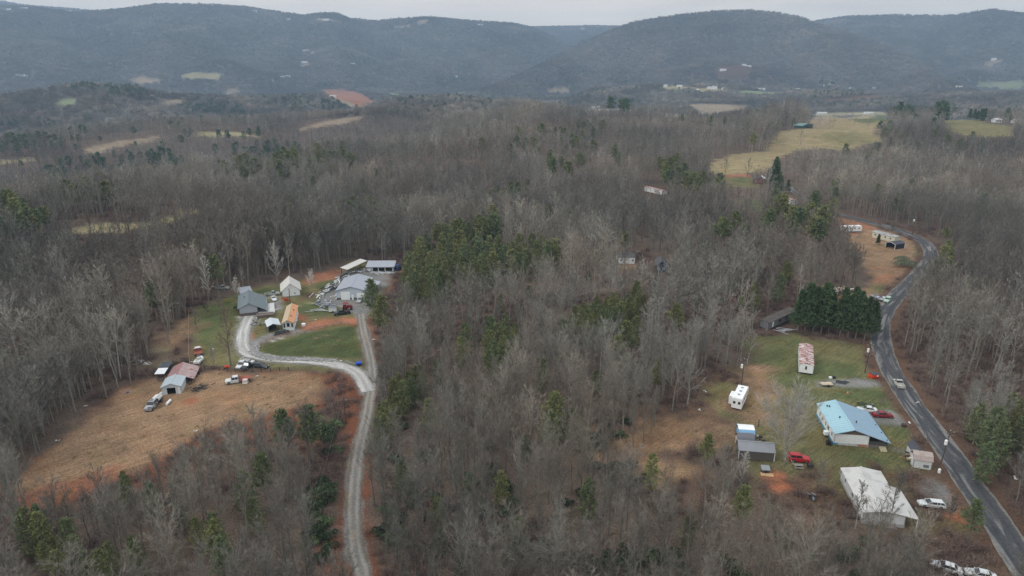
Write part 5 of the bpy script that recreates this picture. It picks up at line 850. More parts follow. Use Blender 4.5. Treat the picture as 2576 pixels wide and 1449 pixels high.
e = frame_at('boat_trailer', 'white boat on a trailer behind the truck on the left lawn', 'boat', ZB(1022, 345), math.pi/2+.05); q = MB(); q.prism([(-2.2, -.85), (1.2, -.85), (2.4, 0), (1.2, .85), (-2.2, .85)], 'z', .6, 1.2); q.build('hull', WHITEP, e); q = MB(); q.box(-1.8, 1.0, -.55, .55, 1.2, 1.26); q.box(-.6, .5, -.5, .5, 1.26, 1.7); q.build('deck', CBG, e); q = MB(); q.tube((-1.8, -.5, .5), (3.2, 0, .5), .05, .05, 4); q.tube((-1.8, .5, .5), (3.2, 0, .5), .05, .05, 4); q.build('trailer_frame', DARK, e); [(lambda q_: (q_.tube((-.5, s*1.0-.1, .33), (-.5, s*1.0+.1, .33), .33, .33, 12), q_.build('wheel', TYRE, e)))(MB()) for s in (-1, 1)]
e = frame_at('small_trailer', 'little white box trailer at the edge of the yard left of the dark pickup', 'trailer', ZA(1480, 715), .3); q = MB(); q.box(-1.3, 1.3, -.9, .9, .45, 1.9); q.build('body', WHITEP, e); q = MB(); q.prism([(-1., 1.9), (1., 1.9), (0, 2.2)], 'x', -1.35, 1.35); q.build('roof', MATS['grey_unit'], e); [(lambda q_: (q_.tube((0, s*.95-.1, .35), (0, s*.95+.1, .35), .35, .35, 12), q_.build('wheel', TYRE, e)))(MB()) for s in (-1, 1)]
e = frame_at('dump_trailer', 'bright blue cart at the junction of the gravel lanes', 'cart', ZA(1840, 1445), .3); BLUE = mat('bright_blue', S(36, 82, 196, .95), .5, .06, 1); q = MB(); q.box(-.8, .8, -.6, .6, .4, .95); q.build('box', BLUE, e); q = MB(); q.tube((-.8, 0, .45), (-3.8, .9, 1.6), .07, .07, 5); q.tube((-.8, .3, .45), (-3.6, 1.4, 1.5), .05, .05, 5); q.build('boom', mat('grey_pole', S(150, 150, 150), .6, .1, 1), e); [(lambda q_: (q_.tube((0, s*.7-.1, .3), (0, s*.7+.1, .3), .3, .3, 12), q_.build('wheel', TYRE, e)))(MB()) for s in (-1, 1)]
e = frame_at('red_tiller', 'small red machine by the rail fence', 'machine', ZB(1395, 425), .4); q = MB(); q.prism([(-.7, .2), (.6, .2), (.8, .6), (.1, .9), (-.6, .6)], 'y', -.35, .35); q.build('body', mat('machine_red', S(214, 66, 40, .95), .5, .1, 1), e); q = MB(); q.tube((-.5, -.5, .25), (-.5, .5, .25), .25, .25, 10); q.tube((-.6, 0, .6), (-1.4, 0, 1.0), .03, .03, 4); q.build('wheels', TYRE, e)
# ---------------------------------------------------------------- heaps of boards and metal
ALU = mat('pale_metal', S(186, 188, 192, .92), .5, .15, 1.5, rnd=.0); RUBW = mat('rubble_white', S(206, 198, 184, .93), .85, .2, 1.5); RUBP = mat('rubble_pink', S(168, 140, 136, .9), .9, .25, 1.5); RUBT = mat('rubble_tan', S(176, 150, 110, .9), .9, .25, 1.5)
def heap(name, label, cat, px, ranges, mats, seed, kind=None, rise=.5, sp=1.1):
    """px: ground points (photo frame) the heap runs along"""
    g = np.random.RandomState(seed); P = np.array([G(*p) for p in px]); o = P.mean(0); m = MB()
    for n, L, w, t in ranges:
        for _ in range(n):
            i = g.randint(len(P)-1) if len(P) > 1 else 0; f = g.rand(); c = P[i]*(1-f)+P[min(i+1, len(P)-1)]*f+np.array([g.normal(0, sp), g.normal(0, sp), 0]); d = P[min(i+1, len(P)-1)]-P[i]; a = math.atan2(d[1], d[0])+g.normal(0, .5); l = L*g.uniform(.4, 1); z = g.uniform(0, rise); dz = g.normal(0, .1)*l
            u = np.array([math.cos(a), math.sin(a), 0]); v = np.array([-u[1], u[0], 0]); m.mi = g.randint(len(mats)); q = c-o+np.array([0, 0, z+t]); ww = w*g.uniform(.4, 1)
            A = [q-u*l/2-v*ww/2, q+u*l/2-v*ww/2+(0, 0, dz), q+u*l/2+v*ww/2+(0, 0, dz), q-u*l/2+v*ww/2]; m.add([*A, *[p_+np.array([0, 0, t]) for p_ in A]], [(3, 2, 1, 0), (4, 5, 6, 7), (0, 1, 5, 4), (1, 2, 6, 5), (2, 3, 7, 6), (3, 0, 4, 7)])
    ob = m.build(name, mats, loc=o); return tag(ob, label, cat, kind=kind)
heap('board_pile', 'long line of pale boards and metal sheets along the left edge of the yard', 'pile', [ZA(1290, 520), ZA(1370, 440), ZA(1450, 370), ZA(1560, 300), ZA(1640, 220), ZA(1800, 165), ZA(1950, 150)], [(70, 4, .5, .08), (50, 2, .6, .2)], [ALU, LUMB, MATS['dull_clutter']], 31)
heap('metal_scrap', 'heap of long grey metal frames on the grass at the front of the yard', 'scrap', [ZA(1280, 580), ZA(1380, 620), ZA(1470, 645)], [(34, 8, .25, .1), (10, 1.5, .8, .3)], [ALU, MATS['grey_unit']], 32, rise=1.0)
heap('metal_scrap', 'separate smaller row of grey metal poles on the green slope', 'scrap', [ZA(1230, 690), ZA(1370, 700)], [(12, 6, .2, .1)], [ALU], 33)
heap('board_pile', 'pale boards stacked before the open shed', 'pile', [ZA(2080, 180), ZA(2280, 185)], [(16, 6, .4, .1)], [ALU, LUMB], 34); heap('board_pile', 'boards leaning at the left corner of the workshop', 'pile', [ZA(1495, 530), ZA(1520, 490)], [(9, 3, .5, .1)], [LUMB], 35); heap('dark_skiff', 'dark long boat shaped scrap beside the workshop wall', 'scrap', [ZA(1480, 410), ZA(1600, 370)], [(8, 5, .6, .25)], [MATS['dark_paint'], ALU], 36)
heap('scrap_pile', 'pile of tools and planks where the white lane ends', 'pile', [ZA(430, 830), ZA(450, 900)], [(12, 2.4, .4, .15)], [MATS['grey_unit'], ALU, MATS['dull_clutter']], 37); heap('scrap_pile', 'white junk scattered at the corner of the grey house porch', 'pile', [ZA(590, 730), ZA(680, 710)], [(14, 1.3, .5, .1)], [LUMB], 38)
heap('rubble', 'heap of broken white and pink building debris behind the row of evergreens', 'rubble', [ZX(370, 900), ZX(520, 820), ZX(700, 790), ZX(900, 770), ZX(1000, 800)], [(170, 2.2, 1.0, .12), (90, 1.0, .5, .3)], [RUBW, RUBW, RUBT, RUBP, MATS['dull_clutter']], 41, kind='stuff', rise=1.6)
heap('rubble', 'flatter pinkish brown debris between the evergreens and the pale green vehicle', 'rubble', [ZX(980, 900), ZX(1200, 920), ZX(1420, 940)], [(110, 2.0, 1.2, .1)], [RUBP, RUBP, MATS['dull_clutter']], 42, kind='stuff', rise=1.)
heap('board_pile', 'planks lying along the drive beside the debris', 'pile', [ZX(1180, 830), ZX(1430, 880)], [(16, 4, .3, .1)], [RUBT, RUBP, LUMB], 43); heap('metal_scrap', 'crumpled grey metal box beside the pale green vehicle', 'scrap', [ZX(1560, 900), ZX(1680, 970)], [(9, 2.4, 1.2, .4)], [MATS['grey_unit'], ALU], 44)
heap('scrap_pile', 'branches and white litter piled in the wood left of the barn', 'pile', [ZB(60, 300), ZB(180, 350), ZB(280, 380)], [(22, 3, .2, .1), (8, 1, .5, .1)], [LUMB, MATS['bare_boards'] if 'bare_boards' in MATS else LUMB], 45); heap('scrap_pile', 'dark junk and white bags on the yard left of the white roofed home', 'pile', [ZR(1010, 870), ZR(1060, 900)], [(9, 1.2, .4, .2), ], [MATS['dark_paint'], MATS['dull_clutter'], MATS['dull_clutter'], MATS['grey_unit']], 46, sp=.8); heap('board_pile', 'pale metal sheets on the ground in front of the derelict trailer', 'pile', [ZQ(730, 1052), ZQ(840, 1062)], [(9, 5, .4, .06)], [ALU], 47); heap('scrap_pile', 'pots and tubs standing right of the little sheds', 'pile', [ZS(730, 600), ZS(880, 660)], [(12, .6, .5, .3)], [LUMB, MATS['dark_paint'], MATS['dull_clutter']], 48, sp=.6); heap('scrap_pile', 'bins and tools against the shed near the road pole', 'pile', [ZC(1560, 1000), ZC(1610, 1040)], [(14, .9, .5, .35)], [MATS['rubble_tan'], LUMB, MATS['dull_clutter']], 49, sp=.5)
heap('timber_pile', 'sawn timber heap on the lawn below the brick house', 'pile', [ZH(450, 1210), ZH(540, 1230)], [(14, 3, .5, .3)], [RUBT], 50); heap('burnt_patch', 'black ashes of a fire on the hay field right of the barn', 'ashes', [ZB(980, 710), ZB(1080, 670)], [(40, 1.6, .2, .05)], [MATS['dark_paint']], 51, rise=.1); heap('burnt_patch', 'black square mat on the gravel drive above the blue roof', 'mat', [ZD(1120, 995), ZD(1190, 1000)], [(6, 2.6, 1.8, .03)], [MATS['dark_paint']], 52, rise=.02)
LIT = [(ZB(40, 755), 'pale blue litter at the left side of the hay field', BLUE), (ZB(905, 345), 'white bag beside the red roofed barn', LUMB), (ZB(1210, 168), 'white rag on the lawn below the lane', LUMB), (ZB(1815, 540), 'white bag right of the flatbed truck', LUMB), (ZB(960, 1295), 'white litter at the lower edge of the hay field', LUMB), (Z6(70, 760), 'white bag at the far left tip of the field', LUMB), (Z6(420, 458), 'white litter under the trees left of the field', LUMB), (Z6(630, 205), 'white litter in the wood by the field edge', LUMB), (ZR(190, 235), 'white spot of litter left of the camper', LUMB), (ZR(222, 93), 'white litter up left of the camper', LUMB), (ZA(2430, 730), 'white bag on the brown bank', LUMB), (ZA(2045, 1100), 'white litter at the foot of the tall pine', LUMB), (ZR(1800, 180), 'small white thing at the road edge', LUMB), (ZR(2510, 735), 'white thing at the wood edge far right', LUMB), (ZA(1240, 830), 'white crooked sheet on the clay', LUMB), (ZA(1595, 1395), 'white board beside the riprap by the junction', LUMB)]
for i, (p, lb, m) in enumerate(LIT): heap('litter', lb, 'litter', [p], [(3, .6, .4, .12)], [m], 60+i, rise=.1, sp=.2)
# ---------------------------------------------------------------- riprap, fences, poles
g = np.random.RandomState(9); m = MB()
line = smoothline([G(*ZA(*p)) for p in [(450, 1150), (400, 1220), (430, 1290), (560, 1340), (800, 1360), (1100, 1368), (1500, 1385)]], 8)
for _ in range(2600):
    i = g.randint(len(line)-1); f = g.rand(); c = line[i]*(1-f)+line[i+1]*f+np.array([g.normal(0, .5), g.normal(0, .5), 0]); s = g.uniform(.1, .24); c[2] = float(H(c[0], c[1])) if False else c[2]; d = g.normal(0, .3, (8, 3))*s
    m.add([(c[0]+x*s+d[j][0], c[1]+y*s+d[j][1], c[2]+z*s*.7+d[j][2]+.1) for j, (x, y, z) in enumerate([(-1, -1, -1), (1, -1, -1), (1, 1, -1), (-1, 1, -1), (-1, -1, 1), (1, -1, 1), (1, 1, 1), (-1, 1, 1)])], [(3, 2, 1, 0), (4, 5, 6, 7), (0, 1, 5, 4), (1, 2, 6, 5), (2, 3, 7, 6), (3, 0, 4, 7)])
tag(m.build('riprap_stones', mat('riprap', S(158, 155, 151, .88), .95, .35, 1.5)), 'band of grey broken stones along the white lane', 'stones', kind='stuff')
def fence(name, label, px, h, rails, m, step=2.4, r=.08, wire=False):
    P = smoothline([G(*p) for p in px], 4); seg = np.linalg.norm(np.diff(P[:, :2], axis=0), axis=1); cum = np.concatenate([[0], np.cumsum(seg)]); n = max(int(cum[-1]/step), 2); o = P[0]; e = empty(name, o, 0, label=label, cat='fence')
    xs = [np.interp(np.linspace(0, cum[-1], n+1), cum, P[:, k]) for k in range(2)]; Q = np.stack([xs[0], xs[1], H(xs[0], xs[1])], 1)-o
    for q in Q[:100]: b_ = MB(); b_.box(q[0]-r, q[0]+r, q[1]-r, q[1]+r, q[2]-.3, q[2]+h); b_.build('post', m, e)
    for rr in rails:
        b_ = MB()
        for a, c in zip(Q[:-1], Q[1:]): b_.tube(a+(0, 0, rr), c+(0, 0, rr), r*.8 if not wire else .02, r*.8 if not wire else .02, 4)
        b_.build('rail', m, e)
FW = mat('fence_wood', S(186, 152, 130, .9), .9, .2, 2); FDK = mat('dark_fence_wood', S(84, 74, 68, .85), .9, .25, 2)
fence('rail_fence', 'brown wooden rail fence along the clay bank above the green lawn', [ZA(480, 1170), ZA(620, 1110), ZA(800, 1060), ZA(1000, 1020), ZA(1200, 975), ZA(1400, 925), ZA(1600, 885), ZA(1800, 890)], 1.2, (.45, .8, 1.1), FW)
fence('rail_fence', 'dark weathered rail fence between the parked trucks and the hay field', [ZB(1090, 430), ZB(1300, 455), ZB(1530, 475), ZB(1700, 480), ZB(1880, 475), ZB(2250, 455)], 1.2, (.4, .75, 1.1), FDK)
fence('wire_fence', 'thin wire fence running down the left side of the lawn', [Z4(1390, 920), Z4(1388, 1100), Z4(1392, 1230), Z4(1400, 1340)], 1.3, (.5, .9, 1.2), FW, 3, .05, True)
WF = mat('white_fence', S(214, 214, 212, .93), .6, .05, 1)
fence('plank_fence', 'long white fence along the top of the hill meadow', [Z3(1010, 850), Z3(1100, 848), Z3(1250, 843), Z3(1400, 838), Z3(1540, 835)], 2.2, (.5, 1.1, 1.7, 2.1), WF, 4, .18); fence('plank_fence', 'shorter white fence crossing the green top of the meadow', [Z3(1280, 882), Z3(1380, 868), Z3(1480, 855)], 2., (.5, 1., 1.5, 1.9), WF, 3, .18)
fence('rail_fence', 'short rail fence by the road below the pale green vehicle', [ZX(1570, 1060), ZX(1730, 1070), ZX(1700, 1200)], 1.1, (.5, 1.), FW, 2)
WOODP = mat('pole_wood', S(96, 88, 80, .85), .9, .15, 2); POLES = []
def pole(A, topy, label, arm=True, can=None, lean=0):
    p = G(*A); h = hgt(p, topy); e = empty('utility_pole', p, 0, label=label, cat='pole'); q = MB(); q.tube((0, 0, -.3), (lean, 0, h), .17, .11, 7); q.build('pole', WOODP, e)
    if arm: q = MB(); q.box(lean-.9, lean+.9, -.06, .06, h-.55, h-.43); q.build('crossarm', WOODP, e); q = MB(); [q.tube((lean+x_, 0, h-.43), (lean+x_, 0, h-.25), .05, .04, 6) for x_ in (-.8, .8)]; q.tube((lean, 0, h), (lean, 0, h+.2), .06, .04, 6); q.build('insulators', WHITEP, e)
    if can: q = MB(); z_ = h*can; q.tube((lean-.4, 0, z_-.55), (lean-.4, 0, z_+.45), .3, .3, 12); q.tube((lean-.4, 0, z_+.45), (lean-.4, 0, z_+.6), .3, .12, 12); q.build('transformer', WHITEP, e)
    q = MB(); q.tube((lean, 0, h-1.2), (lean+.9, -.3, h-1.0), .03, .03, 4); q.build('bracket', STEEL, e); top = p+np.array([lean, 0, h]); return top
tp = [pole(ZR(1945, 680), ZR(0, 380)[1], 'wooden utility pole with a white transformer beside the road and the small sheds', can=.72, lean=.6), pole(ZD(1590, 780), ZD(0, 180)[1], 'utility pole with transformer near the orange container', can=.78, lean=.3), pole(ZQ(495, 1449), ZQ(0, 1260)[1], 'utility pole with white transformer left of the rusty roofed home', can=.72), pole(ZX(670, 850), ZX(0, 220)[1], 'utility pole above the debris heap', False, lean=.5),
      pole(ZQ(1752, 345), ZQ(0, 215)[1], 'utility pole with transformer at the edge of the wood behind the bend', can=.8), pole(ZA(905, 655), ZA(0, 390)[1], 'bare utility pole between the garage and the yard', False), pole(Z6(2545, 330), Z6(0, 120)[1], 'thin pole on the red brown strip left of the track', False), pole(ZR(620, 350), ZR(0, 296)[1], 'short rusty post with an arm left of the big bare tree', False)]
def wire(a, c, sag=1.2, r=.022):
    m = MB(); P = [a+(c-a)*t-np.array([0, 0, sag*4*t*(1-t)]) for t in np.linspace(0, 1, 14)]; o = P[0]
    for x, y in zip(P[:-1], P[1:]): m.tube(x-o, y-o, r, r, 3, False)
    return o, m
WM = mat('cable', S(120, 112, 104), .7, .05, 1)
for i, (a, c, lb) in enumerate(((tp[0], tp[1], 'overhead cable between the two poles by the asphalt road'), (tp[0], tp[0]+np.array([60, -18, 2.]), 'overhead cable crossing the road to the right'), (tp[1], tp[2], 'overhead cable over the green lawn and the rusty roofed home'), (tp[1], tp[3], 'overhead cable behind the evergreens'), (tp[5], G(*ZA(1350, 1365))+np.array([0, 0, 7]), 'overhead cable over the lawn inside the lane'), (tp[6], tp[6]+np.array([8, -80, 0.]), 'overhead cable along the strip left of the track'))): 
    o, m = wire(a, c); tag(m.build('power_line', WM, loc=o), lb, 'cable')
FOOTA = np.array(FOOT)
# ---------------------------------------------------------------- trees
BARK = mat('bark', S(152, 148, 139, .93), .9, .3, 2.0, rnd=.28, tint=S(134, 126, 114, .88))
TWIG = mat('twig', S(153, 150, 140, .94), .9, .2, .6, rnd=.26, tint=S(127, 121, 110, .88))
def stands_and_shading(m, bands=((.0055, .60, 1.26, .38, .62), (.03, .84, 1.14, .35, .65))):  # random stand tones, also painting in the fold shading that slopes lack
    nt = m.node_tree; b = nt.nodes['Principled BSDF']; src = b.inputs['Base Color'].links[0].from_socket; L = nt.links.new
    oi = nt.nodes.new('ShaderNodeObjectInfo')
    for sc, lo, hi, a, z in bands:
        n = nt.nodes.new('ShaderNodeTexNoise'); n.inputs['Scale'].default_value = sc; n.inputs['Detail'].default_value = 3; L(oi.outputs['Location'], n.inputs['Vector'])
        r = nt.nodes.new('ShaderNodeMapRange'); r.inputs[1].default_value = a; r.inputs[2].default_value = z; r.inputs[3].default_value = lo; r.inputs[4].default_value = hi; L(n.outputs[0], r.inputs[0])
        v = nt.nodes.new('ShaderNodeVectorMath'); v.operation = 'SCALE'; L(src, v.inputs[0]); L(r.outputs[0], v.inputs['Scale']); src = v.outputs[0]
    n = nt.nodes.new('ShaderNodeTexNoise'); n.inputs['Scale'].default_value = .011; n.inputs['Detail'].default_value = 2; L(oi.outputs['Location'], n.inputs['Vector'])
    r = nt.nodes.new('ShaderNodeMapRange'); r.inputs[1].default_value = .45; r.inputs[2].default_value = .62; L(n.outputs[0], r.inputs[0])
    v = nt.nodes.new('ShaderNodeVectorMath'); v.operation = 'MULTIPLY'; L(src, v.inputs[0]); v.inputs[1].default_value = (1.07, .97, .92)
    mm = nt.nodes.new('ShaderNodeMix'); mm.data_type = 'RGBA'; L(r.outputs[0], mm.inputs[0]); L(src, mm.inputs[6]); L(v.outputs[0], mm.inputs[7]); L(mm.outputs[2], b.inputs['Base Color'])
TWIGF = mat('far_twig', S(134, 132, 126, .9), .9, .2, .6, rnd=.16, tint=S(118, 118, 112, .86)); stands_and_shading(TWIG); stands_and_shading(BARK); stands_and_shading(TWIGF, ((.0016, .72, 1.22, .40, .60), (.0055, .78, 1.18, .38, .62)))
TWIGP = mat('pale_twig', S(204, 198, 190, .95), .9, .2, .6, rnd=.15)
TWIGR = mat('reddish_twig', S(128, 108, 99, .88), .9, .2, .6, rnd=.25)
PINE = mat('pine_needles', S(130, 131, 82, .92), .85, .3, .5, rnd=.2, tint=S(104, 118, 82, .92))
PINED = mat('dark_needles', S(82, 102, 66, .88), .85, .35, .5, rnd=.2)
LAUREL = mat('laurel_leaves', S(100, 114, 78, .9), .7, .4, .7, rnd=.3, tint=S(52, 68, 46, .75))
def rv(rng, s=1.): return rng.normal(0, s, 3)
def unit(v): return v/(np.linalg.norm(v)+1e-9)
def perp(d, rng):
    a = np.cross(d, rng.normal(0, 1, 3)); return unit(a)
def bare(seed, h=17., lod=0, spread=.34, forest=True, more=0):
    """leafless hardwood: (trunk builder, crown builder)"""
    rng = np.random.RandomState(seed); T = MB(); C = MB()
    nl, nb, nt, wt = ((16, 7, 11, .021), (11, 5, 6, .058), (8, 4, 3, .13))[lod]
    if more: nl, nb, nt, wt = nl+more, 10, 14, .024
    base = rng.uniform(.30, .48) if forest else .14
    lean = rng.normal(0, .03, 2); r0 = h*.0135*rng.uniform(.8, 1.2)
    pts = [np.array([0, 0, -.6])]
    nseg = (7, 5, 3)[lod]
    for i in range(1, nseg+1):
        t = i/nseg; pts.append(np.array([lean[0]*h*t+rng.normal(0, .10), lean[1]*h*t+rng.normal(0, .10), h*.92*t]))
    for i in range(nseg):
        ra, rb = r0*(1-.85*i/nseg), r0*(1-.85*(i+1)/nseg)
        T.tube(pts[i], pts[i+1], ra, rb, (6, 4, 3)[lod], False)
    def at(t):
        q = t*nseg; i = min(int(q), nseg-1); return pts[i]+(pts[i+1]-pts[i])*(q-i)
    def twig(p, d, L, n, w):
        for k in range(n):
            e = unit(d+rv(rng, .42)+np.array([0, 0, .22])); q = p+d*L*rng.uniform(0, .9); l = L*rng.uniform(.5, 1.1)
            C.blade(q, q+e*l, w, perp(e, rng))
    ang = rng.uniform(0, 6.28)
    for k in range(nl):
        t = base+(1-base)*((k+rng.uniform(0, .7))/nl)**.9; t = min(t, .98); p = at(t)
        ang += 2.4+rng.normal(0, .3); up = rng.uniform(.7, 1.5)+(t-base)*1.3 if not more else rng.uniform(.25, 1.0)+(t-base)*1.0
        d = unit(np.array([math.cos(ang), math.sin(ang), up])); L = h*spread*(1.18-t*.72)*rng.uniform(.75, 1.2)
        r = r0*(.42-.25*t)
        q = p; ns = (3, 2, 2)[lod]
        for s in range(ns):
            d2 = unit(d+rv(rng, .16)+np.array([0, 0, .16])); e = q+d2*L/ns
            C.tube(q, e, r*(1-s/ns*.8), r*(1-(s+1)/ns*.8), (4, 3, 3)[lod], False)
            for j in range(int(math.ceil(nb/ns))):
                a = q+(e-q)*rng.uniform(.15, 1); bd = unit(d2+rv(rng, .55)+np.array([0, 0, .25])); bl = L*.42*rng.uniform(.6, 1.2)*(1-s/ns*.35)
                if lod < 2:
                    C.tube(a, a+bd*bl, max(r*.22, wt*.55), wt*.3, 3, False)
                else: C.blade(a, a+bd*bl, wt*.9, perp(bd, rng))
                twig(a+bd*bl*.2, bd, bl*.8, nt, wt)
            q = e; d = d2
        twig(q, d, L*.3, nt+2, wt)
    if lod < 2:                                         # small dead stubs on the lower trunk
        for k in range(5):
            p = at(rng.uniform(.15, base)); a = rng.uniform(0, 6.28); d = unit(np.array([math.cos(a), math.sin(a), .4])); C.tube(p, p+d*h*.06, wt, wt*.3, 3, False)
    return T, C
def pine(seed, h=15., lod=0, kind='pine'):
    """needle tree: trunk, crown of layered limbs carrying tufts of needle blades"""
    rng = np.random.RandomState(seed); T = MB(); C = MB()
    dens = kind == 'fir'
    lo = {'pine': rng.uniform(.30, .5), 'young': .08, 'fir': .2}[kind]; wid = {'pine': .24, 'young': .24, 'fir': .20}[kind]
    T.tube((0, 0, -.6), (rng.normal(0, .2), rng.normal(0, .2), h*.55), h*.016, h*.01, (6, 4, 3)[lod], False); T.tube((0, 0, h*.54), (0, 0, h*.97), h*.0105, h*.002, (5, 4, 3)[lod], False)
    levels = (16, 11, 7)[lod]; per = (6, 5, 4)[lod]
    if dens: levels = int(levels*1.5); per += 2
    tuft = (.10, .17, .34)[lod]; nn = (30, 17, 7)[lod]
    for i in range(levels):
        t = lo+(1-lo)*(i+.4)/levels; ang0 = rng.uniform(0, 6.28)
        if kind == 'fir': prof = (1-t)**.68*1.12+.05
        else: prof = (1-(t-lo)/(1-lo))**.6*min(1, .45+(t-lo)*3.2)+.10
        for k in range(per):
            if not dens and rng.rand() < .12: continue
            a = ang0+k*6.28/per+rng.normal(0, .25); L = h*wid*prof*rng.uniform(.65, 1.2)
            d = unit(np.array([math.cos(a), math.sin(a), (.32 if kind != 'fir' else .05)+rng.normal(0, .12)])); p = np.array([0, 0, h*t]); e = p+d*L
            if lod < 2: T.tube(p, e, h*.0035, h*.001, 3, False)
            for s in range(nn):
                u = rng.uniform(.18, 1.05)**.8; q = p+d*L*u+rv(rng, L*.11*(1.15-u*.4)); n = unit(d*.8+rv(rng, .7)+np.array([0, 0, .35])); l = tuft*h*.36*rng.uniform(.6, 1.3)
                ax = perp(n, rng)
                C.add([q-ax*l*.30, q+ax*l*.30, q+n*l, ], [(0, 1, 2)])
    return T, C
def shrub(seed, lod=0, h=2.6, w=2.4, n=900, s=.22, leaf=True):
    rng = np.random.RandomState(seed); C = MB()
    lob = [(rng.normal(0, w*.38), rng.normal(0, w*.38), rng.uniform(.35, .8)*h, rng.uniform(.35, .6)*w) for _ in range(6)]
    for k in range(n):
        cx, cy, cz, r = lob[rng.randint(6)]; d = unit(rng.normal(0, 1, 3)); d[2] = abs(d[2])*.9-.25; q = np.array([cx, cy, cz*.7])+d*r*rng.uniform(.55, 1.05)*np.array([1, 1, h/w*.75])
        q[2] = max(q[2], .05); nrm = unit(d+rv(rng, .5)); a = perp(nrm, rng); b = np.cross(nrm, a)
        C.add([q-a*s, q+b*s*.6, q+a*s, q-b*s*.6], [(0, 1, 2, 3)])
    T = MB()
    for k in range(5): T.tube((0, 0, -.2), (rng.normal(0, w*.3), rng.normal(0, w*.3), h*.6), .05, .02, 3, False)
    return T, C
def brushy(seed, h=2.2, w=1.8, n=90, wt=.03):
    rng = np.random.RandomState(seed); C = MB()
    for k in range(n):
        p = np.array([rng.normal(0, w*.4), rng.normal(0, w*.4), -.05]); d = unit(np.array([rng.normal(0, .45), rng.normal(0, .45), 1.])); L = h*rng.uniform(.4, 1)
        C.blade(p, p+d*L, wt, perp(d, rng))
        for j in range(3): q = p+d*L*rng.uniform(.3, .9); e = unit(d+rv(rng, .5)); C.blade(q, q+e*L*.4, wt*.8, perp(e, rng))
    return MB(), C
def merged(T, C, name, mats):
    m = MB(); m.add(T.v, T.f); m.mi = 1; m.add(C.v, C.f); return bpy.data.objects.new(name, m.mesh(name, mats))
protos = bpy.data.collections.new('growth'); PI = {}          # source shapes of the woodland mass (not in the scene themselves)
def proto(key, o):
    o.name = 'g%03d' % len(PI); protos.objects.link(o); PI.setdefault(key, []).append(len(protos.objects)-1)
NB = 9
for i in range(NB): T, C = bare(100+i, 17+(i % 3)*1.5, 0, (.26, .33, .4)[i % 3]); proto('b0', merged(T, C, 't', [BARK, TWIG]))
for i in range(NB): T, C = bare(200+i, 17+(i % 3)*1.5, 1, (.28, .34, .42)[i % 3]); proto('b1', merged(T, C, 't', [BARK, TWIG]))
for i in range(7): T, C = bare(300+i, 17, 2, (.32, .38, .44)[i % 3]); proto('b2', merged(T, C, 't', [BARK, TWIG]))
def clump(seed, n, span, quads, w, lo=.35):
    """a few dozen bare crowns of far-off wood"""
    rng = np.random.RandomState(seed); m = MB(); P = MB()
    for k in range(n):
        c = np.array([rng.uniform(-span, span), rng.uniform(-span, span), 0]); h = rng.uniform(11, 17)
        m.tube(c+(0, 0, -4), c+(0, 0, h*.7), .22, .1, 3, False)
        for j in range(quads):
            q = c+np.array([rng.normal(0, 1.9), rng.normal(0, 1.9), h*rng.uniform(lo, .8)]); d = unit(np.array([rng.normal(0, .55), rng.normal(0, .55), 1])); P.blade(q, q+d*h*rng.uniform(.15, .32), w, perp(d, rng))
    return m, P
for i in range(5): T, C = clump(400+i, 6, 8, 34, .42); proto('c1', merged(T, C, 't', [BARK, TWIG]))
for i in range(4): T, C = clump(420+i, 16, 12, 24, .5, 0); proto('c2', merged(T, C, 't', [TWIGF, TWIGF]))
for i in range(4): T, C = pine(500+i, 14, 1); proto('p1', merged(T, C, 't', [BARK, PINE]))
for i in range(4): T, C = pine(520+i, 14, 2); proto('p2', merged(T, C, 't', [BARK, PINED]))
for i in range(4): T, C = shrub(540+i, h=2.4+.4*i, n=700); proto('s0', merged(T, C, 't', [BARK, LAUREL]))
for i in range(3): T, C = shrub(550+i, h=2.6, n=240, s=.4); proto('s1', merged(T, C, 't', [BARK, LAUREL]))
for i in range(4): T, C = brushy(560+i); proto('r0', merged(T, C, 't', [BARK, TWIGR]))
for i in range(3): T, C = brushy(570+i, 3.2, 2.6, 60, .07); proto('r1', merged(T, C, 't', [BARK, TWIGR]))
GRASSB = mat('dry_grass', S(190, 164, 120, .92), .95, .25, 1, rnd=.35, tint=S(150, 140, 96, .9))
for i in range(4): T, C = brushy(580+i, .55, 1.1, 60, .035); proto('q0', merged(T, C, 't', [GRASSB, GRASSB]))
def scatter_group():
    ng = bpy.data.node_groups.new('scatter', 'GeometryNodeTree'); ng.interface.new_socket('Geometry', in_out='INPUT', socket_type='NodeSocketGeometry'); ng.interface.new_socket('Geometry', in_out='OUTPUT', socket_type='NodeSocketGeometry')
    n = ng.nodes; L = ng.links.new; gi = n.new('NodeGroupInput'); go = n.new('NodeGroupOutput')
    ci = n.new('GeometryNodeCollectionInfo'); ci.inputs['Collection'].default_value = protos; ci.inputs['Separate Children'].default_value = True; ci.inputs['Reset Children'].default_value = True
    ip = n.new('GeometryNodeInstanceOnPoints'); ip.inputs['Pick Instance'].default_value = True
    def at(nm, ty):
        a = n.new('GeometryNodeInputNamedAttribute'); a.data_type = ty; a.inputs['Name'].default_value = nm; return a.outputs[0]
    m2p = n.new('GeometryNodeMeshToPoints'); L(gi.outputs[0], m2p.inputs[0])
    L(m2p.outputs[0], ip.inputs['Points']); L(ci.outputs[0], ip.inputs['Instance']); L(at('idx', 'INT'), ip.inputs['Instance Index']); L(at('rot', 'FLOAT_VECTOR'), ip.inputs['Rotation']); L(at('scl', 'FLOAT_VECTOR'), ip.inputs['Scale'])
    L(ip.outputs[0], go.inputs[0]); return ng
SG = scatter_group()
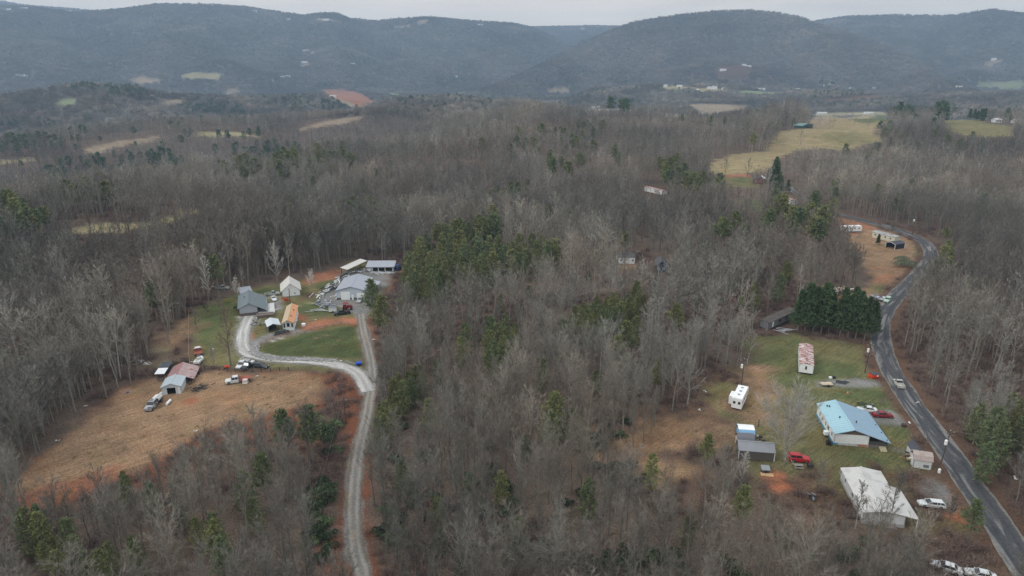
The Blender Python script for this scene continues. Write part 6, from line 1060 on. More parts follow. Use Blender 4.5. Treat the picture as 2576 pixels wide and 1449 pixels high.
def scatter(name, P, idx, rot, scl, label, cat):
    me = bpy.data.meshes.new(name); me.vertices.add(len(P)); me.vertices.foreach_set('co', np.asarray(P, float).ravel())
    a = me.attributes.new('idx', 'INT', 'POINT'); a.data.foreach_set('value', np.asarray(idx, np.int32))
    a = me.attributes.new('rot', 'FLOAT_VECTOR', 'POINT'); a.data.foreach_set('vector', np.asarray(rot, float).ravel())
    a = me.attributes.new('scl', 'FLOAT_VECTOR', 'POINT'); a.data.foreach_set('vector', np.asarray(scl, float).ravel())
    me.update(); o = bpy.data.objects.new(name, me); COL.objects.link(o); md = o.modifiers.new('scatter', 'NODES'); md.node_group = SG
    return tag(o, label, cat, kind='stuff')
def isclear(P, h, fr=(.0, .3, .6, .88)):
    """would a tree of height h at P stand in, or hide, an open place"""
    out = np.zeros(len(P), bool)
    for f in fr:
        Q = P.copy(); Q[:, 2] += h*f; u, v = proj(Q)
        for poly in CLEARPX: out |= inpoly(u, v, poly)
    return out
SOLID = []                                          # photo outlines of buildings and cars that stand clear of trees
def solid(pts): SOLID.append(np.array(pts))
ROADS = [(ROAD, 5.2), (TRACK, 2.8), (LANE, 4), (SPUR, 3)]
def field(r0, r1, step, rng, amax=R_(50)):
    n = int(2*r1*math.sin(amax)/step)+1; m = int(r1/step)+1
    X, Y = np.meshgrid(np.linspace(-r1*math.sin(amax), r1*math.sin(amax), n), np.linspace(0, r1, m)); X = X.ravel(); Y = Y.ravel()
    X = X+rng.uniform(-.48, .48, X.size)*step; Y = Y+rng.uniform(-.48, .48, X.size)*step
    r = np.hypot(X, Y); a = np.abs(np.arctan2(X, Y)); k = (r > r0) & (r <= r1) & (a < amax)
    X, Y = X[k], Y[k]; return np.stack([X, Y, H(X, Y)], 1)
def facing(P, thr=.02):
    e = 12.; x, y = P[:, 0], P[:, 1]; r = np.hypot(x, y)
    g = (H(x*(1+e/r), y*(1+e/r))-P[:, 2])/e
    los = (P[:, 2]-CAMZ)/r
    return g > los-thr
rng = np.random.RandomState(5)
CONP = []                                           # needle trees: (x, y, z, height, kind)
def conifers(conv, poly, n, h, kind, lift=.6):
    pts = np.array([conv(*p) if conv else p for p in poly]); lo, hi = pts.min(0), pts.max(0); c = 0; t = 0
    while c < n and t < n*60:
        t += 1; u = rng.uniform(lo, hi)
        if not inpoly(np.array([u[0]]), np.array([u[1]]), pts)[0]: continue
        hh = h*rng.uniform(.75, 1.2); g = G(u[0], u[1], hh*lift)
        if any(math.hypot(g[0]-q[0], g[1]-q[1]) < 2.6 for q in CONP): continue
        if isclear(g[None], hh, (.0, .5, .9))[0]: continue
        CONP.append((*g, hh, kind)); c += 1
def con(x, y, h, kind='pine', lift=.6, conv=None):
    if conv: x, y = conv(x, y)
    CONP.append((*G(x, y, h*lift), h, kind))
# thicket across the middle
conifers(None, [(1020, 690), (1030, 620), (1110, 590), (1190, 575), (1300, 600), (1400, 610), (1410, 640), (1330, 665), (1200, 690), (1100, 720), (1040, 720)], 95, 12, 'young')
conifers(None, [(1080, 590), (1240, 545), (1260, 590), (1120, 610)], 12, 15, 'pine')
conifers(None, [(1430, 810), (1470, 770), (1600, 745), (1650, 750), (1600, 785), (1460, 840)], 30, 9, 'young'); conifers(None, [(1220, 490), (1260, 470), (1340, 462), (1350, 480), (1250, 505)], 16, 10, 'young')
conifers(None, [(1210, 800), (1300, 830), (1310, 880), (1240, 900)], 14, 10, 'young'); conifers(None, [(1370, 380), (1470, 385), (1480, 420), (1390, 440)], 9, 16, 'pine')
conifers(None, [(1650, 400), (1700, 400), (1740, 440), (1820, 460), (1820, 480), (1680, 470)], 26, 15, 'pine'); conifers(None, [(1900, 385), (1955, 385), (1960, 440), (1930, 445), (1895, 420)], 7, 16, 'fir')
conifers(None, [(1930, 455), (1985, 455), (1985, 475), (1940, 475)], 8, 8, 'fir'); conifers(None, [(2350, 268), (2420, 268), (2420, 296), (2360, 296)], 18, 22, 'pine'); conifers(None, [(2240, 275), (2330, 262), (2345, 280), (2260, 296)], 14, 20, 'pine')
conifers(None, [(1525, 243), (1590, 250), (1600, 270), (1530, 270)], 18, 22, 'pine'); conifers(None, [(2435, 282), (2480, 282), (2480, 298), (2440, 298)], 8, 18, 'fir'); conifers(None, [(2450, 325), (2495, 325), (2495, 350), (2450, 350)], 7, 16, 'pine')
conifers(None, [(1795, 272), (1820, 272), (1820, 290), (1795, 290)], 3, 13, 'fir')
conifers(None, [(1910, 500), (1990, 500), (1990, 560), (1920, 575)], 7, 17, 'pine'); conifers(None, [(1980, 560), (2060, 480), (2105, 490), (2100, 540), (2060, 600), (1990, 610)], 14, 17, 'pine')
conifers(None, [(1780, 570), (1860, 560), (1880, 600), (1800, 620)], 6, 14, 'pine'); conifers(None, [(2370, 640), (2400, 620), (2410, 680), (2380, 700)], 5, 12, 'young'); conifers(None, [(2440, 1030), (2560, 1000), (2570, 1090), (2470, 1170)], 7, 12, 'young')
conifers(None, [(980, 990), (1060, 940), (1080, 960), (1000, 1010)], 8, 9, 'young'); conifers(None, [(940, 1050), (985, 1020), (990, 1060), (950, 1090)], 5, 8, 'young')
conifers(None, [(0, 510), (60, 500), (130, 520), (120, 560), (40, 600), (0, 580)], 13, 16, 'pine'); conifers(None, [(490, 615), (560, 610), (560, 680), (500, 680)], 3, 17, 'pine', .75); conifers(None, [(700, 545), (760, 540), (750, 600), (700, 600)], 4, 15, 'pine')
conifers(None, [(840, 520), (910, 515), (910, 560), (850, 565)], 5, 15, 'pine'); conifers(None, [(930, 510), (1020, 510), (1010, 560), (940, 560)], 6, 14, 'pine'); conifers(None, [(380, 720), (430, 715), (430, 770), (390, 780)], 4, 14, 'pine')
conifers(None, [(240, 1380), (340, 1360), (350, 1420), (250, 1430)], 4, 8, 'young'); conifers(None, [(90, 1400), (200, 1370), (200, 1440), (100, 1449)], 4, 8, 'young'); conifers(None, [(60, 1310), (130, 1290), (130, 1330), (70, 1350)], 4, 9, 'young')
conifers(None, [(490, 1330), (560, 1320), (560, 1360), (500, 1365)], 3, 9, 'young'); conifers(None, [(280, 1210), (320, 1200), (320, 1240), (290, 1245)], 2, 8, 'young')
for x, y, h, k in ((712, 1080, 12, 'pine'), (780, 1080, 14, 'pine'), (660, 1190, 11, 'pine'), (615, 1230, 10, 'young'), (1575, 850, 13, 'pine'), (1600, 830, 11, 'young'), (1555, 880, 11, 'young'), (1365, 935, 10, 'young'), (1700, 800, 12, 'pine'), (1415, 830, 9, 'young'),
                   (1170, 850, 12, 'young'), (1160, 880, 10, 'young'), (1230, 870, 12, 'young'), (1395, 1040, 13, 'pine'), (1385, 1085, 12, 'pine'), (1440, 1060, 9, 'young'), (960, 790, 15, 'pine'), (935, 745, 15, 'pine'), (1000, 765, 6, 'young'), (1220, 700, 9, 'pine'),
                   (1870, 1270, 10, 'pine'), (1780, 1130, 9, 'pine'), (1735, 1330, 8, 'young'), (2450, 1300, 9, 'pine'), (1260, 1220, 8, 'young'), (1560, 405, 16, 'pine'), (1450, 500, 13, 'pine'), (1430, 545, 12, 'pine'), (1380, 540, 12, 'pine'), (1545, 385, 17, 'pine'), (1290, 400, 13, 'pine'), (905, 355, 12, 'pine'),
                   (1570, 605, 11, 'pine'), (1600, 740, 12, 'pine'), (1980, 690, 12, 'pine'), (1900, 740, 11, 'young'), (1960, 720, 12, 'young'), (1860, 780, 12, 'young'), (1205, 690, 10, 'young'), (1240, 580, 13, 'pine'), (1100, 590, 13, 'pine'), (2290, 470, 12, 'pine'), (2380, 590, 9, 'young')):
    con(x, y, h, k)
for x, y in ((1010, 1190), (1100, 1290), (1300, 1330), (1480, 1250), (1640, 1180), (1220, 1010), (1320, 1120), (1100, 930), (1500, 960), (1650, 930), (1260, 760), (1330, 740), (1500, 650), (1480, 700), (1080, 1040), (450, 1290), (380, 1250), (170, 1350), (560, 1400), (640, 1290)): con(x, y, rng.uniform(6, 10), 'young')
con(2210, 603, 5.5, 'fir', .5)
for x, y, hh in ((2006, 830, 14.5), (2024, 833, 17), (2044, 835, 16), (2064, 836, 17.5), (2084, 834, 14), (2112, 842, 16.5), (2132, 846, 15), (2152, 848, 16), (2174, 852, 14.5), (2190, 850, 13), (2030, 815, 15), (2075, 820, 15), (2140, 826, 15)): con(x, y+3, hh, 'fir', 0.0)
for i, (x, y) in enumerate([(2001, 735), (2040, 760)]): pass
CONP = [c for c in CONP]
CP = np.array([c[:3] for c in CONP])
SOFT = [(np.array([(800, 1050), (862, 1040), (862, 1200), (850, 1400), (780, 1400), (790, 1200)]), .7), (np.array([(1700, 1040), (1850, 1040), (1850, 1180), (1760, 1240), (1560, 1180), (1540, 1060)]), .45), (np.array([(2325, 1375), (2450, 1385), (2530, 1449), (2520, 1510), (2330, 1500)]), .93), (np.array([(2115, 1165), (2290, 1165), (2295, 1300), (2150, 1290)]), .7), (np.array([(2390, 1190), (2600, 1449), (2500, 1449), (2380, 1250)]), .6), (np.array([(1545, 635), (1700, 640), (1700, 690), (1545, 670)]), .62), (np.array([(1610, 460), (1675, 460), (1675, 495), (1610, 490)]), .8), (np.array([(1940, 480), (1995, 490), (1995, 520), (1950, 510)]), .6), (np.array([(1905, 795), (1990, 790), (1990, 835), (1905, 835)]), .9), (np.array([(1830, 480), (1920, 480), (1920, 530), (1830, 520)]), .5)]
# --- bare woodland
LOTS = []                                           # (P, proto index, scale)
def thin(P, amt, s=60., seed=3):
    """drop some trees where the wood is open"""
    m = fbm(P[:, 0]/s, P[:, 1]/s, 3, seed); return P[rng.rand(len(P)) > amt*sstep(.4, .62, m)]
for r0, r1, st, key in ((62, 190, 3.3, 'b0'), (190, 520, 4.2, 'b1'), (520, 1250, 5.9, 'b2')):
    P = thin(field(r0, r1, st, rng), .18 if r1 < 200 else .3)
    h = np.where(np.hypot(P[:, 0]-20, P[:, 1]) < 200, 13., 15.5)*rng.choice([.45, .7, .85, 1., 1.1], len(P), p=[.16, .16, .22, .28, .18])*rng.uniform(.92, 1.08, len(P))
    bad = isclear(P, h)
    h2 = h*.5; alt = bad & ~isclear(P, h2, (0., .5, .95)) & (rng.rand(len(P)) < .45); h = np.where(alt, h2, h); bad &= ~alt
    for line, wd in ROADS:
        k = np.where(np.hypot(P[:, 0], P[:, 1]) < 700)[0]; d = linedist(P[k, 0], P[k, 1], line); bad[k] |= d < wd+1.2
    if r1 > 300: bad |= ~facing(P, .25)
    rp = np.hypot(P[:, 0], P[:, 1]); uu, vv = proj(P+np.array([0, 0, 1.])*(h*.62)[:, None])     # let the needle trees show
    for c in CONP:
        rc = math.hypot(c[0], c[1]); cu, cv = proj(np.array([[c[0], c[1], c[2]+c[3]*.62]])); rad = 1717*c[3]*.30/rc
        bad |= (np.abs(uu-cu[0]) < rad) & (np.abs(vv-cv[0]) < rad*1.5) & (rp < rc+3) & (rp > rc-90) & (rng.rand(len(P)) < .8)
    for f in FOOTA: bad |= (P[:, 0]-f[0])**2+(P[:, 1]-f[1])**2 < (f[2]+1)**2
    for poly, pr in SOFT:
        for fr in (.1, .35, .6, .85): a_, b_ = proj(P+np.array([0, 0, 1.])*(h*fr)[:, None]); bad |= inpoly(a_, b_, poly) & (rng.rand(len(P)) < pr)
    P = P[~bad]; h = h[~bad]
    ix = rng.choice(PI[key], len(P)); LOTS.append((P, ix, h/17, key))
# --- individual trees: the special ones first, then the nearest of the wood
TREES = {}
def tree_thing(tc, P, s, name, label, cat, group, rz=None, parts=('trunk', 'crown')):
    e = empty(name, P, rng.uniform(0, 6.28) if rz is None else rz, label=label, cat=cat, group=group); e.scale = (s, s, s)
    for nm, me in zip(parts, tc):
        if me is None: continue
        o = bpy.data.objects.new(nm, me); COL.objects.link(o); o.parent = e
    return e
def meshes(T, C, mt, mc): return (T.mesh('trunk', [mt]) if T.v else None, C.mesh('crown', [mc]))
BV = [meshes(*bare(100+i, 17+(i % 3)*1.5, 0, (.26, .33, .4)[i % 3]), BARK, TWIG) for i in range(NB)]
n_ind = 0
P, ix, s, key = LOTS[0]; u, v = proj(P+np.array([0, 0, 8.])); r = np.hypot(P[:, 0], P[:, 1])
inside = (u > 20) & (u < 2556) & (v > 0) & (v < 1449+60) & (s > .45)
order = [i for i in np.argsort(r) if inside[i]][:272]
def zone_of(x, v):
    if x < 640: return 'leafless grey hardwood in the wood below the mown hay field', 'bare trees below the hay field'
    if x < 890: return 'leafless grey hardwood on the bank left of the gravel track', 'bare trees left of the gravel track'
    if x < 1560: return 'leafless hardwood right of the gravel track near the bottom edge', 'bare trees right of the gravel track'
    if x < 2440: return 'leafless hardwood in the strip of wood below the white roofed home', 'bare trees below the white roofed home'
    return 'leafless hardwood beside the asphalt road at the bottom right', 'bare trees by the road'
for i in order:
    lb, gr = zone_of(u[i], v[i]); tree_thing(BV[rng.randint(NB)], P[i], s[i], 'bare_tree', lb, 'tree', gr)
keep = np.ones(len(P), bool); keep[order] = False; LOTS[0] = (P[keep], ix[keep], s[keep], key)
# --- needle trees, each one a thing
PV = {(k, l): [meshes(*pine(600+40*j+7*l+i, 14, l, k), BARK, {'pine': PINE, 'young': PINE, 'fir': PINED}[k]) for i in range(4)] for j, k in enumerate(('pine', 'young', 'fir')) for l in (0, 1)}
def conlabel(c, u, v):
    k = c[4]
    if k == 'fir' and 1980 < u < 2210 and v > 700: return 'dark green evergreen in the dense row between the rusty roofed trailer and the rubble', 'row of dark evergreens'
    if k == 'fir' and abs(u-2210) < 8 and v > 560: return 'small cone shaped evergreen in front of the long mobile home', None
    if k == 'fir': return 'dark evergreen near the houses at the far end of the road', 'far dark evergreens'
    if 1000 < u < 1420 and 540 < v < 760: return 'bushy olive green pine in the thicket behind the metal workshop', 'pines of the thicket'
    if u > 2200 and v < 400: return 'dark pine on the hill top at the far right', 'hill top pines'
    if u > 2300: return 'green pine in the bare wood right of the road', 'pines right of the road'
    if u > 1880 and v < 720: return 'tall dark pine beside the road before the bend', 'pines before the bend'
    if u > 1400 and v < 520: return 'dark green pine in the far part of the grey wood', 'pines of the far wood'
    if u > 1400 and v < 960: return 'pine standing among bare trees left of the right hand clearing', 'pines left of the clearing'
    if u > 940 and v > 720: return 'green pine among bare trees right of the gravel track', 'pines right of the track'
    if u > 900: return 'dark pine in the wood beyond the thicket', 'pines beyond the thicket'
    if v > 900: return 'yellow green pine in the wood below the hay field', 'pines below the hay field'
    return 'tall pine in the wood behind the left houses', 'pines behind the left houses'
NIND = sorted(CONP, key=lambda c: -c[3]/math.hypot(c[0], c[1])); CREST = [c for c in NIND if c[4] != 'fir'][285:]; far_pines = [(c[0], c[1], c[2], c[3]/14) for c in CREST]
for c in [c for c in NIND if c not in CREST]:
    rr = math.hypot(c[0], c[1]); l = 0 if rr < 260 else 1; u_, v_ = proj(np.array([[c[0], c[1], c[2]+c[3]*.5]])); lb, gr = conlabel(c, float(u_[0]), float(v_[0]))
    tree_thing(PV[(c[4], l)][rng.randint(4)], tuple(c[:3]), c[3]/14, 'fir_tree' if c[4] == 'fir' else 'pine_tree', lb, 'tree', gr)
# --- trees that stand alone
def lone(conv, x, y, h, label, lod=0, spread=.42, seed=1, mt=None, mc=None, lift=0., name='bare_tree', group=None):
    if conv: x, y = conv(x, y)
    T, C = bare(seed, h, lod, spread, False); return tree_thing(meshes(T, C, mt or BARK, mc or TWIG), G(x, y, lift), 1, name, label, 'tree', group, 0)
tree_thing(meshes(*bare(901, 15.5, 0, .66, False, 10), BARK, mat('grey_twig', S(172, 167, 158, .92), .9, .2, .6)), G(*ZS(1330, 1130)), 1, 'bare_tree', 'big spreading bare tree between the long grey shed and the red vehicle', 'tree', None, 0)
lone(ZA, 1190, 385, 6.5, 'small pale bare tree alone on the slope beside the white gabled garage', 0, .5, 902, None, TWIGP)
lone(ZA, 165, 535, 8, 'small bare tree behind the little grey shed', 0, .38, 903, None, TWIGP)
lone(Z5, 610, 1290, 11.5, 'pale bare tree with fanned branches on the brown bank right of the track', 0, .5, 904, None, TWIGP)
lone(Z4, 1700, 1310, 17, 'tall bare tree with a dense dark reddish crown beside the white gravel lane', 0, .30, 905, None, TWIGR)
lone(Z4, 1615, 920, 5.5, 'rounded small bare tree on the lawn left of the grey house', 1, .5, 906, None, TWIG)
lone(Z4, 1450, 1050, 8, 'slim bare tree on the green slope left of the lane', 1, .3, 907); lone(Z4, 1530, 935, 3.5, 'tiny bare sapling on the lawn between two shrubs', 1, .4, 908)
lone(Z4, 1575, 1330, 7, 'thin bare tree by the rail fence left of the parked trucks', 1, .3, 909); lone(Z4, 1535, 840, 17, 'tall pale trunked tree at the edge of the left lawn', 0, .25, 910, None, TWIGP)
lone(Z4, 1310, 905, 17, 'tall bare tree where the brush meets the wood, left of the lawn', 0, .25, 911); lone(Z4, 2040, 700, 16, 'wide pale bare tree behind the white gabled garage', 0, .36, 912, None, TWIGP)
lone(Z3, 925, 1078, 17, 'bare tree alone in the middle of the hill meadow', 1, .34, 913); lone(Z3, 370, 1310, 18, 'bare tree with a bird cage crown below the meadow', 1, .34, 914); lone(Z3, 540, 1295, 13, 'bare tree at the lower edge of the meadow near the brick house', 1, .36, 915)
for i, (x, y) in enumerate([(750, 1045), (850, 970), (1140, 950), (1175, 930), (1320, 930), (1425, 945), (1070, 935), (680, 1060), (1265, 880), (1310, 865)]): lone(Z3, x, y, 12+i % 4, 'small bare tree along the upper edge of the hill meadow', 1, .36, 920+i, group='trees along the meadow edge')
lone(ZH, 620, 1330, 15, 'dark forked bare tree beside the green patch of lawn below the brick house', 1, .3, 935); lone(ZH, 540, 1200, 13, 'slim dark bare tree next to the wooden pile', 1, .3, 936)
lone(ZK, 560, 1250, 14, 'tall bare tree at the left edge of the field inside the bend', 1, .42, 937); lone(ZK, 700, 1100, 12, 'leaning bare tree over the field inside the bend', 1, .42, 938); lone(ZK, 1370, 310, 6, 'low spreading bare tree behind the long mobile home', 1, .6, 939); lone(ZK, 1100, 200, 5, 'low reddish thicket tree beside the road behind the camper', 1, .6, 940, None, TWIGR)
lone(ZR, 1065, 830, 8, 'slim bare tree on the brown yard left of the white roofed home', 0, .25, 941); lone(ZR, 1580, 1080, 12, 'tall bare tree right in front of the white roofed home', 0, .26, 942); lone(ZR, 1330, 1100, 10, 'bare tree at the left front corner of the white roofed home', 0, .28, 943); lone(ZR, 1640, 900, 7, 'thin bare tree beside the right eave of the white roofed home', 0, .3, 944); lone(ZR, 480, 800, 9, 'grey bare tree below the long grey shed', 0, .3, 945, None, TWIGP)
lone(ZR, 2030, 1040, 5, 'small bare tree between the white wagon and the bottom right', 0, .4, 946)
# magnolia-like trees with pale pink leaves
PINK = mat('pale_pink_leaves', S(190, 160, 150, .86), .8, .2, 1)
def blossom(conv, x, y, h, label, seed, n=420, sz=.16):
    T, C = bare(seed, h, 0, .42, False); g = np.random.RandomState(seed); B = MB(); vs = np.array(C.v); tips = vs[g.randint(0, len(vs), n)]
    tips = tips[tips[:, 2] > h*.25]
    for q in tips: a = unit(g.normal(0, 1, 3)); b = perp(a, g); B.add([q-a*sz, q+b*sz, q+a*sz, q-b*sz], [(0, 1, 2, 3)])
    p = conv(x, y); tree_thing(meshes(T, C, BARK, TWIGR)+(B.mesh('blossom', [PINK]),), G(*p), 1, 'flowering_tree', label, 'tree', None, 0, ('trunk', 'crown', 'blossom'))
blossom(ZQ, 470, 1190, 12, 'reddish tree dotted with pale pink leaves left of the rusty roofed trailer', 951, 520); blossom(ZQ, 300, 1150, 11, 'reddish tree with few pale leaves at the left of the pink dotted trees', 952, 420); blossom(ZQ, 400, 1060, 12, 'pink flecked tree behind the other pink flecked trees', 953, 300)
blossom(ZQ, 130, 320, 13, 'tree dotted with white leaves in the middle distance, left of the green pines', 954, 420, .2)
# --- shrubs and hedges, each a thing
def bush(conv, x, y, h, w, label, seed, m=None, n=700, s=.16, name='shrub', group=None):
    T, C = shrub(seed, 0, h, w, n, s); p = conv(x, y) if conv else (x, y); return tree_thing(meshes(T, C, BARK, m or LAUREL), G(*p), 1, name, label, 'shrub', group, 0, ('stem', 'foliage'))
bush(ZK, 1560, 925, 4.6, 6.0, 'wide low grey green heap of foliage in the field inside the bend', 961, mat('grey_leaves', S(118, 124, 100, .88), .8, .3, .8), 2600, .22)
bush(ZC, 930, 260, 2.2, 2.4, 'dark green round shrub behind the blue roofed home by the cars', 962, None, 700, .14)
bush(ZA, 850, 600, 3.2, 1.6, 'bright orange red autumn shrub beside the white gabled garage', 963, mat('red_leaves', S(190, 66, 34, .86), .8, .3, 2), 600, .12)
bush(ZA, 170, 700, 2.4, 1.5, 'dark evergreen shrub at the left corner of the grey house', 964, PINED, 600, .12); bush(ZA, 45, 575, 1.3, 1.8, 'yellow green low bush on the lawn left of the grey house', 965, mat('yellow_leaves', S(160, 156, 70, .86), .8, .3, 2), 400, .12)
bush(Z4, 1508, 900, 2.4, .7, 'narrow dark upright shrub on the left lawn', 966, PINED, 300, .1); bush(ZC, 1200, 205, 1.8, 1.6, 'small brown leafless bush on the grass by the road', 967, TWIGR, 260, .1)
bush(ZA, 2390, 600, 3.4, 3.2, 'bright green bushy young pine on the bank right of the workshop yard', 968, PINE, 900, .2); bush(ZA, 2340, 1290, 2.4, 2.6, 'round green bush low on the brown bank right of the track', 969, PINE, 700, .18); bush(Z5, 510, 1030, 2.4, 2.6, 'green bush in the brown brush right of the orange bank', 970, PINE, 600, .18)
def log(conv, a, c, r, label):
    A, B = G(*conv(*a)), G(*conv(*c)); e = empty('fallen_log', A, 0, label=label, cat='log'); q = MB(); d = B-A; q.tube((0, 0, .3), d*.5+(0, 0, .45), r, r*.8, 7); q.tube(d*.5+(0, 0, .45), d+(0, 0, .6), r*.8, r*.4, 7); q.build('trunk', MATS['bark'], e); q = MB(); [q.tube(d*t+(0, 0, .5), d*t+np.array([random.uniform(-1, 1), random.uniform(-1, 1), 1.2]), .06, .02, 4) for t in (.5, .65, .8, .95)]; q.build('branches', MATS['bark'], e)
log(Z7, (1225, 1040), (1370, 940), .22, 'long pale log lying across the wood right of the track'); log(Z7, (1590, 990), (1600, 1060), .16, 'short broken log standing out below the long pale log'); log(Z6, (2360, 760), (2366, 715), .12, 'thin white log on the bank left of the track'); log(ZR, (200, 1110), (245, 1050), .16, 'pale log in the wood left of the yard with the white roofed home'); log(ZR, (525, 1220), (552, 1175), .15, 'short pale log below the yard with the white roofed home')
log(Z4, (2448, 595), (2485, 640), .15, 'thin leaning pale trunk at the wood edge above the clay slope'); log(Z4, (880, 1275), (1060, 1250), .2, 'long bent fallen trunk in the wood left of the barn')
# --- the woodland mass and undergrowth
P1 = thin(field(1250, 2500, 12.5, rng, R_(47)), .3); c, op = zcolor(P1[:, 0], P1[:, 1]); k = (op < .3) & facing(P1, .30) & ~isclear(P1, np.full(len(P1), 12.), (0., .3, .75)); P1 = P1[k]
LOTS.append((P1, rng.choice(PI['c1'], len(P1)), rng.uniform(.7, 1.1, len(P1)), 'c1'))
P2 = field(2500, 7000, 19, rng, R_(43)); c, op = zcolor(P2[:, 0], P2[:, 1]); k = (op < .3) & facing(P2, .08) & ~isclear(P2, np.full(len(P2), 10.), (0., .6)); P2 = P2[k]
LOTS.append((P2, rng.choice(PI['c2'], len(P2)), rng.uniform(.6, 1., len(P2)), 'c2'))
def grove(poly, n, sc):
    poly = np.array(poly, float); lo, hi = poly.min(0), poly.max(0); out = []
    while len(out) < n:
        q = rng.uniform(lo, hi)
        if inpoly(np.array([q[0]]), np.array([q[1]]), poly)[0]: out.append(G(q[0], q[1]))
    out = np.array(out); out = out[~isclear(out, np.full(len(out), 15.*sc))]; n = len(out); LOTS.append((out, rng.choice(PI['b1'], n), sc*rng.uniform(.85, 1.1, n), 'b1'))
grove([(596, 712), (700, 694), (850, 668), (905, 645), (1000, 650), (1010, 600), (700, 620), (560, 680)], 210, 1.05); grove([(378, 915), (290, 950), (200, 1012), (110, 1095), (0, 1185), (0, 1060), (200, 930), (380, 850)], 150, .72); grove([(470, 770), (520, 745), (590, 720), (560, 680), (430, 740), (400, 800), (430, 850)], 70, .95); grove([(1885, 345), (1935, 300), (2030, 298), (2010, 322), (1955, 345), (1925, 372), (1890, 392)], 150, 1.35); grove([(2245, 318), (2300, 300), (2360, 305), (2365, 335), (2280, 345)], 70, .95); grove([(1900, 400), (1935, 398), (1935, 430), (1900, 432)], 10, .8); grove([(1650, 268), (1700, 268), (1700, 280), (1650, 280)], 16, .9)
P = np.concatenate([l[0] for l in LOTS]); ix = np.concatenate([l[1] for l in LOTS]); s = np.concatenate([l[2] for l in LOTS])
rot = np.stack([rng.normal(0, .03, len(P)), rng.normal(0, .03, len(P)), rng.uniform(0, 6.28, len(P))], 1); wv = rng.uniform(.85, 1.15, len(P))
scatter('bare_woodland', P, ix, rot, np.stack([s*wv, s*wv, s], 1), 'grey brown leafless forest covering the hills and valley', 'woodland')
print('woodland', len(P), 'conifers', len(CONP), 'individual', len(order))
# distant needle woods
def farp(poly, n, h=15, conv=None, thr=.0):
    pts = np.array([conv(*p) if conv else p for p in poly]); lo, hi = pts.min(0), pts.max(0); c = t = 0
    while c < n and t < n*30:
        t += 1; u = rng.uniform(lo, hi)
        if inpoly(np.array([u[0]]), np.array([u[1]]), pts)[0]: far_pines.append((*G(u[0], u[1], h*.6), h/14*rng.uniform(.7, 1.2))); c += 1
farp([(0, 300), (250, 300), (260, 360), (120, 380), (0, 372)], 60); farp([(440, 262), (600, 262), (620, 285), (450, 280)], 90); farp([(160, 205), (250, 200), (250, 225), (180, 225)], 70); farp([(255, 215), (350, 212), (380, 245), (270, 240)], 110)
farp([(370, 385), (460, 380), (460, 420), (380, 430)], 26); farp([(540, 370), (740, 350), (760, 400), (700, 440), (560, 430)], 60); farp([(650, 380), (860, 370), (900, 420), (700, 450)], 50); farp([(220, 400), (430, 380), (420, 420), (300, 450)], 24); farp([(100, 430), (180, 400), (200, 440), (120, 460)], 14)
farp([(540, 330), (650, 325), (650, 345), (560, 350)], 22); farp([(800, 250), (870, 245), (880, 275), (810, 275)], 60); farp([(640, 230), (760, 235), (760, 265), (680, 265)], 60); farp([(160, 470), (300, 440), (320, 480), (180, 500)], 20); farp([(800, 205), (860, 205), (850, 220), (800, 220)], 40)
farp([(1400, 218), (1450, 218), (1440, 232), (1400, 232)], 30); farp([(1420, 245), (1520, 240), (1500, 262), (1430, 262)], 40); farp([(1320, 165), (1440, 140), (1500, 170), (1480, 200), (1380, 190)], 50); farp([(1500, 190), (1600, 200), (1560, 215)], 30); farp([(2060, 200), (2110, 205), (2100, 222), (2060, 220)], 30); farp([(2030, 232), (2190, 228), (2180, 245), (2040, 248)], 50)
farp([(1850, 350), (1970, 300), (1990, 310), (1960, 340), (1900, 380)], 3); farp([(1400, 330), (1500, 300), (1550, 330), (1450, 370)], 22); farp([(1280, 340), (1400, 320), (1420, 350), (1300, 370)], 10); farp([(1000, 250), (1240, 240), (1240, 270), (1000, 290)], 30); farp([(2440, 190), (2576, 170), (2576, 215), (2420, 215)], 60); farp([(1770, 160), (1830, 155), (1840, 178), (1780, 178)], 40)
Q = field(430, 2450, 21, rng, R_(44)); mq = fbm(Q[:, 0]/170+8, Q[:, 1]/170, 4, 131); cq, oq = zcolor(Q[:, 0], Q[:, 1]); Q = Q[(mq > .53) & (rng.rand(len(Q)) < .42) & (oq < .2) & facing(Q, .2)]
far_pines += [(*q, rng.uniform(.7, 1.25)) for q in Q]
Q = field(2450, 6500, 48, rng, R_(42)); mq = fbm(Q[:, 0]/600+2, Q[:, 1]/600, 4, 151); cq, oq = zcolor(Q[:, 0], Q[:, 1]); Q = Q[(mq > .52) & (rng.rand(len(Q)) < .7) & (oq < .2) & facing(Q, .05)]
far_pines += [(*q, rng.uniform(.8, 1.3)) for q in Q]
fp = np.array(far_pines); fp = fp[~isclear(fp[:, :3], np.full(len(fp), 14.), (0., .5))]
scatter('distant_pines', fp[:, :3], np.where(np.hypot(fp[:, 0], fp[:, 1]) < 900, rng.choice(PI['p1'], len(fp)), rng.choice(PI['p2'], len(fp))), np.stack([fp[:, 0]*0, fp[:, 0]*0, rng.uniform(0, 6.28, len(fp))], 1), fp[:, 3:4]*np.array([[1.15, 1.15, 1]]), 'dark green pine groves scattered through the far grey forest', 'pine wood')
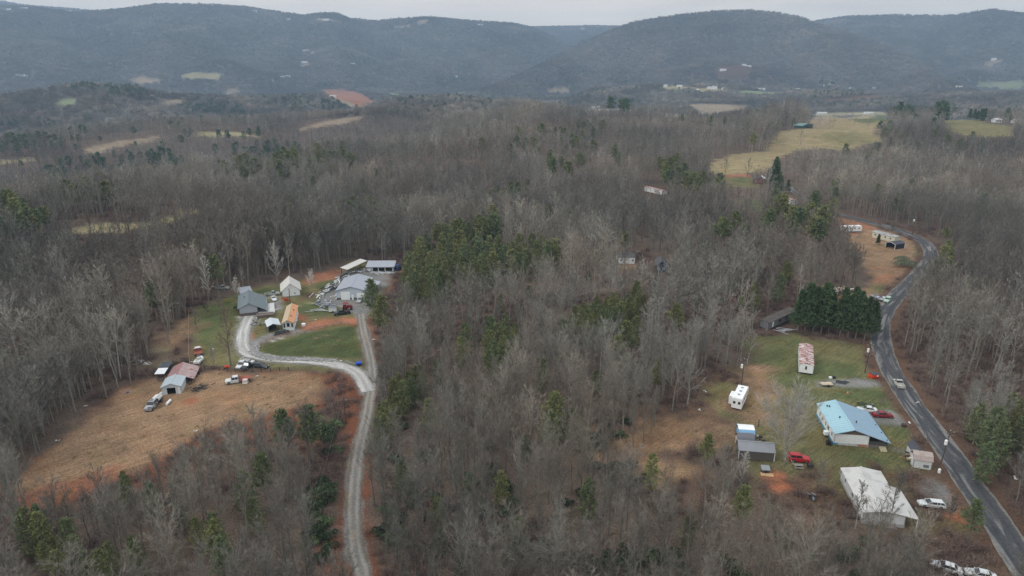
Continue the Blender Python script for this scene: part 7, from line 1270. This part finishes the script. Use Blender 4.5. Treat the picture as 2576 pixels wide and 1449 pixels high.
# undergrowth: laurel under the near wood and along the track, brown brush on banks
P = field(62, 330, 2.6, rng); m = fbm(P[:, 0]/16, P[:, 1]/16, 3, 55); m2 = fbm(P[:, 0]/60, P[:, 1]/60, 2, 57); u, v = proj(P)
r = np.hypot(P[:, 0], P[:, 1])
lau = np.array([[790, 1050], [850, 1050], [862, 1160], [820, 1300], [850, 1380], [800, 1449], [760, 1300], [800, 1150]]); lau2 = np.array([[925, 1110], [960, 1250], [1050, 1370], [1700, 1390], [1760, 1449], [1760, 1560], [920, 1560]])
inl = inpoly(u, v, lau) | inpoly(u, v, lau2); keep = (m+m2*.5 > .80) & (rng.rand(len(P)) < .32) & (u > 900) & (u < 2300) & (v > 1050) | inl & (m > .40)
keep &= ~isclear(P, np.full(len(P), 2.2), (0.2, .9)) | inpoly(u, v, lau)
for line, wd in ROADS: keep &= linedist(P[:, 0], P[:, 1], line) > wd+1.6
Ps = P[keep]; n1 = len(Ps)
Pb = field(62, 420, 2.1, rng); cB, _ = zcolor(Pb[:, 0], Pb[:, 1]); db = np.minimum(np.abs(cB-np.array(C_['brush'])).sum(1), np.abs(cB-np.array(C_['brushred'])).sum(1)); kb = (db < .03) & (rng.rand(len(Pb)) < .65) | (rng.rand(len(Pb)) < .03) & (_ < .1) & ~isclear(Pb, np.full(len(Pb), 1.), (0.,))
for line, wd in ROADS: kb &= linedist(Pb[:, 0], Pb[:, 1], line) > wd*.8+.6
Pb = Pb[kb]
Pq = field(62, 260, 1.5, rng); _, oq = zcolor(Pq[:, 0], Pq[:, 1]); kq = (oq > .6) & (rng.rand(len(Pq)) < .06)
for line, wd in ROADS: kq &= linedist(Pq[:, 0], Pq[:, 1], line) > wd*.7+.5
Pq = Pq[kq]
PP = np.concatenate([Ps, Pb, Pq]); rr = np.hypot(PP[:, 0], PP[:, 1])
ix = np.concatenate([rng.choice(PI['s0'], n1), rng.choice(PI['r0']+PI['r1'], len(Pb)), rng.choice(PI['q0'], len(Pq))])
ul, vl = proj(Ps); big = np.where(inpoly(ul, vl, lau), 1.0, 1.); sc = np.concatenate([rng.uniform(.45, 1., n1)*big, rng.uniform(.35, .9, len(Pb)), rng.uniform(.4, .9, len(Pq))])
scatter('undergrowth', PP, ix, np.stack([PP[:, 0]*0, PP[:, 0]*0, rng.uniform(0, 6.28, len(PP))], 1), np.stack([sc]*3, 1), 'dark laurel thickets, brown brush and dry grass tufts', 'undergrowth')
print('undergrowth', n1, len(Pb), len(Pq))
# ---------------------------------------------------------------- the air between here and the mountains
hm = bpy.data.materials.new('haze'); hm.use_nodes = True; nt = hm.node_tree; nt.nodes.clear()
pv = nt.nodes.new('ShaderNodeVolumePrincipled'); pv.inputs['Color'].default_value = (.54, .75, 1.0, 1); pv.inputs['Density'].default_value = .00013; pv.inputs['Anisotropy'].default_value = 0.2
ho = nt.nodes.new('ShaderNodeOutputMaterial'); nt.links.new(pv.outputs[0], ho.inputs['Volume'])
hb = MB(); hb.box(-7600, 7600, -300, 7400, -120, 500); tag(hb.build('haze', hm), kind='stuff')
